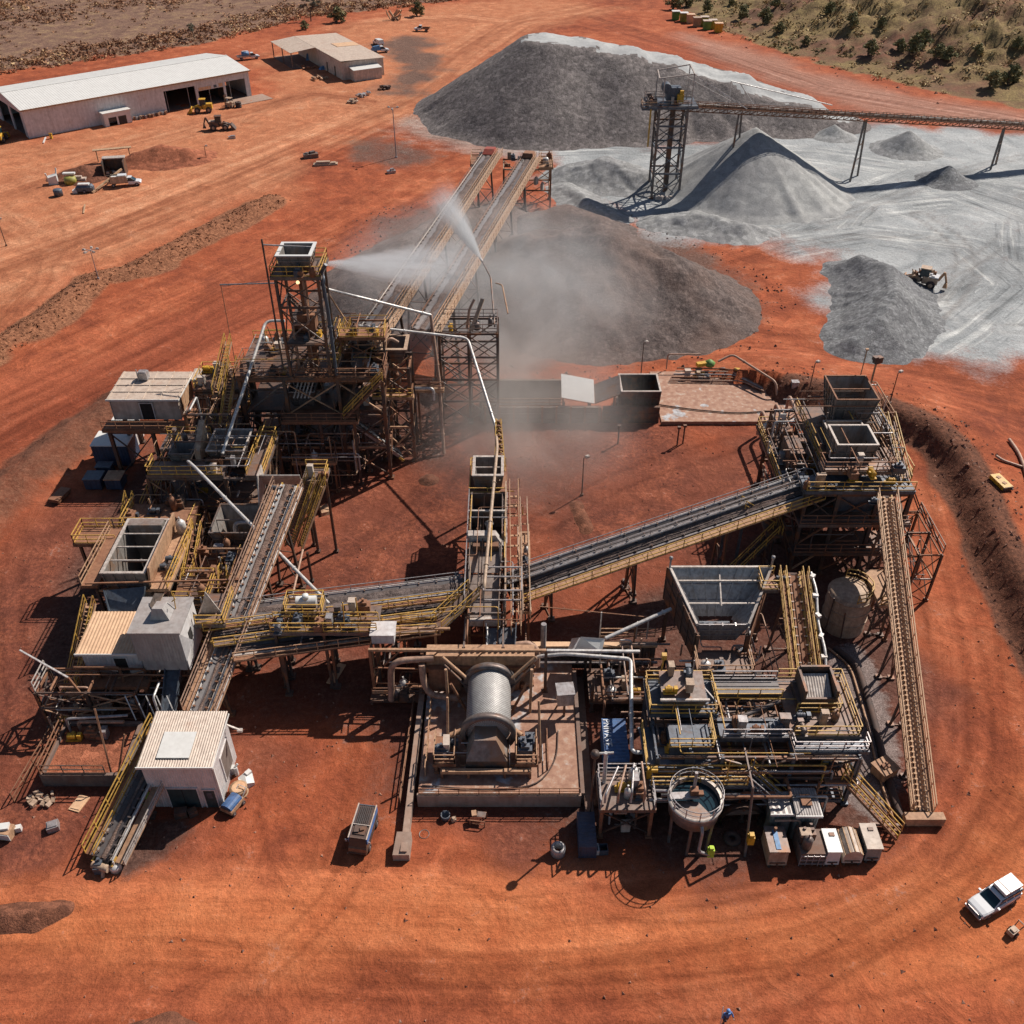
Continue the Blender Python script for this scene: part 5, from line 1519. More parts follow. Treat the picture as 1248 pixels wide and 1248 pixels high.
# trestle tower with its small bin
T = thing("trestle_tower", "tall open trestle tower with a small bin on top, under the first long conveyor", "tower", (-13.8, 98.2, 0))
frame(T, (-15.8, -12.0), (96.2, 100.0), (5.0, 9.4, 13.0), 0.34, "steel_dark", bmats=("steel_rust", "steel_dark", "steel_tan", "steel_dark"), single=0.5)
open_bin(T, (-15.6, -12.2, 96.4, 99.8), (-14.8, -13.0, 97.2, 99.0), 15.2, 13.1, "steel_grey", "dirty_tan", rimw=0.4)
pipe(T, [(-14.8, 97.4, 15.0), (-14.0, 97.8, 16.0), (-13.2, 98.2, 15.2)], 0.2, "pipe_rust", 0.4)
deck(T, -16.4, -11.6, 95.6, 96.3, 9.4, "steel_tan", "S", "rail_yellow")
clutter(T, -15, -12.6, 97, 99, 9.5, 4, 35)
T = thing("trestle_tower", "wide open trestle tower with close cross bracing under the second long conveyor", "tower", (-5.4, 106.9, 0))
frame(T, (-9.0, -5.4, -1.8), (104.8, 109.0), (3.4, 6.6, 9.8, 13.0), 0.3, "steel_dark", bmats=("steel_dark", "steel_dark", "steel_grey"), single=0.0)
handrail(T, [(-9, 104.8, 13.05), (-1.8, 104.8, 13.05), (-1.8, 109, 13.05), (-9, 109, 13.05)], "steel_grey")
pipe(T, [(-5.6, 106, 13), (-5.2, 106, 15.6), (-4.6, 106.6, 16.6)], 0.16, "pipe_rust")
clutter(T, -8, -2.6, 105.4, 108.4, 13.05, 4, 37)
MB().beam((-5.0, 105.2, 13.1), (-3.6, 107.6, 16.2), 0.5, 0.14).build("sheet_strip", "dirty_tan", T)
T = thing("link_gallery", "rusty railed gallery joining the two trestle towers low down", "walkway", (-10.4, 100.6, 0))
deck(T, -12.0, -8.4, 100.2, 101.6, 7.6, "steel_tan", "SN", "steel_rust")
column(T, -9.0, 100.9, 0, 7.3, 0.26, "steel_grey"); column(T, -11.6, 100.9, 0, 7.3, 0.26, "steel_rust")
pipe(T, [(-12, 100.0, 8.0), (-9.6, 100.0, 8.0), (-9.6, 100.0, 6.4)], 0.2, "pipe_pale", 0.5)
# the two long conveyors
g = "long conveyors climbing from the ore piles"
c, pt, L = conveyor("long_conveyor", "longer left one of the twin conveyors, feeding the dark block, with a tan walkway", P(440, 420, 16.2), P(598, 186, 8.6), 2.0, "R",
 legs=(14, 28, 43, 58, 73, 88), truss=True, beltmat="belt_worn", load="ore_dark", walkmat="dirty_tan", railmat="steel_tan", strmat="steel_grey", group=g, idle=1.6, farrail="steel_grey", walkw=1.1, railsides="both", legw=0.3)
for s in (-1.25, 1.2):
 MB().tube(pt(0, s, 0.28), pt(L, s, 0.28), 0.07, 6).build("cable_rail", "rim_pale", c)
m = MB().hexa([pt(L - 3, -1.2, 0.3), pt(L - 3, 1.2, 0.3), pt(L + 0.6, 1.2, 0.3), pt(L + 0.6, -1.2, 0.3), pt(L - 2, -.9, 1.1), pt(L - 2, .9, 1.1), pt(L + 0.6, .9, 1.0), pt(L + 0.6, -.9, 1.0)])
m.build("head_hood", "red_paint", c)
deckp = pt(L - 1.5, 0, -0.5)
deck(c, deckp.x - 3.6, deckp.x - 1.6, deckp.y - 3.5, deckp.y + 2.5, deckp.z - 0.4, "steel_rust", "WSN", "steel_tan")
column(c, deckp.x - 3.3, deckp.y - 3, gz(deckp.x, deckp.y), deckp.z - 0.8, 0.26, "steel_tan")
column(c, deckp.x - 3.3, deckp.y + 2, gz(deckp.x, deckp.y), deckp.z - 0.8, 0.26, "steel_tan")
c, pt, L = conveyor("long_conveyor", "right one of the twin conveyors, passing through the water spray, with a tan walkway", P(514, 402, 14.0), P(645, 191, 8.6), 2.0, "R",
 legs=(12, 27, 42, 57, 72), truss=True, beltmat="belt_worn", load="ore_dark", walkmat="dirty_tan", railmat="steel_tan", strmat="steel_grey", group=g, idle=1.6, farrail="steel_grey", walkw=1.1, railsides="both", legw=0.3)
for s in (-1.25, 1.2):
 MB().tube(pt(0, s, 0.28), pt(L, s, 0.28), 0.07, 6).build("cable_rail", "rim_pale" if s > 0 else "steel_rust", c)
m = MB().hexa([pt(L - 2.4, -1.2, 0.3), pt(L - 2.4, 1.2, 0.3), pt(L + 0.6, 1.2, 0.3), pt(L + 0.6, -1.2, 0.3), pt(L - 2, -.9, 1.1), pt(L - 2, .9, 1.1), pt(L + 0.6, .9, 1.0), pt(L + 0.6, -.9, 1.0)])
m.build("head_hood", "steel_rust", c)
T = thing("head_frame", "rusty steel frame with slung panels carrying the far heads of the twin conveyors", "steel structure", (3.4, 184.5, 0))
frame(T, (-1.6, 2.4, 7.4), (181.5, 187.5), (4.0, 8.0), 0.3, "steel_rust", z0=0.1, bmats=("steel_tan", "steel_rust", "dirty_tan"))
deck(T, 5.2, 7.8, 181.2, 187.8, 8.3, "steel_tan", "SEN", "steel_tan")
for k, (x, y, z) in enumerate(((-0.8, 181, 5.6), (0.4, 180.8, 6.2), (1.4, 181.2, 5.2), (4.6, 181, 5.8), (5.8, 180.9, 4.8), (0.0, 180.6, 4.4))):
 MB().cbox((x, y, z), (0.8, 0.5, 1.2), 0.3 * k).cbox((x, y, z + 0.7), (0.5, 0.3, 0.3), 0.3 * k).build("counterweight", "rim_pale", T)
clutter(T, 5.5, 7.4, 182, 187, 8.3, 5, 51)
clutter(T, -1, 2, 182, 187, 8.1, 5, 52)
# water pipes slung between the towers
def pipe_thing(label, pts, r, mat, bend=0.6, name="water_pipe", cat="pipe", stays=()):
 T = thing(name, label, cat, pts[0])
 pipe(T, pts, r, mat, bend, "pipe_run")
 for a, b, w_ in stays:
  MB().beam(a, b, w_).build("stay", "steel_rust", T)
 return T
pipe_thing("white pipe sloping from the tall tower down to the yellow railed screen deck", [P(347, 391, 18), P(324, 391, 18), P(271, 553, 10.4)], 0.17, "pipe_pale", 0.8,
   stays=((P(326, 398, 17.8), P(338, 432, 14), 0.09),))
pipe_thing("long straight white pipe crossing over the ribbed conveyor", [P(229, 562, 10.6), P(236, 568, 10.5), P(401, 736, 6.8)], 0.17, "pipe_pale", 0.3)
pipe_thing("grey white pipe from the tall tower across both long conveyors to a brown standpipe", [P(394, 334, 24), P(397, 352, 21.5), P(525, 384, 16.2)], 0.17, "pipe_pale", 0.5)
pipe_thing("brown standpipe leg descending between the trestle towers", [P(525, 384, 16.2), P(536, 470, 8.0), P(541, 553, 0.2)], 0.2, "pipe_rust", 0.4)
pipe_thing("lower white pipe running past both trestle towers then down towards the feeder line", [P(430, 396, 17), P(500, 404, 15.5), P(570, 412, 14), P(604, 520, 9.8)], 0.16, "pipe_pale", 0.8)
pipe_thing("pale pipe lying lengthwise over the open feeder bins", [P(604, 520, 9.8), P(606, 545, 9.9), P(590, 715, 8.6), P(588, 728, 7.2)], 0.17, "dirty_tan", 0.6)
pipe_thing("thin rusty brace rod falling from the tall tower to the first long conveyor", [P(398, 354, 21.4), P(435, 412, 16.0)], 0.09, "steel_tan", 0)
T = thing("davit_boom", "thin horizontal boom sticking out left of the tall tower with a hanging rod", "boom", P(338, 345, 21))
MB().tube(P(338, 345, 21), P(268, 347, 20.4), 0.09, 8).build("arm", "galvanised", T)
MB().tube(P(269, 347, 20.4), P(286, 438, 11.8), 0.045, 6).build("hanging_rod", "steel_rust", T)
MB().tube(P(271, 349, 20.2), P(338, 340, 21.6), 0.03, 5).build("stay", "galvanised", T)
# narrow feeder line with open bins
T = thing("feeder_line", "narrow line of open grey feeder bins pointing at the mill, under a pale pipe", "feeder", (-2.3, 70, 0))
FX0, FX1 = -4.2, -0.9
frame(T, (FX0 - 0.1, FX1 + 0.1), (58.5, 63.0, 67.5, 72.0, 77.0, 82.5), (3.2, 6.0), 0.28, "steel_dark", bmats=DARK, single=0.5)
open_bin(T, (FX0 + 0.2, FX1 - 0.1, 79.6, 83.0), (FX0 + 0.6, FX1 - 0.5, 80.2, 82.4), 9.6, 6.4, "bin_plate", "rim_pale", bars=1, rimw=0.3)
deck(T, FX0 - 0.3, FX1 + 0.3, 78.6, 84.2, 7.6, "steel_rust", "SWN", "rail_yellow", th=0.1)
m = MB().box(FX0, FX0 + .12, 71.6, 78.4, 6.2, 8.4).box(FX1 - .12, FX1, 71.6, 78.4, 6.2, 8.4).box(FX0 + .12, FX1 - .12, 78.28, 78.4, 6.2, 8.3).box(FX0 + .12, FX1 - .12, 74.9, 75.02, 6.2, 8.5)
for k in range(7):
 y = 71.8 + k * 1.05
 m.box(FX0 - .1, FX0, y, y + .12, 6.2, 8.4).box(FX1, FX1 + .1, y, y + .12, 6.2, 8.4)
m.build("trough", "steel_grey", T)
MB().box(FX0 + .12, FX1 - .12, 71.6, 78.28, 6.2, 6.6).build("trough_floor", "dark_inside", T)
MB().box(FX0 - .2, FX1 + .2, 74.86, 75.06, 8.52, 8.66).build("cross_bar", "rim_pale", T)
m = MB().tube((-2.3, 72.4, 7.2), (-2.3, 73.6, 7.9), 0.28, 10).lathe([(0.0, 0), (0.4, 0.05), (0.45, 0.3), (0.0, 0.55)], (-2.3, 73.7, 7.7), 10)
m.build("pump_head", "galvanised", T)
MB().hexa([(FX0 - .1, 70.9, 7.9), (FX1 + .1, 70.9, 7.3), (FX1 + .1, 71.7, 7.3), (FX0 - .1, 71.7, 7.9), (FX0 - .1, 70.9, 8.7), (FX1 - .7, 70.9, 8.7), (FX1 - .7, 71.7, 8.7), (FX0 - .1, 71.7, 8.7)]).build("hood", "rim_pale", T)
chute(T, (-2.55, 70.8, 7.6), (-2.6, 67.6, 6.8), 3.0, 3.0, "bin_plate", wall=0.6)
MB().box(FX0 + .4, FX1 - .4, 70.0, 70.7, 7.0, 8.1).build("inner_panel", "steel_dark", T)
chute(T, (-2.6, 67.4, 6.7), (-2.6, 63.0, 5.2), 2.9, 2.6, "bin_plate", wall=0.7)
m = MB()
for x in (-2.6, 0.9):
 for y in (63.4, 66.6):
  m.beam((x, y, 5.4), (x, y, 8.4), 0.12)
for z in (7.2, 8.4):
 m.beam((-2.6, 63.4, z), (0.9, 63.4, z), 0.12).beam((-2.6, 66.6, z), (0.9, 66.6, z), 0.12).beam((-2.6, 63.4, z), (-2.6, 66.6, z), 0.118).beam((0.9, 63.4, z), (0.9, 66.6, z), 0.118)
m.build("guard_frame", "galvanised", T)
MB().box(-4.0, -1.0, 62.6, 63.2, 4.6, 5.3).build("front_box", "rim_pale", T)
chute(T, (-1.0, 62.4, 4.6), (-0.9, 56.8, 2.8), 2.7, 1.9, "steel_blue", wall=1.0)
MB().box(-1.5, -0.2, 56.2, 57.4, 2.4, 3.4).build("outlet_box", "galvanised", T)
stairs(T, (0.4, 61.5, 4.6), (0.2, 79.5, 8.2), 0.9, "steel_tan", "steel_tan")
stairs(T, (1.4, 64, 4.2), (1.2, 78, 7.0), 0.7, "steel_rust", "dirty_tan")
MB().hexa([(-0.7, 63.5, 4.8), (-0.55, 63.5, 4.8), (-0.55, 79.5, 7.4), (-0.7, 79.5, 7.4), (-0.7, 63.5, 6.2), (-0.55, 63.5, 6.2), (-0.55, 79.5, 9.0), (-0.7, 79.5, 9.0)]).build("side_sheet", "dirty_tan", T)
clutter(T, 0.9, 1.5, 66, 76, 4.2, 4, 61)
deck(T, 0.7, 1.8, 65, 77, 4.2, "steel_tan", "E", "steel_tan")
for y in (65.5, 71, 76.5):
 column(T, 1.6, y, 0, 3.9, 0.2, "steel_rust")
pipework(T, (-4.4, 1.4, 58, 80, 0.8, 6.4), 26, 62)
pipework(T, (-4.5, 1.6, 58, 83, 6.0, 9.4), 22, 66, ("rail_yellow", "dirty_tan", "steel_rust", "galvanised"), (.03, .07))
handrail(T, [(FX0 - .2, 63.5, 6.6), (FX0 - .2, 78.0, 8.0)], "galvanised")
T = thing("screw_elevator", "short lattice screw boom tilted up behind the feeder bins", "boom", (-1.4, 84.5, 0))
a, b = Vector((-1.3, 83.2, 8.0)), Vector((-1.5, 88.6, 10.6))
m = MB()
for q in (-0.55, 0.55):
 m.beam(a + Vector((q, 0, 0.3)), b + Vector((q * 0.5, 0, 0.3)), 0.1).beam(a + Vector((q, 0, -0.4)), b + Vector((q * 0.5, 0, 0.1)), 0.1)
for k in range(8):
 s0, s1 = k / 8, (k + 1) / 8
 w0, w1 = 0.55 * (1 - s0 * 0.5), 0.55 * (1 - s1 * 0.5)
 m.beam(a.lerp(b, s0) + Vector((-w0, 0, 0.3)), a.lerp(b, s1) + Vector((w1, 0, 0.3)), 0.06)
 m.beam(a.lerp(b, s0) + Vector((w0, 0, 0.3)), a.lerp(b, s1) + Vector((-w1, 0, 0.3)), 0.059)
m.build("boom_frame", "rail_yellow", T)
m = MB().tube(a, b, 0.22, 8)
for k in range(10):
 c = a.lerp(b, (k + .5) / 10)
 m.tube(c - Vector((0, .05, .02)), c + Vector((0, .05, .02)), 0.42, 10)
m.build("screw", "steel_rust", T)
column(T, -1.4, 87.4, 0, 9.8, 0.2, "steel_rust")
# long belt conveyors across the middle
g2 = "belt conveyors crossing the middle of the pad"
conveyor("belt_conveyor", "long dark belt rising to the right hand tower, with tan walkway on its near side", P(622, 720, 4.2), P(992, 594, 9.6), 1.15, "R",
   legs=(4, 13, 23, 33), beltmat="belt_worn", walkmat="steel_tan", railmat="rail_yellow", strmat="galvanised", legmat="steel_dark", group=g2, idle=1.7, farrail="galvanised", load="ore_dark", walkw=1.2)
conveyor("belt_conveyor", "dark belt running along the far side of the one with the tan walkway", P(612, 707, 4.9), P(985, 582, 10.0), 0.8, None,
   legs=(14, 30), beltmat="belt", strmat="galvanised", legmat="steel_dark", group=g2, idle=1.7, farrail="galvanised", load="ore_dark")
conveyor("belt_conveyor", "farthest of the three belts left of the feeder line", P(250, 752, 6.3), P(566, 713, 6.0), 1.5, "R",
   legs=(3, 11, 19, 26), beltmat="belt_worn", walkmat="steel_rust", railmat="rail_yellow", strmat="galvanised", group=g2, idle=1.7, farrail="galvanised", load="ore_dark", walkw=0.8)
conveyor("belt_conveyor", "middle of the three belts left of the feeder line", P(262, 772, 6.0), P(560, 733, 5.8), 1.0, "R",
   legs=(6, 16), beltmat="belt_worn", walkmat="grate", railmat="rail_yellow", strmat="steel_grey", group=g2, idle=1.7, farrail="galvanised", load="ore_dark", walkw=0.9)
conveyor("belt_conveyor", "nearest of the three belts left of the feeder line, its rail all rust", P(286, 792, 5.6), P(534, 760, 5.4), 1.1, "R",
   legs=(4, 8.4, 15), beltmat="belt_worn", walkmat="steel_rust", railmat="steel_tan", strmat="rim_pale", group=g2, idle=1.7, farrail="galvanised", load="ore_dark", walkw=0.6)
T = thing("cranked_gallery", "kinked walkway with yellow rails stepping up to the feeder line", "walkway", (-6.0, 63, 0))
for (a, b) in ((P(445, 770, 5.6), P(532, 765, 5.6)), (P(532, 765, 5.6), P(578, 722, 6.8))):
 s = (b - a).cross(Vector((0, 0, 1))).normalized() * 0.75
 m = MB().hexa([a - s, a + s, b + s, b - s, a - s + Vector((0, 0, .1)), a + s + Vector((0, 0, .1)), b + s + Vector((0, 0, .1)), b - s + Vector((0, 0, .1))])
 m.build("walkway", "grate", T)
 for q in (s * 0.95, -s * 0.95):
  handrail(T, [a + q + Vector((0, 0, .1)), b + q + Vector((0, 0, .1))], "rail_yellow")
for px, py, zz in ((450, 770, 5.6), (530, 765, 5.6), (570, 730, 6.6)):
 p = P(px, py, zz)
 column(T, p.x, p.y, 0, p.z - 0.05, 0.24, "steel_tan")
T = thing("transfer_station", "tangle of yellow railed drives and a white motor straddling the three belts", "steel structure", (-19.4, 63, 0))
p0 = P(330, 768, 7.2)
deck(T, p0.x, p0.x + 9.5, p0.y - 0.3, p0.y + 1.2, 7.2, "steel_grey", "SN", "rail_yellow")
deck(T, p0.x + 1.0, p0.x + 4.4, p0.y + 1.4, p0.y + 3.4, 7.8, "grate", "SNEW", "rail_yellow")
m = MB().tube((p0.x + 2.0, p0.y + 2.4, 8.4), (p0.x + 3.8, p0.y + 2.5, 8.4), 0.5, 14).lathe([(0, 0), (.3, 0), (.3, .4), (0, .4)], (p0.x + 2.9, p0.y + 2.4, 8.8), 10)
m.build("white_drive", "plate_white", T)
clutter(T, p0.x + 0.3, p0.x + 9.2, p0.y, p0.y + 1.0, 7.2, 7, 63)
clutter(T, p0.x + 5.0, p0.x + 9.2, p0.y + 1.5, p0.y + 3.0, 7.2, 4, 64)
MB().box(p0.x + 4.6, p0.x + 9.5, p0.y + 1.3, p0.y + 3.2, 7.04, 7.18).build("platform", "grate", T)
for x in (p0.x + 0.4, p0.x + 4.7, p0.x + 9.2):
 for y in (p0.y - 0.2, p0.y + 3.0):
  column(T, x, y, 0, 6.9, 0.24, "steel_dark")
pipework(T, (p0.x, p0.x + 9.5, p0.y - 1.0, p0.y + 3, 5.0, 8.4), 26, 65, ("rail_yellow", "steel_tan", "galvanised", "steel_rust", "steel_dark"), (0.04, 0.08))
MB().beam((p0.x + 6.5, p0.y + 0.4, 7.3), (p0.x + 6.6, p0.y + 0.6, 10.0), 0.1).beam((p0.x + 7.6, p0.y + 1.4, 7.3), (p0.x + 7.6, p0.y + 1.4, 9.8), 0.1).build("post", "rail_yellow", T)
T = thing("pipe_trestle", "thin rusty leaning pipe leg dropping from the belts beside the ribbed conveyor", "pipe", P(345, 800))
pipe(T, [P(369, 670, 6.5), P(352, 745, 5.2), P(343, 790, 0.3)], 0.12, "pipe_rust", 0.5, "pipe_run")
# back bays, skip and wet slab
T = thing("loading_bay", "old timber and concrete bay wall at the back of the pad, half hidden by dust", "wall", (5, 106, 0))
m = MB()
for k in range(5):
 m.box(-3.8, 11.6, 104.7 + 0.06 * (k % 2), 105.2, k * 0.48, k * 0.48 + 0.45)
m.build("sleeper_wall", "concrete_dark", T)
for k in range(9):
 MB().box(-3.6 + k * 1.85, -3.35 + k * 1.85, 104.45, 104.69, 0, 2.6).build("post", "steel_rust", T)
MB().box(-3.8, 6.6, 109.2, 109.6, 0, 3.8).build("back_wall", "concrete_dark", T)
MB().box(-4.2, -3.9, 105.2, 109.6, 0, 3.2).build("end_wall", "concrete_dark", T)
handrail(T, [(-3.8, 105.0, 2.4), (6.6, 105.0, 2.4)], "steel_rust")
MB().plate([(6.4, 105.4, 3.4), (10.7, 105.4, 2.5), (10.7, 108.4, 4.3), (6.4, 108.4, 5.2)], 0.14).build("white_plate", "plate_white", T)
for x in (6.8, 10.2, 13.6):
 for y in (105.7, 108.2):
  MB().beam((x, y, -.1), (x, y, (2.4 if y < 106 else 3.6) + .06 * abs(10.6 - x)), .2).build("support", "steel_dark", T)
MB().plate([(10.85, 105.4, 2.5), (14.1, 105.4, 3.9), (14.1, 108.4, 5.0), (10.85, 108.4, 3.6)], 0.14).build("grey_plate", "steel_grey", T)
T = thing("skip_bin", "open dark steel skip with a pale rim beside the sloping plates", "skip", (16.6, 107, 0))
m = MB()
for k in range(5):
 m.box(11.8, 19.2, 104.75 + 0.06 * (k % 2), 105.2, k * 0.48, k * 0.48 + 0.45)
m.build("front_boards", "steel_dark", T)
open_bin(T, (14.2, 19.2, 105.6, 110.0), (14.4, 19.0, 105.8, 109.8), 4.2, 0.9, "steel_dark", "rim_pale", bars=0, rimw=0.24)
MB().box(14.0, 19.3, 105.3, 110.2, 0.1, 0.85).build("plinth", "concrete_dark", T)
def wet_slab_mat():
 m, t, b = nt("wet_slab")
 geo = t.nodes.new("ShaderNodeNewGeometry")
 n = noise_node(t, 0.22, 4, 0.6, geo.outputs["Position"])
 n2 = noise_node(t, 1.4, 5, 0.65, geo.outputs["Position"])
 wet = ramp(t, n.outputs[0], [(0.585, (0,) * 3), (0.62, (1,) * 3)]).outputs[0]
 dry = ramp(t, n2.outputs[0], [(0.3, (0.23, 0.11, 0.075)), (0.55, (0.36, 0.20, 0.135)), (0.7, (0.42, 0.33, 0.27))]).outputs[0]
 pl = ramp(t, n2.outputs[0], [(0.4, (0.30, 0.27, 0.26)), (0.6, (0.50, 0.49, 0.50))]).outputs[0]
 t.links.new(mixc(t, wet, dry, pl), b.inputs["Base Color"])
 t.links.new(mth(t, 'MULTIPLY_ADD', wet, -0.55, 0.85), b.inputs["Roughness"])
 MATS["wet_slab"] = m
wet_slab_mat()
solo(MB().box(19.6, 37.5, 104.6, 118.0, -0.3, 0.16).box(19.6, 37.5, 104.3, 104.55, -0.3, 0.5), "concrete_slab", "wet_slab", "stained concrete slab with pale puddles right of the open skip", "slab")
T = thing("pipe_manifold", "low rusty pipes with yellow actuators and a green cover behind the wet slab", "pipe rack", (27, 117, 0))
pipe(T, [(22.0, 118.6, 0.2), (22.0, 118.6, 2.6), (26.6, 118.6, 2.6)], 0.1, "pipe_rust")
pipe(T, [(36.0, 110.5, 0.2), (35.8, 111.5, 2.2), (31.0, 118.2, 2.8), (29.0, 117.6, 2.0)], 0.16, "pipe_rust", 0.8)
for k in range(5):
 pipe(T, [(22 + k * 0.3, 115.0 + 0.5 * k, 0.5 + 0.2 * k), (32 - 0.4 * k, 114.6 + 0.5 * k, 0.6 + 0.2 * k), (34.5, 112 + 0.3 * k, 0.5)], 0.1, ("pipe_rust", "steel_rust", "galvanised")[k % 3], 1.0)
clutter(T, 24, 31, 115, 117.4, 0.2, 7, 71)
MB().cbox((26.6, 117.2, 1.8), (1.4, 0.7, 0.5), 0.3).cbox((31.6, 116.2, 1.3), (1.0, 0.6, 0.6), -0.2).build("actuator", "plant_yellow", T)
MB().lathe([(0, 0), (.7, .1), (.8, .5), (.3, .9), (0, 1.0)], (27.8, 117.4, 1.4), 9).build("green_cover", "bin_green", T)
cabinet(T, (38.2, 111.0, 0.1), (0.9, 0.7, 2.4), 0.0, "galvanised")
T = thing("hose_line", "black hose lying across the wet slab to the pipe loops", "hose", (30, 106, 0))
m = MB().pipe([(19.8, 108.8, 0.3), (24, 107.6, 0.3), (30, 106.6, 0.3), (35, 107.4, 0.3), (39, 107.8, 0.4)], 0.09, 6, 2.0)
m.build("hose", "rubber", T)
for k, (x0, y0, z0) in enumerate(((31.5, 91.6, 1.4), (33.4, 92.6, 1.8), (35.2, 93.6, 2.4))):
 T = thing("pipe_loop", ("pinkish pipe loop furthest from the crushing tower, on the pad edge", "middle pinkish pipe loop beside the crushing tower", "pinkish pipe loop standing closest to the crushing tower")[k], "pipe", (x0, y0, 0), "pipe loops beside the crushing tower")
 pipe(T, [(x0, y0 + 10, 0.3), (x0, y0 + 10, z0 + 2.6), (x0, y0, z0 + 2.2), (x0 + 1.8, y0 - 1.5, z0 + 2.2), (x0 + 3.4, y0 - 1.5, z0 + 2.6)], 0.2, "pipe_rust", 1.0, "pipe_run")
 for yy in (y0 + 1.2, y0 + 6.0):
  MB().beam((x0, yy, 0), (x0, yy, z0 + 2.0), 0.16).build("support", "steel_dark", T)
# crushing tower
T = thing("crushing_tower", "big crushing tower with two open hoppers one behind the other on its deck", "tower", (34.4, 83, 0))
frame(T, (29.4, 32.6, 36.6, 39.8), (75.2, 80.4, 85.8, 91.0), (3.8, 7.4, 10.6), 0.36, "steel_dark", bmats=DARK, inner=False)
deck(T, 29.2, 40.0, 75.0, 77.6, 11.0, "steel_blue", "S", "rail_yellow")
deck(T, 28.0, 31.6, 77.7, 91.2, 8.4, "steel_dark", "WNS", "rail_yellow")
deck(T, 38.9, 40.6, 77.7, 92.0, 11.02, "grate", "EN", "rail_yellow")
handrail(T, [(39.1, 77.8, 11.0), (39.1, 91.8, 11.0)], "steel_tan")
MB().box(31.65, 38.95, 77.65, 91.2, 10.6, 10.8).build("floor_plate", "steel_dark", T)
deck(T, 31.0, 38.0, 76.4, 78.2, 12.4, "steel_grey", "SEW", "steel_rust")
open_bin(T, (32.6, 36.6, 78.4, 82.0), (33.0, 36.2, 78.9, 81.5), 14.2, 10.9, "bin_plate", "rim_pale", rimw=0.22)
open_bin(T, (32.9, 36.8, 82.4, 84.4), (33.3, 36.4, 82.8, 84.0), 13.2, 10.9, "bin_plate", "rim_pale", rimw=0.16)
open_bin(T, (34.2, 38.6, 85.4, 90.4), (34.8, 38.0, 86.4, 89.6), 15.2, 11.0, "bin_plate", "steel_rust", bars=1)
MB().hexa([(33.0, 75.6, 8.0), (36.4, 75.6, 8.0), (36.4, 77.4, 8.0), (33.0, 77.4, 8.0), (32.4, 75.3, 10.4), (37.0, 75.3, 10.4), (37.0, 77.5, 10.4), (32.4, 77.5, 10.4)]).build("discharge_box", "steel_blue", T)
deck(T, 29.2, 40.0, 77.6, 90.6, 7.4, "steel_dark", "", "steel_rust")
deck(T, 29.0, 40.2, 74.2, 77.0, 7.42, "grate", "S", "steel_rust")
deck(T, 29.0, 40.2, 74.0, 77.6, 3.8, "steel_dark", "S", "steel_rust")
MB().cbox((30.0, 83.5, 9.7), (1.6, 3.4, 2.4)).tube((29.4, 81.6, 9.5), (30.8, 81.6, 9.5), 0.7, 14).cbox((29.9, 85.8, 10.7), (0.9, 0.8, 1.2)).build("crusher_drive", "steel_dark", T)
m = MB()
for k in range(4):
 m.beam((29.0 + 0.5 * k, 88.6, 8.4), (29.0 + 0.5 * k, 88.6, 12.0), 0.14)
m.beam((28.8, 88.6, 12.0), (30.8, 88.6, 12.0), 0.14)
m.build("guard_frame", "galvanised", T)
MB().cbox((29.8, 88.2, 11.2), (0.7, 0.1, 1.1)).build("sign_plate", "plate_white", T)
clutter(T, 28.4, 31.0, 78, 90.6, 8.4, 12, 81)
clutter(T, 29, 40, 74.6, 77, 11.0, 5, 82)
clutter(T, 39.2, 40.2, 79, 91, 11.02, 4, 84)
clutter(T, 29, 40, 77.4, 90, 7.45, 12, 83)
pipework(T, (29, 40.2, 74.4, 91, 0.6, 10.4), 56, 85)
pipework(T, (27.8, 32.0, 76, 91, 7.6, 12.0), 34, 86)
pipework(T, (38.6, 40.8, 82, 92, 11.2, 14.0), 16, 87, ("galvanised", "pipe_pale", "steel_tan", "steel_grey"))
for k in range(4):
 pipe(T, [(38.8 + .3 * k, 92.0, 12.4 + .2 * k), (39.6 + .2 * k, 89.5, 12.0), (39.8 + .2 * k, 84.0, 11.4)], 0.07, "galvanised", 2.0, flanges=False)
MB().beam((39.6, 90.8, 11.0), (39.6, 90.8, 16.6), 0.16).build("post", "steel_tan", T)
MB().cbox((39.7, 90.8, 17.0), (0.9, 0.6, 0.7), 0.4).cbox((39.3, 90.6, 17.3), (0.5, 0.5, 0.4), 0.4).build("flood_lamp", "steel_dark", T)
MB().beam((38.4, 91.2, 11.0), (38.4, 91.2, 18.0), 0.09).cbox((38.4, 91.2, 18.05), (0.3, 0.3, 0.16)).build("whip_aerial", "steel_tan", T)
pipework(T, (29.2, 40.6, 75.4, 91.5, 11.1, 14.6), 36, 89, ("steel_dark", "galvanised", "steel_rust", "rail_yellow", "steel_grey"), (.03, .08))
clutter(T, 37.2, 38.8, 78, 84, 11.0, 5, 90)
clutter(T, 31.8, 38.6, 75.4, 77.6, 12.4, 4, 94)
stairs(T, (39.4, 76.2, 11.0), (39.6, 84.0, 13.6), 0.8, "grate")
handrail(T, [(31.9, 78.0, 11.0), (31.9, 91.0, 11.0)], "rail_yellow")
T = thing("outrigger_frame", "spidery lattice of struts leaning out from the right flank of the crushing tower", "steel structure", (42.8, 76, 0))
frame(T, (40.4, 42.6), (71.0, 74.5, 78.0), (3.0, 6.2), 0.2, "steel_dark", bmats=DARK, single=0.1)
for k in range(4):
 y = 71.4 + k * 2.2
 MB().beam((40.2, y, 10.6), (42.6, y, 6.3), 0.12).build("strut", "steel_dark", T)
handrail(T, [(42.6, 71, 6.3), (42.6, 78, 6.3)], "steel_dark")
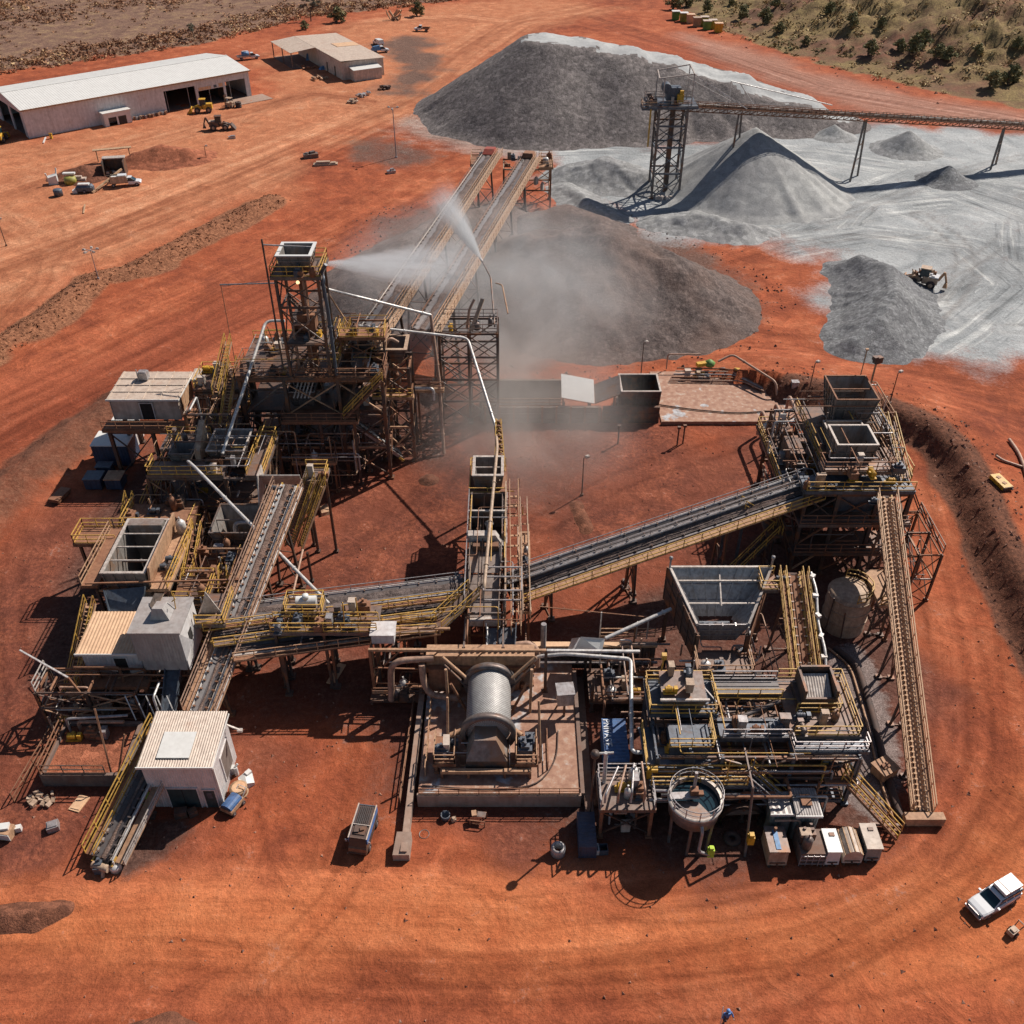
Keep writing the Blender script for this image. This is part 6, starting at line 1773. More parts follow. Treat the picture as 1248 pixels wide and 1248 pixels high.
pipework(T, (40.4, 42.8, 71, 78, 0.6, 6.4), 18, 88, ("steel_dark", "steel_rust", "steel_grey"), (0.04, 0.08))
T = thing("access_stairs", "dark stair flights with yellow rails zigzagging under the belt head at the crushing tower", "stairs", (25.6, 75, 0))
stairs(T, (22.4, 73.6, 0.3), (27.4, 76.0, 5.0), 0.9, "steel_dark")
stairs(T, (27.4, 77.2, 5.0), (23.4, 75.8, 8.4), 0.9, "steel_dark")
deck(T, 26.4, 28.0, 75.4, 77.8, 5.0, "steel_dark", "E", "rail_yellow")
column(T, 26.6, 75.6, 0, 4.7, 0.2); column(T, 23.6, 75.4, 0, 8.2, 0.26, "steel_blue"); column(T, 21.6, 74.6, 0, 7.2, 0.26, "steel_blue")
pipe(T, [(18.2, 71.0, 0.4), (20.4, 72.4, 2.2), (23.4, 73.4, 2.4)], 0.22, "steel_blue", 0.8)
# ladder like conveyor down the right edge
c, pt, L = conveyor("inclined_conveyor", "long ladder like rusty conveyor running down to the front right corner", P(1124, 988, 0.9), P(1080, 606, 11.2), 0.6, "B",
 legs=(4, 10, 16, 22, 28), beltmat="steel_tan", walkmat="steel_tan", railmat="roof_tan", strmat="roof_tan", idlemat="roof_tan", idle=0.45, walkw=0.3, splay=0.02, legw=0.18)
MB().box(pt(0, 0, 0).x - 1.6, pt(0, 0, 0).x + 1.6, pt(0, 0, 0).y - 0.9, pt(0, 0, 0).y - 0.2, 0.1, 1.0).build("tail_box", "steel_tan", c)
# rusty silo
T = thing("storage_tank", "squat round tank with a dusty tan top behind the ladder like conveyor", "tank", (33.0, 67.6, 0))
prof = [(2.1, 0), (2.1, 4.3), (1.9, 4.6), (0.0, 5.0)]
m = MB().lathe(prof, (33.0, 67.6, 0), 28)
for z in (1.4, 2.8, 4.15):
 m.lathe([(2.1, z), (2.17, z), (2.17, z + .14), (2.1, z + .14)], (33.0, 67.6, 0), 28)
m.build("shell", "dirty_tan", T)
handrail(T, [(33 + 1.95 * math.cos(a), 67.6 + 1.95 * math.sin(a), 4.5) for a in [k * math.pi / 6 for k in range(-3, 4)]], "rail_yellow")
deck(T, 34.9, 36.8, 65.0, 70.0, 5.0, "steel_tan", "ES", "rail_yellow")
column(T, 36.6, 65.3, 0, 4.7, 0.2, "steel_rust"); column(T, 36.6, 69.7, 0, 4.7, 0.2, "steel_rust")
MB().tube((30.9, 66.2, 0.2), (31.1, 66.6, 4.4), 0.08, 6).tube((32.2, 65.2, 0.2), (32.0, 65.4, 3.6), 0.07, 6).build("downpipe", "steel_dark", T)
MB().cbox((28.8, 67.4, 0.9), (2.0, 1.6, 1.6)).tube((28.2, 66.4, 1.2), (29.6, 66.4, 1.2), 0.5, 12).build("pump_set", "steel_dark", T)
# big dump hopper
T = thing("dump_hopper", "large flared steel hopper with braced inner ribs and a black ribbed left side", "hopper", (19.2, 62.5, 0))
b0, b1, b2, b3 = [Vector(q) for q in ((14.6, 65.6, 9.2), (24.0, 65.6, 9.2), (21.3, 60.6, 6.8), (16.6, 60.6, 6.8))]
c0, c1_, c2_, c3 = [Vector(q) for q in ((17.2, 63.6, 5.0), (20.7, 63.6, 5.0), (20.4, 61.1, 4.4), (17.4, 61.1, 4.4))]
def wall(a, b, c, d, name, mat, nr):
 n = (b - a).cross(d - a).normalized()
 m = MB().plate([a, b, c, d], 0.1)
 for k in range(nr + 1):
  s = k / nr
  m.beam(a.lerp(b, s) + n * 0.16, d.lerp(c, s) + n * 0.16, 0.12, 0.14, n)
  m.beam(a.lerp(b, s) - n * 0.06, d.lerp(c, s) - n * 0.06, 0.1, 0.1, n)
 for s in (0.33, 0.66):
  m.beam(a.lerp(d, s) - n * 0.05, b.lerp(c, s) - n * 0.05, 0.09, 0.08)
  m.beam(a.lerp(d, s) + n * 0.15, b.lerp(c, s) + n * 0.15, 0.1, 0.12)
 return m.build(name, mat, T)
wall(b1, b0, c0, c1_, "back_wall", "galvanised", 6)
wall(b0, b3, c3, c0, "side_wall", "galvanised", 5)
wall(b2, b1, c1_, c2_, "side_wall", "galvanised", 5)
wall(b3, b2, c2_, c3, "front_lip", "galvanised", 4)
MB().box(17.4, 20.4, 61.2, 63.5, 4.2, 4.4).build("floor_plate", "steel_blue", T)
for a, b in ((b0, b1), (b1, b2), (b3, b0)):
 MB().beam(a + Vector((0, 0, .08)), b + Vector((0, 0, .08)), 0.22, 0.2).build("rim", "rim_pale", T)
for s in (0.22, 0.62):
 MB().beam(b0.lerp(b3, s) + Vector((0, 0, -.1)), b1.lerp(b2, s) + Vector((0, 0, -.1)), 0.14).build("cross_bar", "rim_pale", T)
MB().beam((19.2, 65.5, 8.9), (19.0, 62.2, 7.6), 0.12).build("cross_bar", "rim_pale", T)
m = MB().plate([(14.5, 65.7, 9.2), (14.5, 65.7, 5.2), (16.5, 59.9, 3.4), (16.5, 59.9, 6.6)], 0.1)
for k in range(6):
 s = k / 5
 m.beam(Vector((14.4, 65.7, 9.2)).lerp(Vector((16.4, 59.9, 6.6)), s), Vector((14.4, 65.7, 5.2)).lerp(Vector((16.4, 59.9, 3.4)), s), 0.14)
for z in (0.3, 0.6):
 m.beam(Vector((14.4, 65.7, 9.2 - 4 * z)), Vector((16.4, 59.9, 6.6 - 3.2 * z)), 0.14)
m.build("skirt_plate", "steel_dark", T)
for x, y in ((14.8, 65.4), (23.8, 65.4), (16.7, 60.0), (21.2, 60.0), (16.7, 57.4), (21.2, 57.4)):
 column(T, x, y, 0, 8.8 if y > 65 else (6.2 if y > 59 else 4.0), 0.3, "steel_dark")
deck(T, 16.4, 21.4, 57.0, 59.6, 4.2, "grate", "SEW", "steel_tan")
deck(T, 16.4, 21.4, 57.0, 59.6, 2.2, "steel_dark", "S", "steel_tan")
m = MB().box(17.3, 20.5, 58.2, 60.0, 2.6, 4.15)
m.build("feeder_box", "steel_dark", T)
clutter(T, 16.8, 21, 57.4, 58.2, 4.2, 3, 91)
clutter(T, 21.4, 23.6, 58, 64, 0.1, 6, 92)
MB().plate([(21.35, 59.9, 6.6), (21.35, 59.9, 4.2), (24.05, 65.7, 6.0), (24.05, 65.7, 9.2)], 0.08).build("skirt_plate", "steel_rust", T)
pipework(T, (15, 24, 57, 65, 0.5, 4.6), 26, 93)
for x, y in ((14.6, 65.6), (24.0, 65.7)):
 MB().beam((x, y, 9.3), (x, y, 10.2), 0.16).lathe([(0, 0), (.18, .05), (.18, .3), (0, .36)], (x, y, 10.2), 8).build("corner_post", "galvanised", T)
# yellow railed gallery beside the hopper
c, pt, L = conveyor("inclined_gallery", "short steep gallery crowded with yellow rails right of the big hopper", P(982, 826, 5.6), P(966, 700, 8.8), 0.8, "B",
 legs=(2, 9), beltmat="steel_rust", walkmat="steel_rust", railmat="rail_yellow", strmat="rail_yellow", idle=0.8, walkw=0.6, railsides="both", legw=0.2)
pipe(c, [pt(0.3, 1.5, 1.0), pt(2, 1.6, 1.3), pt(5, 1.4, 1.0), pt(8, 1.6, 1.2), pt(L - 0.3, 1.4, 1.0)], 0.12, "pipe_pale", 0.6, "hose", flanges=False)
for k in range(5):
 MB().cbox(pt(1.5 + 2 * k, 1.45, 1.15), (0.5, 0.35, 0.3), k).build("clamp", "pipe_pale", c)
q = pt(L - 0.4, -1.6, -0.3)
deck(c, q.x - 1.6, q.x, q.y - 1.5, q.y + 0.6, q.z, "grate", "SWN", "rail_yellow")
column(c, q.x - 1.4, q.y - 1.2, 0, q.z - 0.3, 0.2, "steel_rust")
# screening plant
T = thing("screening_plant", "blue grey screening plant wrapped in yellow handrails in front of the big hopper", "steel structure", (19.4, 51, 0))
frame(T, (11.5, 16.6, 22.2, 27.4), (47.8, 51.4, 55.2), (3.4, 6.1), 0.3, "steel_blue", bmats=("steel_blue", "steel_dark", "steel_grey", "steel_rust"), single=0.4)
deck(T, 11.2, 16.8, 51.6, 55.4, 6.6, "steel_blue", "SNEW", "rail_yellow")
MB().hexa([(12.4, 52.2, 6.6), (15.6, 52.2, 6.6), (15.6, 54.6, 6.6), (12.4, 54.6, 6.6), (12.2, 52.0, 7.9), (15.8, 52.0, 7.9), (15.8, 54.8, 8.3), (12.2, 54.8, 8.3)]).build("screen_box", "steel_grey", T)
MB().box(12.0, 16.0, 51.8, 52.0, 7.9, 8.1).build("rim", "rim_pale", T)
deck(T, 10.6, 16.4, 47.6, 51.5, 5.0, "steel_blue", "W", "rail_yellow")
MB().box(12.6, 15.8, 48.6, 50.8, 5.0, 6.4).build("motor_box", "steel_blue", T)
deck(T, 22.4, 27.8, 49.4, 55.6, 6.6, "grate", "SNE", "rail_yellow")
deck(T, 22.2, 28.2, 48.2, 49.3, 6.2, "steel_blue", "SEW", "galvanised")
MB().box(23.4, 26.6, 52.2, 54.8, 6.6, 7.2).build("grating_base", "steel_dark", T)
m = MB()
m.corrug((24.0, 52.5, 7.5), (26.2, 52.5, 7.5), (24.0, 54.5, 8.3), 0.22, 0.05, 0.05)
m.build("ribbed_cover", "rim_pale", T)
m = MB().box(23.7, 23.9, 52.2, 54.9, 7.2, 8.7).box(26.3, 26.5, 52.2, 54.9, 7.2, 8.7).box(23.9, 26.3, 54.7, 54.9, 7.2, 8.9).box(23.9, 26.3, 52.2, 52.36, 7.2, 7.8)
m.build("cover_frame", "steel_dark", T)
for y0, z0, mt in ((54.2, 6.9, "belt_worn"), (50.4, 6.1, "steel_blue")):
 m = MB().box(16.7, 22.3, y0 - .7, y0 + .7, z0 - .1, z0 + .12).box(16.7, 22.3, y0 - .86, y0 - .7, z0 - .4, z0 + .3).box(16.7, 22.3, y0 + .7, y0 + .86, z0 - .4, z0 + .3)
 m.build("cross_conveyor", mt, T)
handrail(T, [(16.8, 53.2, 6.7), (22.3, 53.2, 6.7)], "rail_yellow")
handrail(T, [(16.8, 55.2, 6.7), (22.3, 55.2, 6.7)], "galvanised")
MB().tube((16.8, 51.2, 5.6), (22.2, 53.0, 6.6), 0.2, 8).build("pipe", "steel_grey", T)
for k in range(4):
 MB().beam((17.2 + k * 1.2, 52.9, 6.6), (17.8 + k * 1.2, 52.0, 5.2), 0.1).build("strut", "steel_tan", T)
deck(T, 10.9, 18.6, 46.4, 47.6, 4.2, "steel_blue", "SN", "rail_yellow")
stairs(T, (21.8, 45.8, 1.6), (18.6, 47.0, 4.2), 0.9, "steel_blue", "galvanised")
stairs(T, (22.0, 46.8, 1.6), (19.0, 47.9, 4.2), 0.6, "steel_blue", "rail_yellow")
deck(T, 21.8, 26.6, 47.0, 48.0, 1.6, "steel_blue", "S", "steel_rust")
stairs(T, P(1090, 1004, 0.2), P(1024, 932, 3.6), 1.0, "steel_rust", "rail_yellow")
p = P(1024, 932, 3.6)
deck(T, p.x - 1.6, p.x + 0.4, p.y - 0.6, p.y + 1.2, 3.6, "steel_rust", "NE", "rail_yellow")
clutter(T, 11.5, 16, 47.8, 51, 5.0, 4, 101)
clutter(T, 22.8, 27.4, 49.8, 52.0, 6.6, 4, 102)
clutter(T, 12, 27, 48, 55, 0.1, 14, 103)
clutter(T, 17, 27, 48, 55, 3.45, 8, 104)
MB().box(11.6, 27.2, 48.0, 55.0, 3.2, 3.36).build("floor_plate", "steel_dark", T)
pipework(T, (11.3, 27.6, 46.5, 55.3, 0.4, 6.2), 50, 105, ("steel_blue", "steel_dark", "steel_rust", "galvanised", "rail_yellow", "steel_grey"))
MB().lathe([(1.9, 0), (1.9, .5), (1.65, .5), (1.65, 0)], (18.4, 45.4, 0.9), 20, 'Y').build("ring_guard", "steel_dark", T)
MB().beam((12.4, 55.0, 6.6), (12.6, 55.3, 9.4), 0.12).cbox((12.6, 55.3, 9.5), (0.4, 0.4, 0.5)).build("beacon_post", "rail_yellow", T)
MB().beam((15.0, 55.3, 7.6), (16.7, 52.2, 7.4), 0.1).beam((14.8, 54.0, 8.2), (14.8, 54.0, 10.4), 0.1).build("post", "galvanised", T)
clutter(T, 12.6, 15.4, 52.4, 54.6, 8.15, 4, 106)
clutter(T, 17, 22, 49.8, 51.0, 6.4, 5, 107)
pipework(T, (11, 28, 46.2, 55.6, 4.4, 8.0), 34, 108, ("galvanised", "steel_dark", "rail_yellow", "steel_rust", "steel_blue"), (.03, .07))
handrail(T, [(12.4, 48.4, 6.4), (16.0, 48.4, 6.4), (16.0, 51.0, 6.4)], "rail_yellow")
handrail(T, [(16.8, 49.4, 6.3), (22.2, 49.4, 6.3)], "galvanised")
handrail(T, [(23.2, 51.8, 6.6), (26.8, 51.8, 6.6), (26.8, 55.2, 6.6)], "rail_yellow")
pipework(T, (10.6, 28, 45.4, 48.4, .5, 4.6), 24, 109, ("steel_dark", "steel_blue", "steel_rust", "galvanised"), (.05, .12))
T.location.y -= 1.1
# thickener tank on legs
T = thing("water_tank", "round open tank of dark water on legs with a rail around its rim", "tank", (14.1, 43.6, 0))
cx, cy, rz_ = 14.1, 43.6, 5.0
m = MB().lathe([(0.25, 2.6), (1.95, 3.5), (2.0, 5.0), (1.9, 5.0), (1.88, 3.6), (0.2, 3.0)], (cx, cy, 0), 36)
m.build("shell", "steel_grey", T)
m = MB().lathe([(2.0, 4.9), (2.14, 4.9), (2.14, 5.06), (1.9, 5.06)], (cx, cy, 0), 36)
m.build("rim", "rim_pale", T)
def water_mat():
 m, t, b = nt("tank_water")
 b.inputs["Base Color"].default_value = (0.012, 0.03, 0.042, 1)
 b.inputs["Roughness"].default_value = 0.12
 MATS["tank_water"] = m
water_mat()
MB().lathe([(0.0, 4.55), (1.89, 4.55)], (cx, cy, 0), 36).build("water", "tank_water", T)
MB().add([(cx + 1.8 * math.cos(a), cy + 1.8 * math.sin(a), 4.72) for a in [math.pi + k * math.pi / 14 for k in range(11)]] + [(cx + 0.2, cy - 0.1, 4.72)], [tuple(range(12))]).build("cover_plate", "steel_grey", T)
for zz in (5.6, 6.05):
 m = MB()
 m.pipe([(cx + 2.05 * math.cos(k * math.pi / 16), cy + 2.05 * math.sin(k * math.pi / 16), zz) for k in range(33)], 0.035, 6)
 m.build("hoop_rail", "galvanised", T)
for k in range(12):
 a = k * math.pi / 6
 MB().beam((cx + 2.05 * math.cos(a), cy + 2.05 * math.sin(a), 5.0), (cx + 2.05 * math.cos(a), cy + 2.05 * math.sin(a), 6.05), 0.07).build("rail_post", "rim_pale", T)
for k in range(6):
 a = k * math.pi / 3 + 0.3
 MB().beam((cx + 1.7 * math.cos(a), cy + 1.7 * math.sin(a), 0), (cx + 1.8 * math.cos(a), cy + 1.8 * math.sin(a), 3.6), 0.2).build("leg", "steel_grey", T)
MB().beam((cx - 2.0, cy + 0.1, 5.14), (cx + 0.3, cy + 0.2, 5.14), 0.6, 0.16).tube((cx - 0.1, cy + 0.4, 4.5), (cx - 0.1, cy + 0.6, 7.4), 0.13, 8).build("bridge", "galvanised", T)
m = MB().cbox((cx - 0.1, cy + 0.3, 5.5), (0.6, 0.5, 0.6)).cbox((cx + 0.4, cy + 0.2, 5.35), (0.4, 0.4, 0.3))
m.build("rake_drive", "steel_rust", T)
pipe(T, [(cx + 0.3, cy - 1.6, 4.2), (cx + 0.3, cy - 2.3, 4.0), (cx + 0.3, cy - 2.3, 1.4), (cx + 1.2, cy - 2.3, 1.0)], 0.13, "galvanised", 0.4)
pipe(T, [(cx - 2.0, cy + 0.6, 4.0), (cx - 3.4, cy + 0.6, 4.0)], 0.12, "galvanised")
MB().cbox((cx + 1.3, cy - 2.2, 1.2), (0.5, 0.4, 0.9)).cbox((cx + 1.3, cy - 2.2, 1.75), (0.3, 0.3, 0.25)).build("dosing_pump", "hivis", T)
# pump skid left of the tank
T = thing("pump_skid", "raised grey pump platform crowded with valves left of the water tank", "pump platform", (8.9, 45, 0))
frame(T, (7.0, 10.9), (43.6, 46.6), (3.5,), 0.26, "steel_rust", bmats=("steel_dark", "steel_rust"))
deck(T, 6.8, 11.1, 43.3, 46.8, 4.0, "grate", "NEW", "galvanised")
clutter(T, 7.4, 10.6, 44.4, 46.4, 4.0, 7, 111)
clutter(T, 7.4, 10.6, 44.0, 46.4, 0.1, 5, 112)
MB().tube((7.3, 45.8, 4.0), (7.3, 46.2, 7.2), 0.16, 10).tube((6.8, 46.2, 7.1), (7.9, 46.2, 7.2), 0.1, 8).build("riser", "pipe_pale", T)
for k in range(4):
 pipe(T, [(7.2 + k, 43.8, 4.2), (7.2 + k, 43.8, 5.2 + 0.2 * k), (8.4 + k * 0.6, 46.4, 5.2 + 0.2 * k)], 0.09, ("galvanised", "pipe_rust")[k % 2], 0.3)
pipe(T, [(11.0, 44.6, 4.6), (12.4, 44.4, 4.8)], 0.12, "galvanised")
MB().cbox((10.9, 46.2, 4.7), (0.4, 0.4, 1.2)).cbox((11.2, 46.0, 5.4), (0.5, 0.4, 0.3)).build("valve_actuator", "plant_yellow", T)
pipework(T, (7, 11, 43.6, 46.6, 0.3, 3.6), 14, 113)
T = thing("pipe_rack", "low rack of pale pipes joining the water tank to the green shed", "pipe rack", (18, 45, 0))
for k in range(4):
 pipe(T, [(16.2, 44.8 + 0.35 * k, 2.4 + 0.25 * k), (20.4, 44.9 + 0.35 * k, 2.4 + 0.25 * k)], 0.08, ("galvanised", "pipe_rust", "pipe_pale", "steel_dark")[k], flanges=False)
MB().tube((15.8, 45.2, 1.2), (20.2, 45.4, 1.2), 0.5, 14).build("header_drum", "concrete_dark", T)
for x in (16.6, 18.6, 20.2):
 column(T, x, 45.0, 0, 3.2, 0.2, "steel_dark")
T = thing("derrick_post", "slim grey davit post with a yellow hoist box between the tank and the green shed", "hoist", (18.4, 42.2, 0))
MB().tube((18.3, 41.8, 0), (18.3, 43.6, 6.4), 0.11, 8).beam((18.3, 43.6, 6.4), (18.2, 46.8, 7.0), 0.12).build("mast", "steel_grey", T)
MB().cbox((18.5, 42.0, 2.0), (0.5, 0.45, 0.9)).cbox((18.5, 42.0, 2.6), (0.36, 0.36, 0.24)).build("hoist_box", "plant_yellow", T)
# containers, sheds and service units along the front
def container(label, x0, x1, y0, y1, z0, h, mat, rz=0.0):
 T = thing("shipping_container", label, "container", ((x0 + x1) / 2, (y0 + y1) / 2, z0))
 m = MB().box(x0 + .08, x1 - .08, y0 + .08, y1 - .08, z0 + .1, z0 + h - .06)
 m.corrug((x0 + .1, y0 + .04, z0 + .15), (x1 - .1, y0 + .04, z0 + .15), (x0 + .1, y0 + .04, z0 + h - .1), .3, .04, .02)
 m.corrug((x1 - .04, y0 + .1, z0 + .15), (x1 - .04, y1 - .1, z0 + .15), (x1 - .04, y0 + .1, z0 + h - .1), .3, .04, .02)
 m.corrug((x0 + .04, y1 - .1, z0 + .15), (x0 + .04, y0 + .1, z0 + .15), (x0 + .04, y1 - .1, z0 + h - .1), .3, .04, .02)
 m.build("body", mat, T)
 MB().corrug((x1 - .08, y0 + .06, z0 + h - .05), (x1 - .08, y1 - .06, z0 + h - .05), (x0 + .08, y0 + .06, z0 + h - .05), .32, .035, .02).build("roof", mat, T)
 m = MB()
 for xx in (x0, x1 - .12):
  for yy in (y0, y1 - .12):
   m.box(xx, xx + .12, yy, yy + .12, z0, z0 + h)
 for zz in (z0 + .02, z0 + h - .13):
  m.box(x0 + .12, x1 - .12, y0 + .01, y0 + .1, zz, zz + .11).box(x0 + .12, x1 - .12, y1 - .1, y1 - .01, zz, zz + .11)
  m.box(x0 + .01, x0 + .1, y0 + .12, y1 - .12, zz, zz + .11).box(x1 - .1, x1 - .01, y0 + .12, y1 - .12, zz, zz + .11)
 m.build("corner_frame", mat, T)
 return T
T = container("blue container with white lettering along its roof edge beside the concrete slab", 7.75, 9.8, 48.8, 53.4, 0.1, 2.5, "blue_paint")
cu = bpy.data.curves.new("lettering", 'FONT')
cu.body = "PNIVASIE"
cu.size = 0.86
cu.extrude = 0.008
cu.align_x = 'LEFT'
ob = bpy.data.objects.new("lettering_source", cu)
C.objects.link(ob)
dg = bpy.context.evaluated_depsgraph_get()
me = bpy.data.meshes.new_from_object(ob.evaluated_get(dg))
bpy.data.objects.remove(ob)
me.materials.clear(); me.materials.append(MATS["white_letter"])
wx = max(v.co.x for v in me.vertices)
lt = bpy.data.objects.new("lettering", me)
C.objects.link(lt); lt.parent = T
lt.scale = (2.9 / wx, 1.0, 1.0)
lt.rotation_euler = (0, 0, -math.pi / 2)
lt.location = Vector((7.86, 53.3, 2.62)) - Vector(T.location)
container("short dark blue container end standing under the lettered blue one", 8.1, 9.5, 46.9, 48.5, 0.1, 2.0, "blue_dark")
container("lower blue container in the shade left of the pump platform", 5.2, 6.6, 41.6, 44.8, 0.05, 1.5, "blue_dark")
T, rf = house("green_shed", "small dark green ribbed shed with a pale striped roof half", "shed", 22.2, 24.0, 43.3, 45.6, 0, 3.4, "clad_grey", "clad_green", corr=True, pitch=0.2, eave=0.1, fall=0.1)
MB().box(22.7, 23.5, 44.0, 45.0, 3.48, 3.56).build("rust_patch", "steel_rust", rf)
T, rf = house("lean_to", "grey flat roofed lean to joined to the green shed", "shed", 20.3, 22.0, 43.6, 45.5, 0, 3.1, "clad_grey", "clad_green", corr=True, pitch=0.4, eave=0.06, fall=0.06)
pipe(T, [(20.6, 43.4, 2.4), (22.6, 43.3, 2.6), (22.6, 42.8, 0.4)], 0.09, "pipe_rust")
g5 = "service units lined up in front of the green shed"
def unit(label, px0, px1, py, dy, h, body, top, style):
 a, b = P(px0, py, h), P(px1, py, h)
 x0, x1, y0 = a.x, b.x, a.y
 y1 = y0 + dy
 T = thing("service_unit", label, "tank unit", ((x0 + x1) / 2, (y0 + y1) / 2, 0), g5)
 m = MB()
 for xx in (x0 + .1, x1 - .25):
  m.box(xx, xx + .15, y0 - .05, y1 + .05, 0, .25)
 m.build("skid", "steel_dark", T)
 w_ = x1 - x0
 cx = (x0 + x1) / 2
 if style == "round":
  n = 14
  prof = [(cx + w_ / 2 * math.cos(math.pi * k / n), 0.9 + (h - 0.9) * math.sin(math.pi * k / n)) for k in range(n + 1)] + [(x0, .25), (x1, .25)]
  vs = [(p[0], y, p[1]) for y in (y0, y1) for p in prof]
  k2 = len(prof)
  m = MB().add(vs, [tuple(range(k2)), tuple(range(2 * k2 - 1, k2 - 1, -1))] + [(j, k2 + j, k2 + (j + 1) % k2, (j + 1) % k2) for j in range(k2)])
  m.build("body", body, T)
  for k in range(1, 6):
   an = math.pi * k / 6
   MB().beam((cx + (w_ / 2 + .02) * math.cos(an), y0 - .02, .9 + (h - .88) * math.sin(an)), (cx + (w_ / 2 + .02) * math.cos(an), y1 + .02, .9 + (h - .88) * math.sin(an)), .08).build("rib", top, T)
 else:
  m = MB().hexa([(x0, y0, .25), (x1, y0, .25), (x1, y1, .25), (x0, y1, .25), (x0 + .04, y0 + .12, h - .06), (x1 - .04, y0 + .12, h - .06), (x1 - .04, y1, h - .06), (x0 + .04, y1, h - .06)])
  m.build("body", body, T)
  MB().box(x0 - .04, x1 + .04, y0 + .06, y1 + .04, h - .055, h + .05).build("lid", top, T)
  if style == "cage":
   m = MB()
   for k in range(5):
    xx = x0 + w_ * k / 4
    m.beam((xx, y0 - .05, .2), (xx, y0 - .05, h), .05)
   for zz in (.5, 1.0, h - .1):
    m.beam((x0, y0 - .08, zz), (x1, y0 - .08, zz), .05)
   m.build("cage", "galvanised", T)
   clutter(T, x0 + .3, x1 - .3, y0 + .4, y1 - .3, h + .05, 4, 121)
  if style == "strap":
   MB().box(x0 + w_ * .35, x0 + w_ * .6, y0 + .3, y1 - .3, h + .052, h + .1).build("tarp_strip", "tarp_blue", T)
   MB().tube((cx, y1 - .4, h), (cx, y1 - .4, h + .5), .12, 8).build("filler", "steel_rust", T)
  if style == "hatch":
   MB().cbox((cx + .1, y1 - .5, h + .09), (.4, .3, .08)).build("hatch", "steel_dark", T)
 MB().box(x0 + .15, x1 - .15, y0 - .03, y0 + .1, .5, .62).tube((cx, y0 - .15, .4), (cx, y0 + .02, .4), .08, 8).build("tap", "steel_dark", T)
 return T
unit("service unit with a grey roof and blue tarp strip, first from the hoist post", 939, 963, 1040, 2.3, 1.9, "dirty_tan", "steel_grey", "strap")
unit("wide dark service unit in a wire cage with a cluttered top", 977, 1008, 1042, 2.2, 1.6, "concrete_dark", "concrete_dark", "cage")
unit("narrow bright white service unit", 1010, 1027, 1040, 2.1, 1.8, "plate_white", "plate_white", "hatch")
unit("cream round topped service unit with long ribs", 1031, 1055, 1038, 2.2, 1.8, "wall_cream", "timber", "round")
unit("pale service unit with a green front at the end of the row", 1058, 1077, 1036, 2.3, 1.7, "clad_green", "wall_cream", "hatch")
p = GP(1075, 946)
T = site_box("tan metal crate with a rusty lid alone on the gravel by the ladder like conveyor", p.x - .8, p.x + .9, p.y - .6, p.y + .9, 1.1, "steel_tan", "steel_tan", "metal_crate", "crate", rz=0.5)
MB().cbox((p.x, p.y + .1, 1.3), (.7, .5, .1)).build("lid_plate", "steel_rust", T)
T = thing("drain_channel", "black rubber lined drain curving along the foot of the ladder like conveyor", "drain", P(1060, 880))
pts = [P(1018, 790, .12), P(1045, 812, .12), P(1066, 880, .12), P(1082, 950, .12), P(1100, 1002, .12)]
MB().pipe(pts, 0.34, 10, 3.0).build("liner", "rubber", T)
MB().pipe([q + Vector((-0.7, 0, .06)) for q in pts], 0.1, 6, 3.0).build("pipe", "steel_tan", T)
MB().beam(P(1060, 1004, .3), P(1103, 1006, .3), 0.2).beam(P(1103, 1006, .3), P(1085, 945, .3), 0.2).build("kerb_rail", "steel_dark", T)
# mill slab
T = thing("mill_slab", "raised concrete slab with wet patches and a front bund wall under the mill drum", "slab", (-1.0, 54.6, 0))
MB().box(-7.7, 5.6, 46.6, 62.8, -0.2, 1.28).build("slab", "wet_slab", T)
MB().box(-7.75, 5.65, 46.3, 46.58, -0.2, 1.5).build("bund_wall", "concrete", T)
MB().box(5.62, 5.95, 46.59, 60.0, -0.2, 1.46).build("bund_wall", "concrete_dark", T)
handrail(T, [(-7.6, 46.44, 1.5), (5.5, 46.44, 1.5)], "steel_rust", 0.8, 0.03)
m = MB().hexa([(-8.7, 41.6, -.1), (-8.2, 41.6, -.1), (-7.9, 58, -.1), (-8.4, 58, -.1), (-8.7, 41.6, 1.0), (-8.2, 41.6, 1.0), (-7.9, 58, 1.4), (-8.4, 58, 1.4)])
m.build("kerb_wall", "concrete", T)
MB().hexa([(-9.3, 41.4, -.1), (-8.0, 41.4, -.1), (-7.95, 43.2, -.1), (-9.1, 43.2, -.1), (-9.3, 41.4, .8), (-8.0, 41.4, .8), (-7.95, 43.2, 1.2), (-9.1, 43.2, 1.2)]).build("kerb_block", "concrete", T)
handrail(T, [(-9.2, 46.4, 0), (-8.9, 58, 0)], "steel_rust")
MB().pipe([(-7.4, 47.4, 1.4), (-2, 46.9, 1.4), (2.2, 47.4, 1.4), (3.8, 50.0, 1.4), (4.0, 53, 1.4)], 0.06, 6, 1.5).build("hose", "rubber", T)
solo(MB().box(5.96, 6.7, 44.0, 60.5, -0.1, 0.06).box(5.96, 6.02, 44.0, 60.5, 0.06, 0.5), "gutter", "concrete_dark", "dark gutter running beside the right edge of the mill slab", "gutter")
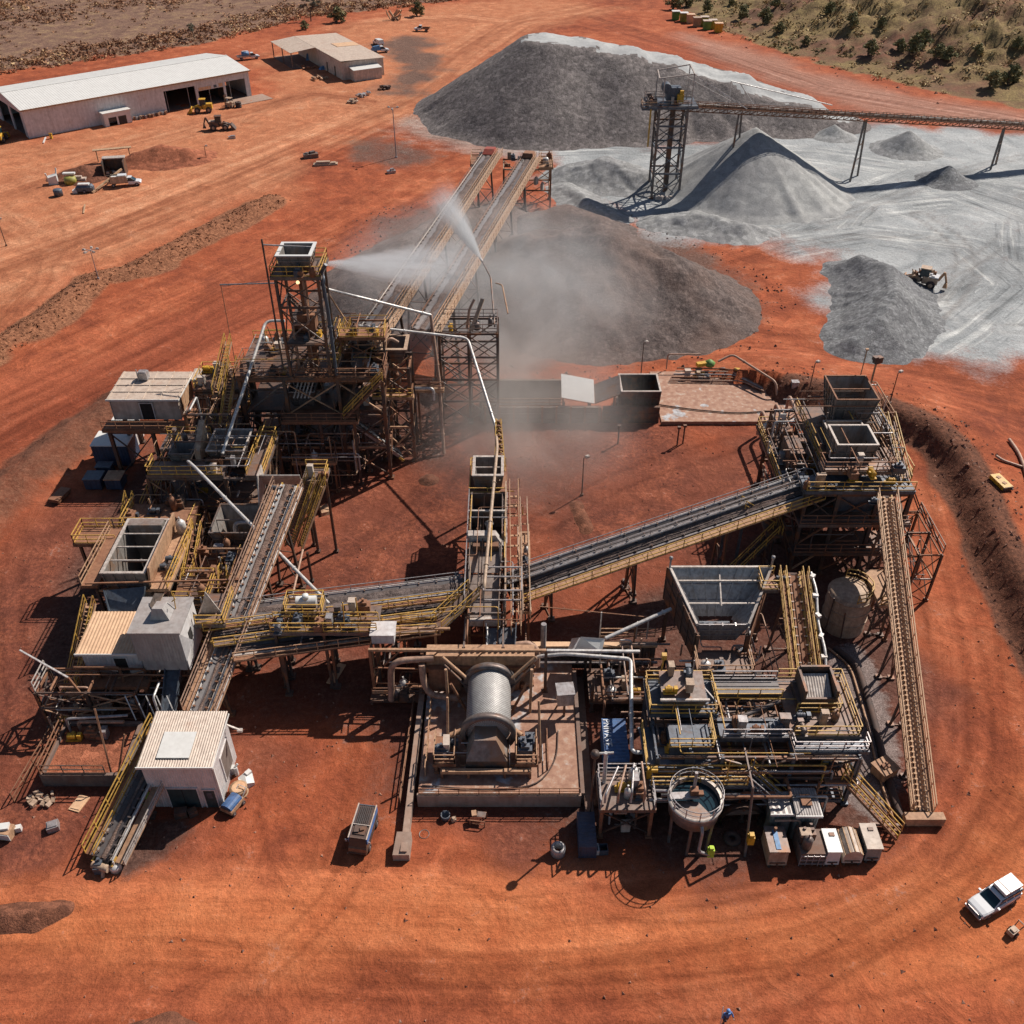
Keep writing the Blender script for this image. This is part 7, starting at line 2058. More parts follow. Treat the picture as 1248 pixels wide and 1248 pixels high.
# mill drum
def drum_mat():
 m, t, b = nt("drum_plate")
 tc = t.nodes.new("ShaderNodeTexCoord")
 sx = t.nodes.new("ShaderNodeSeparateXYZ")
 t.links.new(tc.outputs["Object"], sx.inputs[0])
 ang = mth(t, 'ARCTAN2', mth(t, 'SUBTRACT', sx.outputs[2], DZ), sx.outputs[0])
 u = mth(t, 'MULTIPLY', ang, 8.0)
 v = mth(t, 'MULTIPLY', sx.outputs[1], 4.0)
 def tri(x):
  return mth(t, 'ABSOLUTE', mth(t, 'SUBTRACT', mth(t, 'FRACT', x), 0.5))
 d1 = tri(mth(t, 'ADD', u, v)); d2 = tri(mth(t, 'SUBTRACT', u, v))
 mesh_ = mth(t, 'MINIMUM', d1, d2)
 k = ramp(t, mesh_, [(0.06, (0,) * 3), (0.16, (1,) * 3)]).outputs[0]
 n = noise_node(t, 2.0, 5, 0.6, tc.outputs["Object"]).outputs[0]
 lo = ramp(t, n, [(0.3, (0.34, 0.32, 0.305)), (0.7, (0.52, 0.50, 0.48))]).outputs[0]
 t.links.new(mixc(t, k, (0.19, 0.18, 0.175), lo), b.inputs["Base Color"])
 b.inputs["Metallic"].default_value = 0.25
 b.inputs["Roughness"].default_value = 0.55
 bn = t.nodes.new("ShaderNodeBump")
 bn.inputs["Strength"].default_value = 0.6
 bn.inputs["Distance"].default_value = 0.03
 t.links.new(k, bn.inputs["Height"])
 t.links.new(bn.outputs[0], b.inputs["Normal"])
 MATS["drum_plate"] = m
DX, DZ = -2.0, 3.65
drum_mat()
T = thing("mill_drum", "large silver mill drum with a diamond patterned shell and two dark end rings", "mill drum", (DX, 54.4, 0))
MB().lathe([(0.6, 50.9), (1.7, 51.0), (1.9, 51.3), (1.9, 56.6), (1.8, 56.9), (0.6, 57.2)], (DX, 0, DZ), 40, 'Y').build("shell", "drum_plate", T)
for yy, rr in ((50.7, 2.34), (56.3, 2.3)):
 MB().lathe([(rr - .42, yy), (rr, yy), (rr, yy + .55), (rr - .42, yy + .55), (rr - .42, yy)], (DX, 0, DZ), 40, 'Y').build("girth_ring", "steel_grey", T)
MB().box(-1.55 + DX, 1.55 + DX, 55.9, 57.2, 1.28, 2.6).box(-1.75 + DX, -1.2 + DX, 51.2, 52.2, 1.28, 2.6).box(1.2 + DX, 1.75 + DX, 51.2, 52.2, 1.28, 2.6).build("cradle", "steel_dark", T)
for q in (-1, 1):
 MB().tube((DX + q * 2.0, 56.2, 4.6), (DX + q * 4.1, 57.2, 6.2), 0.16, 8).build("tie_strut", "steel_tan", T)
 MB().tube((DX + q * 1.9, 56.2, 3.4), (DX + q * 4.0, 57.4, 5.0), 0.14, 8).build("tie_strut", "steel_dark", T)
 MB().tube((DX + q * 3.6, 55.2, 1.3), (DX + q * 3.7, 55.6, 6.4), 0.13, 8).build("standpipe", "steel_tan", T)
 MB().tube((DX + q * 2.0, 55.0, 1.6), (DX + q * 3.3, 55.2, 5.0), 0.13, 8).build("strut", "steel_rust", T)
x0, x1 = DX - 1.9, DX + 1.7
MB().hexa([(x0, 48.6, 1.28), (x1, 48.6, 1.28), (x1, 51.2, 1.28), (x0, 51.2, 1.28), (x0 + .1, 48.7, 2.8), (x1 - .1, 48.7, 2.8), (x1 - .1, 51.2, 2.8), (x0 + .1, 51.2, 2.8)]).build("hood_base", "steel_dark", T)
MB().hexa([(x0 + .1, 48.7, 2.81), (x1 - .1, 48.7, 2.81), (x1 - .1, 51.2, 2.81), (x0 + .1, 51.2, 2.81), (x0 + .8, 49.6, 4.4), (x1 - 1.0, 49.6, 4.4), (x1 - 1.0, 51.2, 4.6), (x0 + .8, 51.2, 4.6)]).build("hood", "bin_plate", T)
T = thing("drum_catwalk", "low rusty frame with catwalks and drives around the silver drum", "steel structure", (DX, 51, 1.3))
for q, xx in ((-1, DX - 3.6), (1, DX + 3.2)):
 deck(T, xx - .9, xx + .9, 48.6, 51.4, 2.6, "steel_rust", "SEW", "steel_tan")
 column(T, xx - .7, 48.8, 1.28, 2.3, 0.2, "steel_rust"); column(T, xx + .7, 51.2, 1.28, 2.3, 0.2, "steel_rust")
 clutter(T, xx - .5, xx + .5, 49, 51, 2.6, 4, 131 + q)
 MB().tube((xx - .4 * q, 51.0, 3.3), (DX + q * 2.2, 51.4, 3.5), 0.22, 10).build("pinion_shaft", "steel_tan", T)
MB().box(DX - 3.9, DX + 3.6, 48.1, 48.45, 1.9, 2.25).build("front_beam", "steel_tan", T)
for x in (DX - 3.8, DX - 1.6, DX + 1.4, DX + 3.5):
 MB().box(x - .1, x + .1, 48.12, 48.4, 1.28, 1.89).build("leg", "steel_rust", T)
MB().tube((DX - 3.4, 50.6, 2.6), (DX - 3.3, 51.6, 7.4), 0.1, 8).build("standpipe", "steel_tan", T)
MB().tube((DX + 4.4, 49.8, 1.3), (DX + 4.2, 51.6, 7.0), 0.1, 8).build("standpipe", "steel_tan", T)
handrail(T, [(DX - 5.2, 48.4, 1.3), (DX - 5.2, 57, 1.3)], "steel_tan")
handrail(T, [(DX + 5.0, 49.0, 1.3), (DX + 5.0, 53, 1.3)], "steel_rust")
pipework(T, (DX - 4.6, DX + 4.6, 48.4, 50.6, 1.5, 3.2), 16, 133, ("steel_rust", "steel_tan", "galvanised", "pipe_rust"), (.04, .09))
# mill feed housing and pipe gantry
T = thing("feed_housing", "long rusty tan feed housing above the far end of the mill drum", "machine housing", (-2.5, 58.6, 0))
m = MB().box(-7.6, 2.0, 57.8, 59.2, 4.5, 5.7)
m.build("beam_box", "steel_tan", T)
m = MB().box(-7.7, 2.1, 57.5, 57.78, 3.9, 4.5)
m.build("lower_beam", "steel_rust", T)
for k in range(12):
 MB().box(-4.6 + k * .52, -4.4 + k * .52, 58.2, 58.5, 5.705, 5.9).build("bolt_head", "steel_rust", T)
MB().hexa([(-7.4, 56.8, 2.2), (-4.6, 56.8, 2.2), (-4.6, 58.0, 2.2), (-7.4, 58.0, 2.2), (-7.4, 57.2, 4.6), (-4.6, 57.2, 4.6), (-4.6, 58.0, 4.6), (-7.4, 58.0, 4.6)]).build("end_chute", "steel_rust", T)
MB().box(-4.6, 1.8, 58.1, 59.0, 1.3, 4.48).build("back_panel", "steel_dark", T)
for x in (-7.3, 1.7):
 column(T, x, 58.5, 1.28, 4.5, 0.3, "steel_rust")
clutter(T, -1.6, 2.0, 58.0, 61.6, 1.3, 6, 141)
pipe(T, [(0.3, 60.4, 4.4), (1.6, 60.4, 4.6), (2.3, 60.2, 4.0), (2.3, 60.0, 2.0)], 0.3, "pipe_rust", 0.7)
pipe(T, [(2.9, 61.5, 6.0), (2.9, 61.2, 2.0)], 0.26, "galvanised")
T = thing("pipe_gantry", "tall portal gantry of rusty beams with a white topped cabinet at its left end", "gantry", (-1, 58, 0))
MB().beam((-12.6, 57.8, 6.5), (3.0, 57.7, 6.5), 0.22, 0.26).build("girder", "steel_tan", T)
MB().beam((3.05, 57.7, 6.5), (11.2, 57.6, 6.5), 0.22, 0.22).build("girder", "pipe_pale", T)
for x, y in ((-12.5, 57.8), (-12.3, 60.6), (-7.9, 57.6), (3.0, 57.7)):
 column(T, x, y, 0 if x < -8 else 1.2, 6.4, 0.26, "steel_rust" if x < 2 else "steel_dark")
MB().beam((-12.4, 60.6, 6.3), (-5.6, 60.6, 6.3), 0.2).build("girder", "steel_tan", T)
MB().beam((-12.5, 58, 6.2), (-12.3, 60.5, 6.2), 0.18).build("girder", "steel_rust", T)
for x in (-11.4, -8.0, -4.0, -5.8):
 MB().beam((x, 57.9, 4.4), (x + 1.6, 57.8, 6.35), 0.1).build("knee_brace", "steel_rust", T)
for z in (2.2, 4.2):
 MB().beam((-12.5, 57.82, z), (-8.0, 57.62, z), 0.12).build("girder", "steel_rust", T)
cabinet(T, (-11.4, 59.4, 6.3), (2.0, 1.5, 1.1), 0.0, "wall_white")
handrail(T, [(-12.6, 57.0, 1.6), (-7.6, 57.0, 1.6)], "steel_dark", 0.8)
MB().box(-12.8, -7.8, 56.6, 58.4, 0.9, 1.1).build("platform", "steel_dark", T)
clutter(T, -12, -8.4, 57, 58.2, 1.1, 5, 143)
pipe(T, [(-6.9, 57.4, 5.9), (-10.6, 57.0, 5.9), (-10.9, 56.7, 1.2)], 0.3, "pipe_rust", 1.3)
pipe(T, [(-7.9, 56.9, 5.6), (-7.8, 56.5, 3.4), (-7.2, 56.2, 2.4), (-4.8, 56.0, 2.2)], 0.3, "pipe_rust", 1.4)
pipework(T, (-12.2, -7, 56.8, 60.2, 1.0, 6), 14, 144)
pipe_thing("silver pipe running right then bending down beside the lettered blue container", [P(628, 830, 2.5), P(655, 800, 5.0), P(690, 797, 5.6), P(769, 803, 5.2), P(770, 917, 4.6), P(884, 918, 4.4)], 0.17, "pipe_pale", 0.5,
   stays=((P(769, 850, 5.0), P(769, 850, 5.0) - Vector((0, 0, 4.9)), 0.14), (P(770, 915, 4.5), P(770, 915, 4.5) - Vector((0, 0, 4.4)), 0.16), (P(860, 919, 4.3), P(860, 919, 4.3) - Vector((0, 0, 4.2)), 0.14)))
pipe_thing("grey white pipe rising from the tilted white box to the big hopper", [P(738, 778, 5.2), P(818, 742, 6.4)], 0.18, "pipe_pale", 0,
   stays=((P(775, 760, 5.7), P(775, 760, 5.7) - Vector((0, 0, 5.6)), 0.14),))
T = thing("valve_house", "tilted white sheet box at the end of the silver pipe, right of the gantry", "box", (6.6, 58.6, 0))
MB().plate([P(700, 792, 5.0), P(733, 795, 5.0), P(737, 778, 5.9), P(708, 776, 6.4)], 0.1).build("lid", "plate_white", T)
MB().hexa([P(690, 796, 4.0), P(733, 797, 4.0), P(737, 780, 4.0), P(697, 778, 4.0), P(698, 791, 4.95), P(733, 796, 4.95), P(737, 779, 5.4), P(706, 777, 5.4)]).build("body", "galvanised", T)
q = P(715, 790, 4.0)
column(T, q.x, q.y, 0, 4.0, 0.24, "steel_dark")
T = thing("cladding_wall", "ribbed grey wall with a tan coping running right from the feeder line to the big hopper", "wall", (7, 61.8, 0))
MB().corrug((1.9, 61.5, 0.1), (13.4, 61.5, 0.1), (1.9, 61.5, 3.1), 0.24, 0.05, 0.08).build("sheeting", "steel_grey", T)
MB().box(1.8, 13.5, 61.3, 61.9, 3.1, 3.3).build("coping", "roof_tan", T)
MB().box(1.8, 13.5, 60.4, 60.6, 1.9, 2.1).build("rail_beam", "galvanised", T)
handrail(T, [(8.2, 62.6, 3.2), (13.4, 62.6, 3.2)], "steel_tan")
for x in (8.2, 11.6, 12.6):
 MB().beam((x, 62.4, 3.2), (x, 62.4, 6.6 if x < 9 else 5.4), 0.12).build("post", "rim_pale", T)
MB().beam((2.6, 64.2, 5.6), (13.2, 62.6, 5.7), 0.07).build("cable", "steel_rust", T)
T = thing("side_skid", "dark skid of tanks and pipes between the cladding wall and the screening plant", "pump platform", (9.5, 58, 0))
deck(T, 7.0, 14.2, 56.2, 60.0, 1.6, "steel_dark", "S", "steel_rust")
for x in (7.2, 10.6, 14.0):
 for y in (56.4, 59.8):
  column(T, x, y, 0, 4.4, 0.22, "steel_dark")
clutter(T, 7.6, 13.8, 56.8, 59.6, 1.6, 9, 151)
pipework(T, (7, 15, 54, 61, 0.6, 4.8), 30, 152)
T = thing("junction_box", "grey junction box on a post on the mill slab", "cabinet", (4.6, 54.6, 1.3))
cabinet(T, (4.6, 54.8, 3.2), (1.4, 1.2, 1.5), 0.1, "galvanised")
MB().beam((4.6, 54.8, 1.25), (4.6, 54.8, 3.2), 0.2).beam((3.9, 55.6, 1.3), (4.3, 55.0, 3.2), 0.12).build("post", "steel_dark", T)
T = thing("transfer_tower", "slim grey lattice tower at the head of the sand conveyor", "tower", (30.6, 190, 0))
frame(T, (27.9, 33.3), (187.6, 192.4), (5.2, 10.2, 14.2, 17.4), 0.42, "steel_grey", bmats=("steel_grey", "steel_blue"), single=0.3, bw=0.32)
deck(T, 25.6, 35.0, 186.4, 193.4, 17.8, "steel_blue", "SWN", "steel_grey")
deck(T, 24.6, 27.4, 187.0, 190.0, 17.4, "steel_blue", "SW", "steel_tan")
clutter(T, 26, 33, 187, 192.6, 17.8, 10, 201)
MB().cbox((30.6, 190, 19.4), (2.6, 2.2, 2.4)).tube((29.2, 189, 20.4), (29.2, 191, 20.4), 0.9, 14).build("head_drive", "steel_blue", T)
MB().cbox((31.8, 188.6, 18.9), (1.2, 1.0, 1.4)).cbox((32.0, 188.6, 19.9), (.7, .6, .6)).build("gearbox", "plant_yellow", T)
m = MB()
for a, b in (((27.4, 187.4, 22.6), (33.8, 187.4, 23.4)), ((33.8, 187.4, 23.4), (33.6, 192, 24)), ((33.6, 192, 24), (27.6, 192, 23)), ((27.6, 192, 23), (27.4, 187.4, 22.6)), ((33.8, 187.4, 17.8), (33.8, 187.4, 23.4)), ((27.6, 192, 17.8), (27.6, 192, 23)), ((28.4, 187.4, 17.8), (28.4, 187.4, 22.7)), ((33.6, 192, 17.8), (33.6, 192, 24))):
 m.beam(a, b, 0.2)
m.build("gantry_frame", "rim_pale", T)
MB().beam((33.8, 188, 23.2), (45.0, 190.0, 16.6), 0.18).beam((33.0, 191, 22.0), (42.0, 191.4, 17.6), 0.16).build("tie_bar", "pipe_pale", T)
MB().cbox((30.8, 189.6, 8.6), (0.9, 0.9, 17.2)).build("drop_chute", "steel_dark", T)
for k in range(5):
 MB().beam((27.9, 187.6, 1 + 3.3 * k), (30.4, 189.4, 2.6 + 3.3 * k), 0.14).build("strut", "steel_grey", T)
MB().beam((26.2, 187, 17.4), (26.2, 187, 10.4), 0.3).build("ladder", "rail_yellow", T)
for k in range(7):
 a = k * 0.9
 MB().cbox((29.0 + 0.9 * k, 187.0 - 0.3 * (k % 3), 0.5), (0.9, 0.7, 0.8), a).build("footing_block", "rim_pale", T)
A, B = Vector((31.0, 190, 17.6)), Vector((122.0, 211.5, 7.2))
c, pt, L = conveyor("sand_conveyor", "very long elevated conveyor on legs over the pale sand yard", B, A, 1.5, "L", legs=(), beltmat="belt_worn", walkmat="steel_rust", railmat="steel_rust", strmat="steel_dark", idle=1.6, walkw=1.0, load="sand_grey")
m = MB()
st = 1.6
k = 0.0
while k + st < L:
 m.beam(pt(k, -0.95, -0.3), pt(k + st, -0.95, -1.1), 0.12).beam(pt(k + st, -0.95, -1.1), pt(k + st, -0.95, 0.5), 0.12)
 k += st
m.beam(pt(0, -0.95, -1.1), pt(L, -0.95, -1.1), 0.16).beam(pt(0, -0.95, 0.5), pt(L, -0.95, 0.5), 0.14)
m.build("truss_side", "steel_rust", c)
MB().hexa([pt(0, .3, .45), pt(0, .8, .35), pt(L, .8, .35), pt(L, .3, .45), pt(0, .3, .5), pt(0, .8, .4), pt(L, .8, .4), pt(L, .3, .5)]).build("belt_cover", "galvanised", c)
for u in (18.5, 52.0, 80.0):
 top = pt(u, 0, -1.2)
 for q, dx in ((-1, -1.0), (1, 1.6)):
  MB().beam((top.x + dx * .3, top.y + q * .6, top.z), (top.x + dx, top.y + q * 1.8, 0), 0.34).build("trestle_leg", "steel_grey", c)
 m = MB()
 for z in (0.35, 0.6, 0.85):
  m.beam((top.x - 1 + .7 * z, top.y - 1.8 + 1.2 * z, top.z * z), (top.x + 1.6 - 1.1 * z, top.y + 1.8 - 1.2 * z, top.z * z), 0.18)
 m.build("trestle_brace", "steel_grey", c)
T = thing("guide_frame", "light pale frame standing on the sand conveyor near its tower", "frame", pt(L - 13, 0, 0))
m = MB().tube(pt(L - 11, .6, 4.4), pt(L - 34, .6, 1.2), 0.11, 6).tube(pt(L - 11, .6, 4.4), pt(L - 11.8, .9, .2), 0.1, 6).tube(pt(L - 13, .6, 4.1), pt(L - 17, .6, .3), 0.1, 6)
m.build("stay", "pipe_pale", T)
def rotated(T, loc, rz):
 T.location = Vector(loc)
 T.rotation_euler = (0, 0, rz)
def shell_wall(m, x0, x1, y0, y1, z1, holes, axis="x"):
 a0, a1 = (x0, x1) if axis == "x" else (y0, y1)
 pos = a0
 for h0, h1, zt in sorted(holes) + [(a1, a1, 0)]:
  if axis == "x":
   m.box(pos, h0, y0, y1, 0, z1)
   if h1 > h0 and zt < z1: m.box(h0, h1, y0, y1, zt, z1)
  else:
   m.box(x0, x1, pos, h0, 0, z1)
   if h1 > h0 and zt < z1: m.box(x0, x1, h0, h1, zt, z1)
  pos = h1
T = thing("workshop_shed", "long white workshop with three open vehicle bays and a low pitched roof", "workshop")
LX, LY, HE, HR = 57.5, 24.0, 6.4, 7.9
m = MB()
shell_wall(m, 0, LX, 0, 0.3, HE, [(34.0, 42.3, 4.9), (43.0, 50.0, 4.7), (50.6, 56.2, 4.6)])
shell_wall(m, 0, LX, LY - 0.3, LY, HE, [(51, 56, 4.4)])
shell_wall(m, LX - 0.3, LX, 0.3, LY - 0.3, HE, [(14, 20, 4.4)], "y")
shell_wall(m, 0, 0.3, 0.3, LY - 0.3, HE, [(2.0, 9.6, 5.4), (10.6, 19.0, 5.4)], "y")
for x in (0.15, LX - 0.15):
 m.add([(x - .14, 0.1, HE), (x - .14, LY - .1, HE), (x - .14, LY / 2, HR - .1), (x + .14, 0.1, HE), (x + .14, LY - .1, HE), (x + .14, LY / 2, HR - .1)], [(0, 2, 1), (3, 4, 5), (0, 1, 4, 3), (1, 2, 5, 4), (2, 0, 3, 5)])
for k in range(1, 10):
 m.box(LX * k / 10 - .03, LX * k / 10 + .03, -0.03, 0, 0.0, HE - .1)
for y0_, n in ((-0.02, 150),):
 pass
m.build("wall", "wall_white", T)
m = MB()
m.corrug((-.4, -.5, HE), (LX + .4, -.5, HE), (-.4, LY / 2, HR), 0.6, .04, .06)
m.corrug((LX + .4, LY + .5, HE), (-.4, LY + .5, HE), (LX + .4, LY / 2, HR), 0.6, .04, .06)
m.box(-.4, LX + .4, LY / 2 - .3, LY / 2 + .3, HR - .02, HR + .08)
m.build("roof", "roof_white", T)
MB().box(-.42, LX + .42, -.62, -.45, HE - .28, HE + .02).build("gutter", "steel_tan", T)
MB().box(0.3, LX - .3, 0.3, LY - .3, -.05, .06).build("floor", "concrete_dark", T)
MB().box(33.5, 33.8, 0.4, LY - .4, 0.06, HE - .2).box(50.1, 50.4, .4, LY - .4, .06, HE - .2).build("inner_wall", "steel_dark", T)
d = MB().box(43.0, 50.0, 0.05, 0.2, 3.5, 4.72).build("roller_door", "wall_white", T)
MB().box(43.2, 46.6, -0.01, 0.045, 3.6, 4.3).box(48.8, 49.9, -.01, .045, 3.7, 4.5).build("sign_panel", "roof_tan", d)
MB().box(47.4, 48.2, -.012, .045, 3.7, 4.3).build("sign_panel", "steel_blue", d)
MB().box(50.0, 60.5, -6.0, -0.02, -.1, .08).build("apron", "concrete", T)
m = MB().box(17.2, 17.4, -2.6, -.02, 0, 2.9).box(23.6, 23.8, -2.6, -.02, 0, 2.9).box(17.4, 23.6, -2.55, -2.35, 1.9, 2.9).box(17.4, 18.2, -2.55, -2.35, 0, 1.9).box(20.2, 20.6, -2.55, -2.35, 0, 1.9).box(22.6, 23.6, -2.55, -2.35, 0, 1.9)
m.build("porch_wall", "roof_white", T)
MB().box(17.0, 24.0, -2.8, -.02, 2.92, 3.1).build("porch_roof", "roof_white", T)
MB().box(18.2, 20.2, -2.45, -2.4, 0.9, 1.9).box(20.6, 22.6, -2.45, -2.4, .1, 1.9).build("pane", "glass", T)
for k in range(16):
 x = 25 + k * 0.55
 MB().cbox((x, -1.0 - .3 * (k % 3), .35), (.5, .4, .7), .3 * k).build("stored_part", ("steel_rust", "galvanised", "steel_dark", "steel_tan")[k % 4], T)
rotated(T, (-112.7, 227.4, 0.0), R(40.3))
T = thing("parts_shed", "smaller cream roofed shed with an open carport on its left side", "shed")
m = MB()
shell_wall(m, 0, 12.5, 0, .3, 4.6, [(10.6, 11.4, 2.6)])
shell_wall(m, 12.2, 12.5, .3, 36, 4.6, [], "y")
shell_wall(m, 0, 12.2, 35.7, 36, 4.6, [], "x")
shell_wall(m, 0, .3, .3, 35.7, 4.6, [(5, 6.2, 2.6), (11, 12.2, 2.6)], "y")
m.build("wall", "wall_cream", T)
m = MB()
m.corrug((12.9, -.4, 4.6), (12.9, 36.4, 4.6), (-.4, -.4, 5.0), .7, .05, .06)
m.corrug((-.5, 19, 5.0), (-.5, 36.4, 5.0), (-8.0, 19, 4.3), .7, .05, .06)
m.build("roof", "roof_cream", T)
MB().corrug((12.6, 17, 4.72), (12.6, 22, 4.72), (5.6, 17, 4.93), .7, .05, .06).build("roof_patch", "roof_tan", T)
MB().box(2.2, 10.4, -3.2, -.02, 0, 2.8).build("annex", "wall_cream", T)
MB().hexa([(2.0, -3.4, 2.82), (10.6, -3.4, 2.82), (10.6, -.02, 3.1), (2.0, -.02, 3.1), (2.0, -3.4, 2.95), (10.6, -3.4, 2.95), (10.6, -.02, 3.3), (2.0, -.02, 3.3)]).build("annex_roof", "roof_white", T)
for y in (19.2, 27, 35.8):
 MB().box(-7.8, -7.55, y, y + .25, 0, 4.3).build("post", "steel_grey", T)
MB().box(-7.8, -.05, 19, 36, -.1, .08).build("floor", "concrete_dark", T)
rotated(T, (-47, 280.8, 0.0), R(30))
def loft(m, secs, smooth=False):
 n = len(secs[0][1])
 vs = [(x, y, z) for x, pts in secs for y, z in pts]
 fs = []
 for k in range(len(secs) - 1):
  for j in range(n):
   fs.append((k * n + j, k * n + (j + 1) % n, (k + 1) * n + (j + 1) % n, (k + 1) * n + j))
 fs.append(tuple(range(n - 1, -1, -1)))
 fs.append(tuple(range((len(secs) - 1) * n, len(secs) * n)))
 return m.add(vs, fs, smooth)
def sec(hw, z0, z1, hw1=None, r=0.08):
 hw1 = hw if hw1 is None else hw1
 return [(-hw, z0), (hw, z0), (hw, z1 - r), (hw1, z1), (-hw1, z1), (-hw, z1 - r)]
def wheel(T, x, y, r, wd, rim="galvanised"):
 prof = [(r * .55, -wd / 2), (r * .9, -wd / 2), (r, -wd / 2 + .05), (r, wd / 2 - .05), (r * .9, wd / 2), (r * .55, wd / 2), (r * .55, -wd / 2)]
 wl = MB().lathe(prof, (x, y, r), 20, 'Y').build("wheel", "rubber", T)
 MB().lathe([(0, -wd * .42), (r * .56, -wd * .42), (r * .56, wd * .42), (0, wd * .42)], (x, y, r), 14, 'Y').build("rim", rim, wl)
 return wl
def wagon():
 T = thing("parked_car", "white four wheel drive wagon with white boxes on its roof rack, parked at the right edge", "car")
 m = MB()
 loft(m, [(-2.38, sec(.78, .55, 1.02, .74)), (-2.3, sec(.86, .48, 1.12, .8)), (-1.2, sec(.9, .45, 1.16, .84)), (.62, sec(.9, .45, 1.14, .86)), (.9, sec(.9, .45, 1.12, .84)), (1.75, sec(.89, .46, 1.06, .76)), (2.2, sec(.82, .5, .98, .68)), (2.34, sec(.74, .55, .88, .64))])
 m.build("body", "car_white", T)
 for q in (-1, 1):
  MB().box(-2.2, 2.1, q * .905 - .012, q * .905 + .012, .46, .74).build("side_panel", "car_dusty", T)
  MB().box(-.35, .62, q * .905 - .02, q * .905 + .02, .74, 1.08).box(-1.4, -.4, q * .905 - .02, q * .905 + .02, .74, 1.08).build("door", "car_white", T)
  MB().box(.72, .86, q * 1.0 - .1, q * 1.0 + .1, 1.16, 1.34).build("mirror", "car_white", T)
  MB().box(2.26, 2.37, q * .56 - .16, q * .56 + .16, .74, .9).build("headlight", "glass", T)
  MB().box(-2.4, -2.34, q * .7 - .08, q * .7 + .08, .8, 1.1).build("tail_light", "red_paint", T)
 m = MB()
 loft(m, [(-2.28, sec(.78, 1.1, 1.68, .66)), (-2.05, sec(.8, 1.12, 1.74, .68)), (.1, sec(.8, 1.12, 1.76, .68)), (.3, sec(.8, 1.12, 1.72, .67)), (1.02, sec(.74, 1.1, 1.15, .7, .02))])
 m.build("cabin_glass", "glass", T)
 m = MB()
 loft(m, [(-2.26, [(-.68, 1.66), (.68, 1.66), (.68, 1.72), (-.68, 1.72)]), (-1.9, [(-.72, 1.73), (.72, 1.73), (.72, 1.8), (-.72, 1.8)]), (.1, [(-.72, 1.74), (.72, 1.74), (.72, 1.81), (-.72, 1.81)]), (.34, [(-.69, 1.69), (.69, 1.69), (.69, 1.75), (-.69, 1.75)])])
 for q in (-1, 1):
  for x in (-2.1, -1.25, -.35):
   m.beam((x, q * .815, 1.1), (x + .02, q * .715, 1.76), .1, .05)
  m.beam((.98, q * .79, 1.1), (.3, q * .7, 1.74), .09, .06)
  m.beam((-2.2, q * .815, 1.14), (.95, q * .815, 1.14), .06, .06)
 m.build("roof", "car_white", T)
 m = MB()
 for q in (-.62, .62):
  m.beam((-2.1, q, 1.9), (.0, q, 1.9), .05)
 for x in (-2.0, -1.3, -.6, -.05):
  m.beam((x, -.62, 1.86), (x, .62, 1.86), .05)
 m.build("roof_rack", "steel_dark", T)
 for k, (xa, xb) in enumerate(((-2.1, -1.12), (-1.08, -.62), (-.54, -.08))):
  MB().box(xa, xb, -.64, .64, 1.92, 2.24).build("roof_box", "plate_white", T)
 MB().box(-.62, -.54, -.66, .66, 1.92, 2.25).build("strap", "steel_rust", T)
 m = MB().box(2.36, 2.5, -.82, .82, .45, .68).beam((2.48, -.5, .6), (2.52, -.5, 1.0), .06).beam((2.48, .5, .6), (2.52, .5, 1.0), .06).beam((2.52, -.55, 1.0), (2.52, .55, 1.0), .06)
 m.build("bull_bar", "galvanised", T)
 MB().box(2.33, 2.37, -.38, .38, .7, .9).build("grille", "steel_dark", T)
 MB().box(-2.48, -2.38, -.8, .8, .45, .65).build("rear_bumper", "steel_dark", T)
 MB().tube((-2.42, -.3, .95), (-2.62, -.3, .95), .36, 16).build("spare_wheel", "rubber", T)
 for x in (-1.4, 1.4):
  for q in (-1, 1):
   wheel(T, x, q * .8, .39, .26)
 return T
c = wagon()
a, b = G(1190, 1114), G(1236, 1087)
c.location = (*GP(1208, 1101)[:2], GP(1208, 1101).z + .02)
c.scale = (.88, .88, .88)
c["label"] = "white four wheel drive wagon with pale boxes on its roof, parked at the right edge"
c.rotation_euler[2] = math.atan2(a.y - b.y, a.x - b.x)
T = thing("service_truck", "dark boxy service truck with a slatted roof rack standing alone on the red ground", "truck")
m = MB()
loft(m, [(-2.2, sec(.95, .5, 1.5, .95)), (1.5, sec(.95, .5, 1.5, .95)), (1.9, sec(.95, .5, 1.45, .92)), (2.2, sec(.93, .5, 1.25, .9))])
m.build("body", "steel_dark", T)
MB().hexa([(1.78, -.9, 1.0), (2.28, -.9, .7), (2.28, .9, .7), (1.78, .9, 1.0), (1.78, -.9, 1.5), (2.26, -.9, 1.3), (2.26, .9, 1.3), (1.78, .9, 1.5)]).build("bonnet", "steel_rust", T)
for q in (-1, 1):
 MB().box(-2.2, 1.75, q * .93 - .05, q * .93 + .05, 1.51, 2.4).build("side_panel", "cloth_blue", T)
 MB().box(-2.25, 1.8, q * .93 - .06, q * .93 + .06, 2.403, 2.46).build("side_rail", "roof_cream", T)
MB().box(-2.2, -2.1, -.87, .87, 1.51, 2.38).build("tail_board", "steel_blue", T)
MB().hexa([(1.76, -.9, 1.46), (2.12, -.9, 1.28), (2.12, .9, 1.28), (1.76, .9, 1.46), (1.6, -.86, 2.3), (1.78, -.86, 2.3), (1.78, .86, 2.3), (1.6, .86, 2.3)]).build("windscreen", "glass", T)
MB().box(1.62, 1.76, -.8, .8, 2.32, 2.42).build("front_rail", "steel_dark", T)
MB().box(-2.05, .1, -.62, .62, 1.55, 2.2).build("load", "steel_dark", T)
m = MB()
for k in range(7):
 m.box(-2.0, .1, -.58 + k * .19, -.5 + k * .19, 2.33, 2.46)
m.build("load_slats", "belt", T)
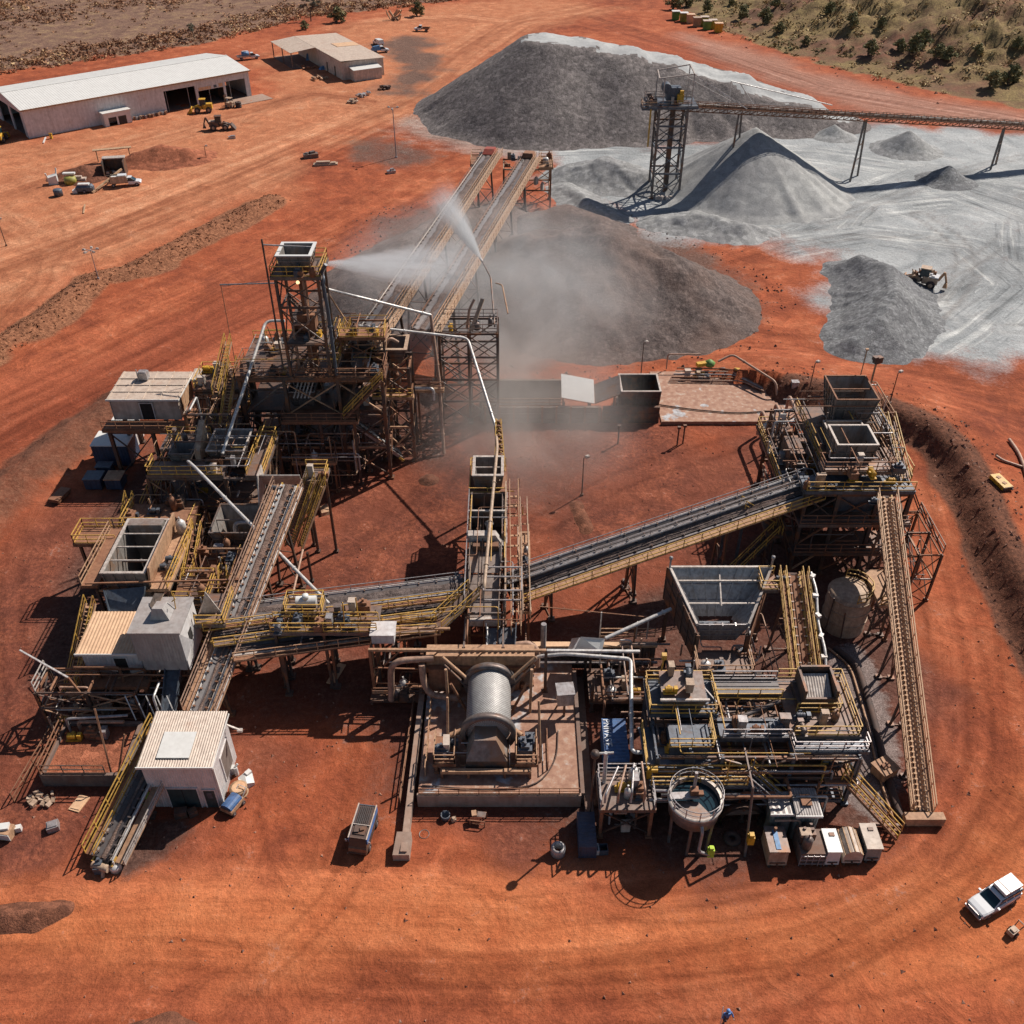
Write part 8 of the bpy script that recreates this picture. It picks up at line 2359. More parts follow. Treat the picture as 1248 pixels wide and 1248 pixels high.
MB().box(-2.08, 1.6, -.86, .86, 2.21, 2.32).build("roof", "rubber", T)
MB().box(.3, 1.3, -.6, .6, 2.325, 2.42).cbox((.7, .2, 2.5), (.4, .4, .2), .4).cbox((1.0, -.3, 2.5), (.3, .5, .16), .2).build("tool_pile", "steel_dark", T)
MB().beam((.2, -.88, 2.42), (.2, .88, 2.42), .08).build("cross_rail", "rim_pale", T)
MB().box(2.2, 2.32, -.9, .9, .5, .75).build("bumper", "steel_dark", T)
for q in (-1, 1):
 MB().box(2.2, 2.24, q * .68 - .14, q * .68 + .14, .9, 1.1).build("headlight", "glass", T)
 MB().beam((1.7, q * .95, 1.9), (1.8, q * 1.2, 1.95), .05).box(1.74, 1.84, q * 1.2 - .1, q * 1.2 + .1, 1.75, 2.05).build("mirror", "galvanised", T)
 for x in (-1.4, 1.4):
  wheel(T, x, q * .93, .42, .28)
a, b = G(436, 1031), G(448, 992)
T.location = (*GP(444, 1020)[:2], GP(444, 1020).z + .02)
T.scale = (.78, .78, .78)
T.rotation_euler[2] = math.atan2(a.y - b.y, a.x - b.x)
def ute(label, px, py, rz, cab, tray, load=None, L=5.2, name="parked_ute", cat="pickup"):
 T = thing(name, label, cat)
 m = MB()
 loft(m, [(.0, sec(.88, .5, 1.1, .85)), (1.5, sec(.88, .5, 1.08, .82)), (2.3, sec(.85, .5, .98, .72)), (2.5, sec(.78, .55, .85, .7))])
 m.build("body", cab, T)
 m = MB()
 loft(m, [(.0, sec(.82, 1.08, 1.72, .68)), (.7, sec(.82, 1.08, 1.72, .68)), (1.5, sec(.78, 1.06, 1.12, .74, .02))])
 m.build("cabin_glass", "glass", T)
 MB().box(-.05, .78, -.7, .7, 1.725, 1.8).build("roof", cab, T)
 m = MB().box(-L + 2.4, -.05, -.92, .92, .75, .88)
 for q in (-1, 1):
  m.box(-L + 2.4, -.05, q * .9 - .03, q * .9 + .03, .88, 1.2)
 m.box(-L + 2.4, -L + 2.46, -.86, .86, .88, 1.2)
 m.build("tray", tray, T)
 if load: load(T)
 for x in (-L + 3.6, 1.6):
  for q in (-1, 1):
   wheel(T, x, q * .78, .38, .25)
 p = GP(px, py)
 T.location = (p.x, p.y, p.z + .02)
 T.rotation_euler[2] = rz
 return T
def tank_load(T):
 m = MB().lathe([(0, -1.1), (.75, -1.0), (.75, 1.0), (0, 1.1)], (-1.5, 0, 1.55), 16, 'X')
 m.build("tank", "tarp_blue", T)
 MB().box(-2.4, -.6, -.3, .3, 2.2, 2.36).build("tank_top", "plate_white", T)
def crate_load(T):
 MB().box(-2.6, -.2, -.8, .8, .9, 1.9).build("canopy", "plate_white", T)
ute("white tanker truck with a blue and white tank parked behind the workshop's right end", 306, 72, R(25), "car_white", "galvanised", tank_load, 6.4, "tanker_truck", "truck")
ute("small white pickup on the track far behind the parts shed", 514, 38, R(170), "car_white", "steel_rust")
ute("white pickup with its bonnet raised, tucked behind the parts shed", 461, 55, R(120), "car_white", "car_white", crate_load)
ute("bright blue truck with a white cab beside the parts shed", 464, 64, R(20), "car_white", "tarp_blue", lambda T: MB().hexa([(-2.6, -.9, .9), (-.2, -.9, .9), (-.2, .9, .9), (-2.6, .9, .9), (-2.4, -.7, 1.9), (-.4, -.6, 2.1), (-.4, .6, 2.0), (-2.4, .7, 1.7)]).build("tarp", "tarp_blue", T))
def dusty_side(T):
 MB().box(-3.4, -.1, -.95, -.9, .9, 2.2).box(-3.4, -.1, .9, .95, .9, 2.2).build("side_board", "dirty_tan", T)
 MB().box(-3.3, -.3, -.8, .8, .9, 1.9).build("load", "plate_white", T)
 MB().box(-1.9, -.2, -.7, .7, 1.9, 2.3).build("white_cover", "car_white", T)
ute("white truck with tan side boards by the open steel bin", 158, 226, R(12), "car_white", "steel_tan", dusty_side, 6.6, "tray_truck", "truck")
def loader(label, px, py, rz, col, dark, scale=1.0, boom=True, name="wheel_loader", cat="loader", hood="car_white"):
 T = thing(name, label, cat)
 S = scale
 m = MB()
 loft(m, [(-2.6 * S, sec(.9 * S, .9 * S, 1.9 * S, .8 * S)), (-.4 * S, sec(.9 * S, .8 * S, 2.0 * S, .8 * S)), (-.2 * S, sec(.6 * S, .8 * S, 1.6 * S))])
 loft(m, [(0, sec(.55 * S, .8 * S, 1.6 * S)), (1.4 * S, sec(.6 * S, .7 * S, 1.6 * S)), (1.8 * S, sec(.5 * S, .7 * S, 1.2 * S))])
 m.build("body", col, T)
 MB().box(-.3 * S, -.001, -.3 * S, .3 * S, .8 * S, 1.3 * S).build("hinge", "steel_dark", T)
 MB().box(-2.62 * S, -1.2 * S, -.84 * S, .84 * S, 1.96 * S, 2.12 * S).build("bonnet", hood, T)
 m = MB()
 loft(m, [(-1.1 * S, sec(.7 * S, 2.0 * S, 3.1 * S, .62 * S)), (.3 * S, sec(.7 * S, 1.7 * S, 3.1 * S, .6 * S))])
 m.build("cab_glass", "glass", T)
 MB().box(-1.2 * S, .4 * S, -.75 * S, .75 * S, 3.1 * S, 3.25 * S).build("cab_roof", col, T)
 for q in (-1, 1):
  m = MB().beam((.6 * S, q * .5 * S, 1.7 * S), (2.6 * S, q * .5 * S, 1.0 * S), .2 * S, .3 * S)
  m.build("lift_arm", dark, T)
  MB().tube((.8 * S, q * .3 * S, 1.2 * S), (2.2 * S, q * .3 * S, 1.2 * S), .09 * S, 8).build("ram", "galvanised", T)
 m = MB().hexa([(2.5 * S, -1.2 * S, .2 * S), (3.5 * S, -1.2 * S, .15 * S), (3.5 * S, 1.2 * S, .15 * S), (2.5 * S, 1.2 * S, .2 * S), (2.4 * S, -1.2 * S, 1.3 * S), (2.6 * S, -1.2 * S, 1.35 * S), (2.6 * S, 1.2 * S, 1.35 * S), (2.4 * S, 1.2 * S, 1.3 * S)])
 m.build("bucket", dark, T)
 if boom:
  MB().beam((-2.6 * S, 0, 1.4 * S), (-3.3 * S, 0, 2.9 * S), .3 * S, .4 * S).build("backhoe_boom", dark, T)
  MB().beam((-3.3 * S, 0, 2.9 * S), (-3.9 * S, 0, 1.3 * S), .22 * S, .3 * S).build("backhoe_stick", dark, T)
  MB().hexa([(-4.2 * S, -.4 * S, .5 * S), (-3.5 * S, -.4 * S, .5 * S), (-3.5 * S, .4 * S, .5 * S), (-4.2 * S, .4 * S, .5 * S), (-4.0 * S, -.4 * S, 1.3 * S), (-3.7 * S, -.4 * S, 1.3 * S), (-3.7 * S, .4 * S, 1.3 * S), (-4.0 * S, .4 * S, 1.3 * S)]).build("backhoe_bucket", dark, T)
 for x in (-1.7, 1.1):
  for q in (-1, 1):
   wheel(T, x * S, q * .95 * S, .72 * S, .5 * S, "dirty_tan")
 p = GP(px, py)
 T.location = (p.x, p.y, p.z)
 T.rotation_euler[2] = rz
 return T
t = loader("dusty tan mining loader with a white bonnet beside the slate gravel heap", 1120, 348, R(152), "dirty_tan", "steel_tan", 1.02)
clutter_boxes = [(-1.9, .3, 2.7), (-1.4, -.4, 2.65), (.9, .2, 2.1), (1.4, -.2, 2.0), (.4, -.5, 2.2)]
for k, q in enumerate(clutter_boxes):
 o = bpy.data.objects.new("side_locker", MB().cbox(q, (.5, .4, .5), .5 * k).tube((q[0], q[1], q[2]), (q[0] + .3, q[1], q[2] + .5), .1, 6).mesh("side_locker", ("steel_rust", "dirty_tan")[k % 2]))
 C.objects.link(o); o.parent = t
loader("dark backhoe loader with a pale bonnet on open ground before the workshop", 270, 158, R(8), "steel_dark", "steel_dark", 1.0, hood="dirty_tan")
loader("yellow telehandler with its boom down at the half closed workshop bay", 247, 137, R(190), "plant_yellow", "plant_yellow", 1.0, boom=False, name="telehandler", cat="telehandler", hood="plant_yellow")
loader("yellow loader nosing out of the workshop's dark left end", 2, 172, R(100), "plant_yellow", "plant_yellow", 1.0, boom=False, hood="plant_yellow")
T = thing("forklift", "dark forklift with a black tyre stack behind, on the workshop apron", "forklift")
MB().box(-1.2, .8, -.6, .6, .4, 1.2).box(-1.3, -.6, -.6, .6, 1.2, 1.5).build("body", "dirty_tan", T)
for q in (-.35, .35):
 MB().beam((1.0, q, .1), (.9, q, 3.0), .16).build("mast", "steel_dark", T)
 MB().box(1.1, 2.2, q - .08, q + .08, .2, .28).build("fork", "steel_dark", T)
 MB().beam((.6, q * 1.5, 1.2), (.4, q * 1.5, 2.3), .08).beam((-.8, q * 1.5, 1.5), (-.7, q * 1.5, 2.3), .08).build("cage_post", "steel_dark", T)
MB().box(-.9, .6, -.6, .6, 2.3, 2.4).build("cage_roof", "dirty_tan", T)
for x in (-.8, .6):
 for q in (-1, 1):
  wheel(T, x, q * .55, .34, .25)
p = GP(280, 131); T.location = p; T.rotation_euler[2] = R(160)
m = MB()
for k in range(3):
 m.lathe([(.3, 0), (.75, 0), (.8, .15), (.8, .3), (.75, .45), (.3, .45), (.3, 0)], (0, 0, .46 * k), 16)
vs = GP(291, 131)
m.v = [(x + vs.x, y + vs.y, z + vs.z) for x, y, z in m.v]
solo(m, "tyre_stack", "rubber", "stack of big black tyres on the workshop apron", "tyres")
def at(m, px, py, rz=0.0, s=1.0):
 p = GP(px, py)
 M = Matrix.Translation(p) @ Matrix.Rotation(rz, 4, 'Z') @ Matrix.Scale(s, 4)
 m.v = [tuple(M @ Vector(q)) for q in m.v]
 return m
T = thing("open_bin", "open fronted dark steel bin between the soil heaps", "bin")
MB().box(-2.2, 2.2, 1.6, 1.75, .1, 3.2).box(-2.2, -2.05, -1.7, 1.59, .1, 3.2).box(2.05, 2.2, -1.7, 1.59, .1, 3.2).build("wall", "steel_dark", T)
MB().box(-2.3, 2.3, .3, 1.9, 3.21, 3.4).build("top", "rim_pale", T)
MB().box(-2.05, 2.05, -1.6, 1.55, 0, .4).build("floor", "dark_inside", T)
for k in range(7):
 MB().cbox((-1.5 + .5 * k, -.6 + .3 * (k % 3), .7), (.6, .5, .5), k).build("scrap_piece", ("rim_pale", "steel_rust", "galvanised")[k % 3], T)
rotated(T, GP(142, 213), R(10))
T = thing("timber_rack", "long weathered timber sheet propped above the open steel bin", "timber")
MB().cbox((0, 0, 2.6), (8, 1.2, .16), 0.1).cbox((-3.4, 0, 1.3), (.2, .2, 2.6)).cbox((3.4, .2, 1.3), (.2, .2, 2.6)).build("sheet", "timber", T)
rotated(T, GP(140, 196), R(12))
m = MB()
loft(m, [(-.9, [(-.8, 0), (.8, 0), (.9, 1.5), (-.9, 1.5)]), (.9, [(-.8, 0), (.8, 0), (.9, 1.9), (-.9, 1.9)])])
m.tube((-.8, -.7, 1.5), (-1.0, -.9, 2.5), .15, 6).tube((.8, .7, 1.9), (1.0, .9, 2.9), .15, 6)
solo(at(m, 66, 224, .3), "bulk_bag", "plate_white", "white bulk bag with raised corners in front of the brown soil heap", "bag")
T = thing("machine_part", "olive round machine part with a cream lid by the bulk bag", "machine part")
MB().lathe([(0, 0), (1.2, 0), (1.3, .8), (1.1, 1.4), (0, 1.5)], (0, 0, 0), 16).build("drum", "olive", T)
MB().cbox((-.3, .8, 1.9), (2.4, .9, .3), .1).build("lid", "roof_white", T)
rotated(T, GP(87, 224), 0)
T = thing("water_trailer", "oval grey blue water trailer with a pale top near the white truck", "trailer")
m = MB()
loft(m, [(-1.7, sec(.6, .5, 1.2, .5, .3)), (-1.3, sec(.9, .4, 1.5, .6, .4)), (1.3, sec(.9, .4, 1.5, .6, .4)), (1.7, sec(.6, .5, 1.2, .5, .3))])
m.build("tank", "steel_blue", T)
MB().box(-1.2, 1.0, -.5, .5, 1.51, 1.75).build("top_box", "roof_white", T)
for q in (-1, 1):
 wheel(T, 0, q * .95, .38, .22)
MB().beam((1.6, 0, .5), (3.0, 0, .5), .12).build("drawbar", "steel_dark", T)
rotated(T, GP(105, 234), R(5))
solo(at(MB().box(-1.3, 1.0, -.5, .6, 0, .9).box(-1.2, .2, -.3, .4, .9, 1.3), 100, 222, .1), "pale_crate", "wall_cream", "cream crate between the olive drum and the water trailer", "crate")
m = MB().lathe([(0, 0), (.85, 0), (.9, 1.3), (.8, 1.4), (0, 1.42)], (0, 0, 0), 16)
solo(at(m, 72, 239), "water_drum", "steel_blue", "stubby grey blue drum on the ground below the bulk bag", "drum")
solo(at(MB().cbox((0, 0, .3), (.9, .9, .6), .2).cbox((.2, .1, .75), (.5, .5, .3), .6), 92, 235), "pump_box", "plate_white", "small white pump box left of the water trailer", "pump")
solo(at(MB().beam((0, 0, .2), (3.4, 9, 2.0), .35), 113, 236), "timber_pole", "timber", "long weathered pole leaning on the brown soil heap", "pole")
solo(at(MB().beam((0, 0, .1), (-1.2, 4.2, .3), .25), 102, 261), "timber_pole", "timber", "short pale pole lying on the slope below the water trailer", "pole")
solo(at(MB().cbox((0, 0, .3), (1.6, .8, .5), .2).cbox((.2, 0, .65), (1.0, .6, .2), .2), 283, 169, .1), "metal_crate", "galvanised", "small grey crate on the ground near the dark backhoe", "crate")
solo(at(MB().cbox((0, 0, .5), (.5, .5, 1.0)).cbox((0, 0, 1.1), (.7, .3, .3)), 63, 169), "bollard", "plant_yellow", "yellow bollard by the workshop's front left corner", "bollard")
solo(at(MB().beam((0, 0, .1), (-1.0, 4, .15), .3), 53, 175), "pale_plank", "plate_white", "pale plank lying at the workshop's front left corner", "plank")
solo(at(MB().box(-2.6, 2.6, -.7, .7, 0, .35).box(-2.0, 1.0, -.4, .5, .35, .8).box(1.2, 2.2, -.5, .4, .35, .6), 397, 201, .1), "pale_pallet", "dirty_tan", "pale slab of pallets beside the haul road", "pallets")
solo(at(MB().box(-1.6, 1.6, -.8, .8, 0, .9).cbox((.4, .2, 1.1), (1.2, .8, .4), .4).cbox((-.8, 0, 1.0), (.8, .8, .3), 1), 379, 192, .3), "scrap_pile", "steel_grey", "grey scrap pile next to the pale pallets by the haul road", "scrap")
solo(at(MB().box(-.9, .9, -.5, .5, 0, .6).cbox((.2, 0, .8), (.8, .5, .4), .4), 477, 211, .3), "scrap_pile", "galvanised", "small grey scrap piece on the bare red slope left of the twin conveyors", "scrap")
for k in range(5):
 rg = random.Random(300 + k)
 m = MB()
 for j in range(14):
  m.cbox((rg.uniform(-2.2, 2.2), rg.uniform(-1.2, 1.2), rg.uniform(.15, .7)), (rg.uniform(.3, 1.1), rg.uniform(.3, .8), rg.uniform(.2, .7)), rg.uniform(0, 3), rg.uniform(-.4, .4))
 px, py, lab = ((378, 84, "rusty scrap heap nearest the carport of the parts shed"), (390, 97, "rusty scrap heap strung out in front of the parts shed wall"), (443, 117, "grey scrap heap in front of the parts shed"),
     (472, 108, "dark scrap heap at the tip of the black bank"), (430, 124, "long low scrap heap furthest in front of the parts shed"))[k]
 solo(at(m, px, py, .4 * k), "scrap_pile", ("steel_rust", "steel_tan", "galvanised", "steel_dark", "dirty_tan")[k], lab, "scrap")
solo(at(MB().box(-.9, .9, -.5, .5, 0, 1.0).box(-.6, .3, -.3, .3, 1.0, 1.2), 434, 97, .5), "yellow_crate", "plant_yellow", "yellow crate against the parts shed's front wall", "crate")
solo(at(MB().hexa([(-2, -.8, 0), (2, -.8, 0), (2, .8, 0), (-2, .8, 0), (-1.4, -.5, 1.0), (1.7, -.3, .7), (1.2, .5, 1.1), (-1.6, .4, .6)]), 397, 84, .6), "blue_tarp", "tarp_blue", "blue tarpaulin bundle under the carport edge of the parts shed", "tarp")
solo(at(MB().hexa([(-1, -.8, 0), (1, -.8, 0), (1, .8, 0), (-1, .8, 0), (-.6, -.5, 1.8), (.7, -.3, 1.5), (.6, .5, 1.9), (-.6, .4, 1.6)]), 377, 73, .2), "blue_tarp", "tarp_blue", "taller blue tarpaulin bundle between the carport posts", "tarp")
g8 = "coloured bins along the foot of the scrub hill"
for k, (px, py, mt, tp, lab) in enumerate(((823, 24, "bin_green", "roof_white", "bright green bin at the left end of the row under the hill"), (833, 26, "olive", "roof_white", "olive bin with a white lid second along the row"),
  (841, 28, "roof_tan", "roof_tan", "orange tan bin third along the row under the hill"), (849, 32, "steel_tan", "dirty_tan", "brown topped bin in the middle of the row"), (858, 31, "olive", "roof_cream", "cream topped bin set back in the row"),
  (861, 36, "bin_green", "roof_cream", "green bin with a yellow lid near the right of the row"), (868, 35, "olive", "roof_cream", "pale lidded bin behind the green one near the row's end"), (875, 39, "plant_yellow", "roof_tan", "yellow bin at the right end of the row under the hill"))):
 p = GP(px, py)
 T = thing("site_bin", lab, "bin", p, g8)
 MB().hexa([(p.x - 1.1, p.y - 1, p.z - .2), (p.x + 1.1, p.y - 1, p.z - .2), (p.x + 1.1, p.y + 1, p.z - .2), (p.x - 1.1, p.y + 1, p.z - .2), (p.x - 1.3, p.y - 1.2, p.z + 2.6), (p.x + 1.3, p.y - 1.2, p.z + 2.6), (p.x + 1.3, p.y + 1.2, p.z + 2.6), (p.x - 1.3, p.y + 1.2, p.z + 2.6)]).build("body", mt, T)
 MB().box(p.x - 1.4, p.x + 1.4, p.y - 1.3, p.y + 1.3, p.z + 2.61, p.z + 2.8).build("lid", tp, T)
m = MB().lathe([(.32, .1), (.38, .1), (.5, 0), (.58, .1), (.56, .85), (.46, .95), (.36, .9), (.3, .3), (.32, .1)], (0, 0, 0), 20)
solo(at(m, 680, 1040), "concrete_pot", "galvanised", "open grey concrete ring standing alone right of the bund wall", "concrete ring")
m = MB().lathe([(.0, .06), (.3, .06), (.34, .5), (.4, .5), (.36, 0), (0, 0)], (0, 0, 0), 16)
solo(at(m, 543, 997), "wash_tub", "steel_blue", "small blue tub at the foot of the bund wall", "tub")
m = MB().lathe([(0, .04), (.36, .04), (.38, .08), (.42, .08), (.42, 0), (0, 0)], (0, 0, 0), 20)
solo(at(m, 517, 1017), "steel_disc", "steel_grey", "flat grey drum lid lying by the end of the kerb wall", "lid")
solo(at(MB().cbox((0, 0, .15), (.4, .35, .3), .3).cbox((0, 0, .35), (.25, .25, .12), .6), 553, 1000), "stone_block", "dirty_tan", "pale lump beside the small blue tub", "block")
T = thing("work_bench", "rusty pipe bench with a grey mesh seat below the bund wall", "bench")
for x in (-.6, .6):
 for y in (-.45, .45):
  MB().beam((x, y, 0), (x, y, .7), .07).build("leg", "steel_rust", T)
MB().beam((-.6, -.45, .7), (.6, -.45, .7), .07).beam((-.6, .45, .7), (.6, .45, .7), .07).beam((-.6, -.45, .3), (.6, -.45, .3), .06).build("rail", "steel_rust", T)
MB().box(-.1, .6, -.1, .4, .74, .8).build("seat", "steel_grey", T)
MB().cbox((-.35, .1, .86), (.4, .5, .2), .3).build("tool_tray", "steel_tan", T)
rotated(T, GP(583, 1001), R(-8))
for px, mt, lab in ((724, "plate_white", "square white open bin beside the blue one on the dark ground"), (735, "steel_blue", "square blue open bin beside the white one on the dark ground")):
 T = thing("square_bin", lab, "bin")
 MB().box(-.28, .28, -.35, -.28, 0, .6).box(-.28, .28, .28, .35, 0, .6).box(-.35, -.28, -.35, .35, 0, .59).box(.28, .35, -.35, .35, 0, .59).box(-.28, .28, -.28, .28, 0, .1).build("bin_wall", mt, T)
 MB().box(-.22, .22, -.22, .22, .1, .2).build("liner", "dark_inside", T)
 rotated(T, GP(px, 1038), R(4))
m = MB().lathe([(.25, 0), (.62, 0), (.7, .1), (.7, .2), (.62, .3), (.25, .3), (.25, 0)], (0, 0, 0), 20)
solo(at(m, 892, 1023), "tyre_casing", "rubber", "loose black tyre lying right of the water tank", "tyre")
T = thing("cable_reel", "timber cable reel with tan cable beside the white shed's corner", "cable reel")
MB().lathe([(0, 0), (.75, 0), (.75, .1), (.4, .1), (.4, .6), (.75, .6), (.75, .7), (0, .7)], (0, 0, 0), 20).build("reel", "timber", T)
MB().lathe([(.41, .12), (.66, .12), (.66, .58), (.41, .58), (.41, .12)], (0, 0, 0), 20).build("cable", "steel_tan", T)
MB().lathe([(.12, .705), (.62, .72), (.5, .78), (.1, .74)], (0, 0, 0), 16).build("coil", "roof_tan", T)
rotated(T, GP(292, 966), 0.2)
T = thing("tool_cart", "cart with a blue curved cover and pink frame at the white shed's front right corner", "cart")
n = 8
prof = [(.55 * math.cos(math.pi * k / n), .7 + .35 * math.sin(math.pi * k / n)) for k in range(n + 1)]
MB().add([(y, p[0], p[1]) for y in (-.7, .7) for p in prof], [tuple(range(9)), tuple(range(17, 8, -1))] + [(j, 9 + j, 10 + j, j + 1) for j in range(8)] + [(0, 8, 17, 9)]).build("cover", "blue_paint", T)
MB().box(-.8, .8, -.6, .6, .25, .68).build("tray", "steel_tan", T)
for x in (-.6, .6):
 for q in (-1, 1):
  wheel(T, x, q * .66, .22, .12)
MB().beam((.8, -.4, .5), (1.5, -.4, 1.0), .05).beam((.8, .4, .5), (1.5, .4, 1.0), .05).beam((1.5, -.4, 1.0), (1.5, .4, 1.0), .05).build("handle", "pipe_pale", T)
rotated(T, GP(284, 984), R(65))
m = MB()
loft(m, [(-.6, [(-.45, 0), (.45, 0), (.5, .4), (-.4, .5)]), (0, [(-.6, 0), (.6, 0), (.6, .65), (-.55, .6)]), (.6, [(-.45, 0), (.45, 0), (.4, .5), (-.5, .35)])])
m.cbox((.3, .5, .5), (.5, .4, .5), .5)
solo(at(m, 301, 954, .4), "white_sack", "plate_white", "heap of white sacks at the end of the row by the white shed", "sacks")
solo(at(MB().tube((0, 0, 0), (0, 0, 1.0), .18, 10).tube((0, 0, 1.0), (.2, .2, 1.2), .1, 8).cbox((-.3, .2, .4), (.4, .4, .8), .3), 289, 944), "gas_bottle", "plate_white", "white gas bottles standing against the white shed's right wall", "gas bottle")
m = MB()
loft(m, [(-.5, [(-.3, 0), (.3, 0), (.25, .35), (-.25, .3)]), (0, [(-.4, 0), (.4, 0), (.35, .6), (-.3, .55)]), (.5, [(-.3, 0), (.3, 0), (.2, .3), (-.25, .4)])])
solo(at(m, 178, 974, 1.2), "green_bundle", "hivis", "lime green bundle on the shaded ground left of the white shed", "bundle")
solo(at(MB().cbox((0, 0, .35), (1.0, .7, .7), .2).cbox((.9, .1, .3), (.7, .6, .6), .6).cbox((.3, -.3, .85), (.5, .4, .3), .4), 222, 994), "parts_heap", "steel_dark", "dark heap of parts in front of the shed's green doors", "scrap")
T = thing("metal_crate", "tan and white broken crate near the left edge", "crate")
MB().box(-.55, .55, -.5, .5, 0, .9).build("body", "steel_tan", T)
MB().box(-.6, .6, -.56, -.505, .2, .85).cbox((-.1, .1, 1.0), (.8, .6, .25), .3).cbox((.6, .5, .3), (.6, .4, .5), .4).build("lid", "plate_white", T)
rotated(T, GP(10, 1018), R(-8))
solo(at(MB().cbox((0, 0, .3), (.9, .8, .6), .4).cbox((0, 0, .65), (.7, .6, .1), .4), 66, 1010), "stone_block", "galvanised", "squared grey block alone on the red ground left of the tail conveyor", "block")
solo(at(MB().cbox((0, 0, .08), (1.0, 1.5, .12), -.3).cbox((0, 0, .17), (.8, 1.2, .05), -.25), 97, 980), "plywood_sheet", "roof_tan", "tan plywood sheet lying left of the tail conveyor", "board")
m = MB()
rg = random.Random(9)
for j in range(16):
 m.cbox((rg.uniform(-1.2, 1.2), rg.uniform(-.6, .6), rg.uniform(.08, .35)), (rg.uniform(.2, .6), rg.uniform(.2, .5), rg.uniform(.15, .4)), rg.uniform(0, 3), rg.uniform(-.4, .4))
solo(at(m, 54, 975), "broken_blocks", "dirty_tan", "heap of broken tan blocks in front of the mud pit", "rubble heap")
solo(at(MB().cbox((0, 0, .1), (.8, 2.6, .1), -.3), 410, 822), "orange_plank", "roof_tan", "orange plank lying on the ground below the belts", "plank")
solo(at(MB().hexa([(-.6, -.8, 0), (.6, -.8, 0), (.6, .8, 0), (-.6, .8, 0), (-.5, -.7, .5), (.4, -.6, .4), (.5, .7, .6), (-.4, .6, .5)]), 396, 624, .4), "stone_block", "steel_tan", "pinkish slab by the foot of the yellow railed stair", "block")
T = thing("small_trolley", "small dusty trolley with a box and bent handle by the white wagon", "trolley")
MB().cbox((0, 0, .45), (.7, .5, .4)).cbox((0, 0, .7), (.4, .35, .15)).build("box", "dirty_tan", T)
MB().beam((.35, -.2, .5), (.8, -.25, .9), .06).beam((.35, .2, .5), (.8, .25, .9), .06).beam((.8, -.3, .9), (.8, .3, .9), .06).build("handle", "steel_dark", T)
for q in (-1, 1):
 wheel(T, 0.1, q * .32, .25, .1)
rotated(T, GP(1232, 1139), R(30))
T = thing("skid_tank", "flat yellow skid with two dark hatches on the bank top at the right", "skid")
MB().box(-1.0, 1.0, -2.2, 2.2, .1, .9).build("body", "plant_yellow", T)
for y in (-.9, 1.0):
 MB().cbox((0, y, .95), (.7, .7, .14), .4).build("hatch", "steel_tan", T)
MB().box(-1.05, 1.05, -2.3, -2.21, .1, .85).cbox((.8, -2.4, .4), (.3, .3, .3)).build("end_plate", "steel_dark", T)
rotated(T, P(1219, 590, 2.6), R(12))
T.scale = (.6, .6, .6)
T["label"] = "flat yellow skid tank with two dark hatches on top of the right bank"
m = MB().pipe([GP(1213, 558) + Vector((0, 0, .3)), GP(1222, 563) + Vector((0, 0, .2)), GP(1246, 571) + Vector((0, 0, .2))], .16, 8, 1)
solo(m, "loose_pipe", "pipe_rust", "short pink pipe lying above the yellow skid tank", "pipe")
m = MB().pipe([GP(1229, 538) + Vector((0, 0, .3)), GP(1240, 553) + Vector((0, 0, .3)), GP(1247, 570) + Vector((0, 0, .3)), GP(1252, 590) + Vector((0, 0, .3))], .2, 8, 2)
solo(m, "loose_pipe", "pipe_rust", "long curved pink pipe at the right edge above the yellow skid tank", "pipe")
T = thing("guy_mast", "slim rusty stub posts and a valve at the pad's back edge", "post")
for px, py in ((753, 541), (825, 543), (832, 541)):
 p = GP(px, py)
 MB().tube(p, p + Vector((0, 0, 2.6)), .1, 8).cbox(p + Vector((0, 0, 2.7)), (.4, .3, .3)).build("post", "steel_dark", T)
T.name = "stub_post"; T["label"] = "three dark stub posts with boxes at the back of the open pad"; T["category"] = "posts"
for nm, lab, px, py, h, hd in (("lamp_post", "grey lamp post with five lamp heads on the grassy bank", 120, 340, 5.0, 5), ("lamp_post", "tall lamp post with a double head left of the far conveyor ends", 483, 192, 10.5, 3),
  ("lamp_post", "lone thin lamp post in the middle of the empty pad", 709, 604, 5.4, 1), ("lamp_post", "thin lamp post in front of the wide ore mound", 779, 478, 7.6, 1),
  ("lamp_post", "thin lamp post at the back of the crushing tower's left side", 983, 490, 6.0, 1), ("lamp_post", "thin lamp post on the bank right of the crushing tower", 1084, 492, 4.6, 1),
  ("lamp_post", "leaning thin post at the left edge below the workshop", 8, 300, 5.0, 1), ("lamp_post", "bare thin post beside the red slope right of the workshop", 252, 195, 3.0, 1)):
 p = GP(px, py)
 lamp_pole(nm, lab, p.x, p.y, h, hd, "galvanised" if hd > 1 else "steel_dark", r=.09 if h < 9 else .14)
T = thing("signal_mast", "slim mast with a round beacon beside the pump platform", "mast", (6.3, 44.9, 0))
MB().tube((6.3, 45.0, 0), (6.3, 45.0, 8.2), .08, 8).build("mast", "steel_dark", T)
MB().lathe([(0, 0), (.3, .1), (.36, .35), (.3, .6), (0, .7)], (6.3, 45.0, 8.2), 12).build("beacon", "steel_dark", T)
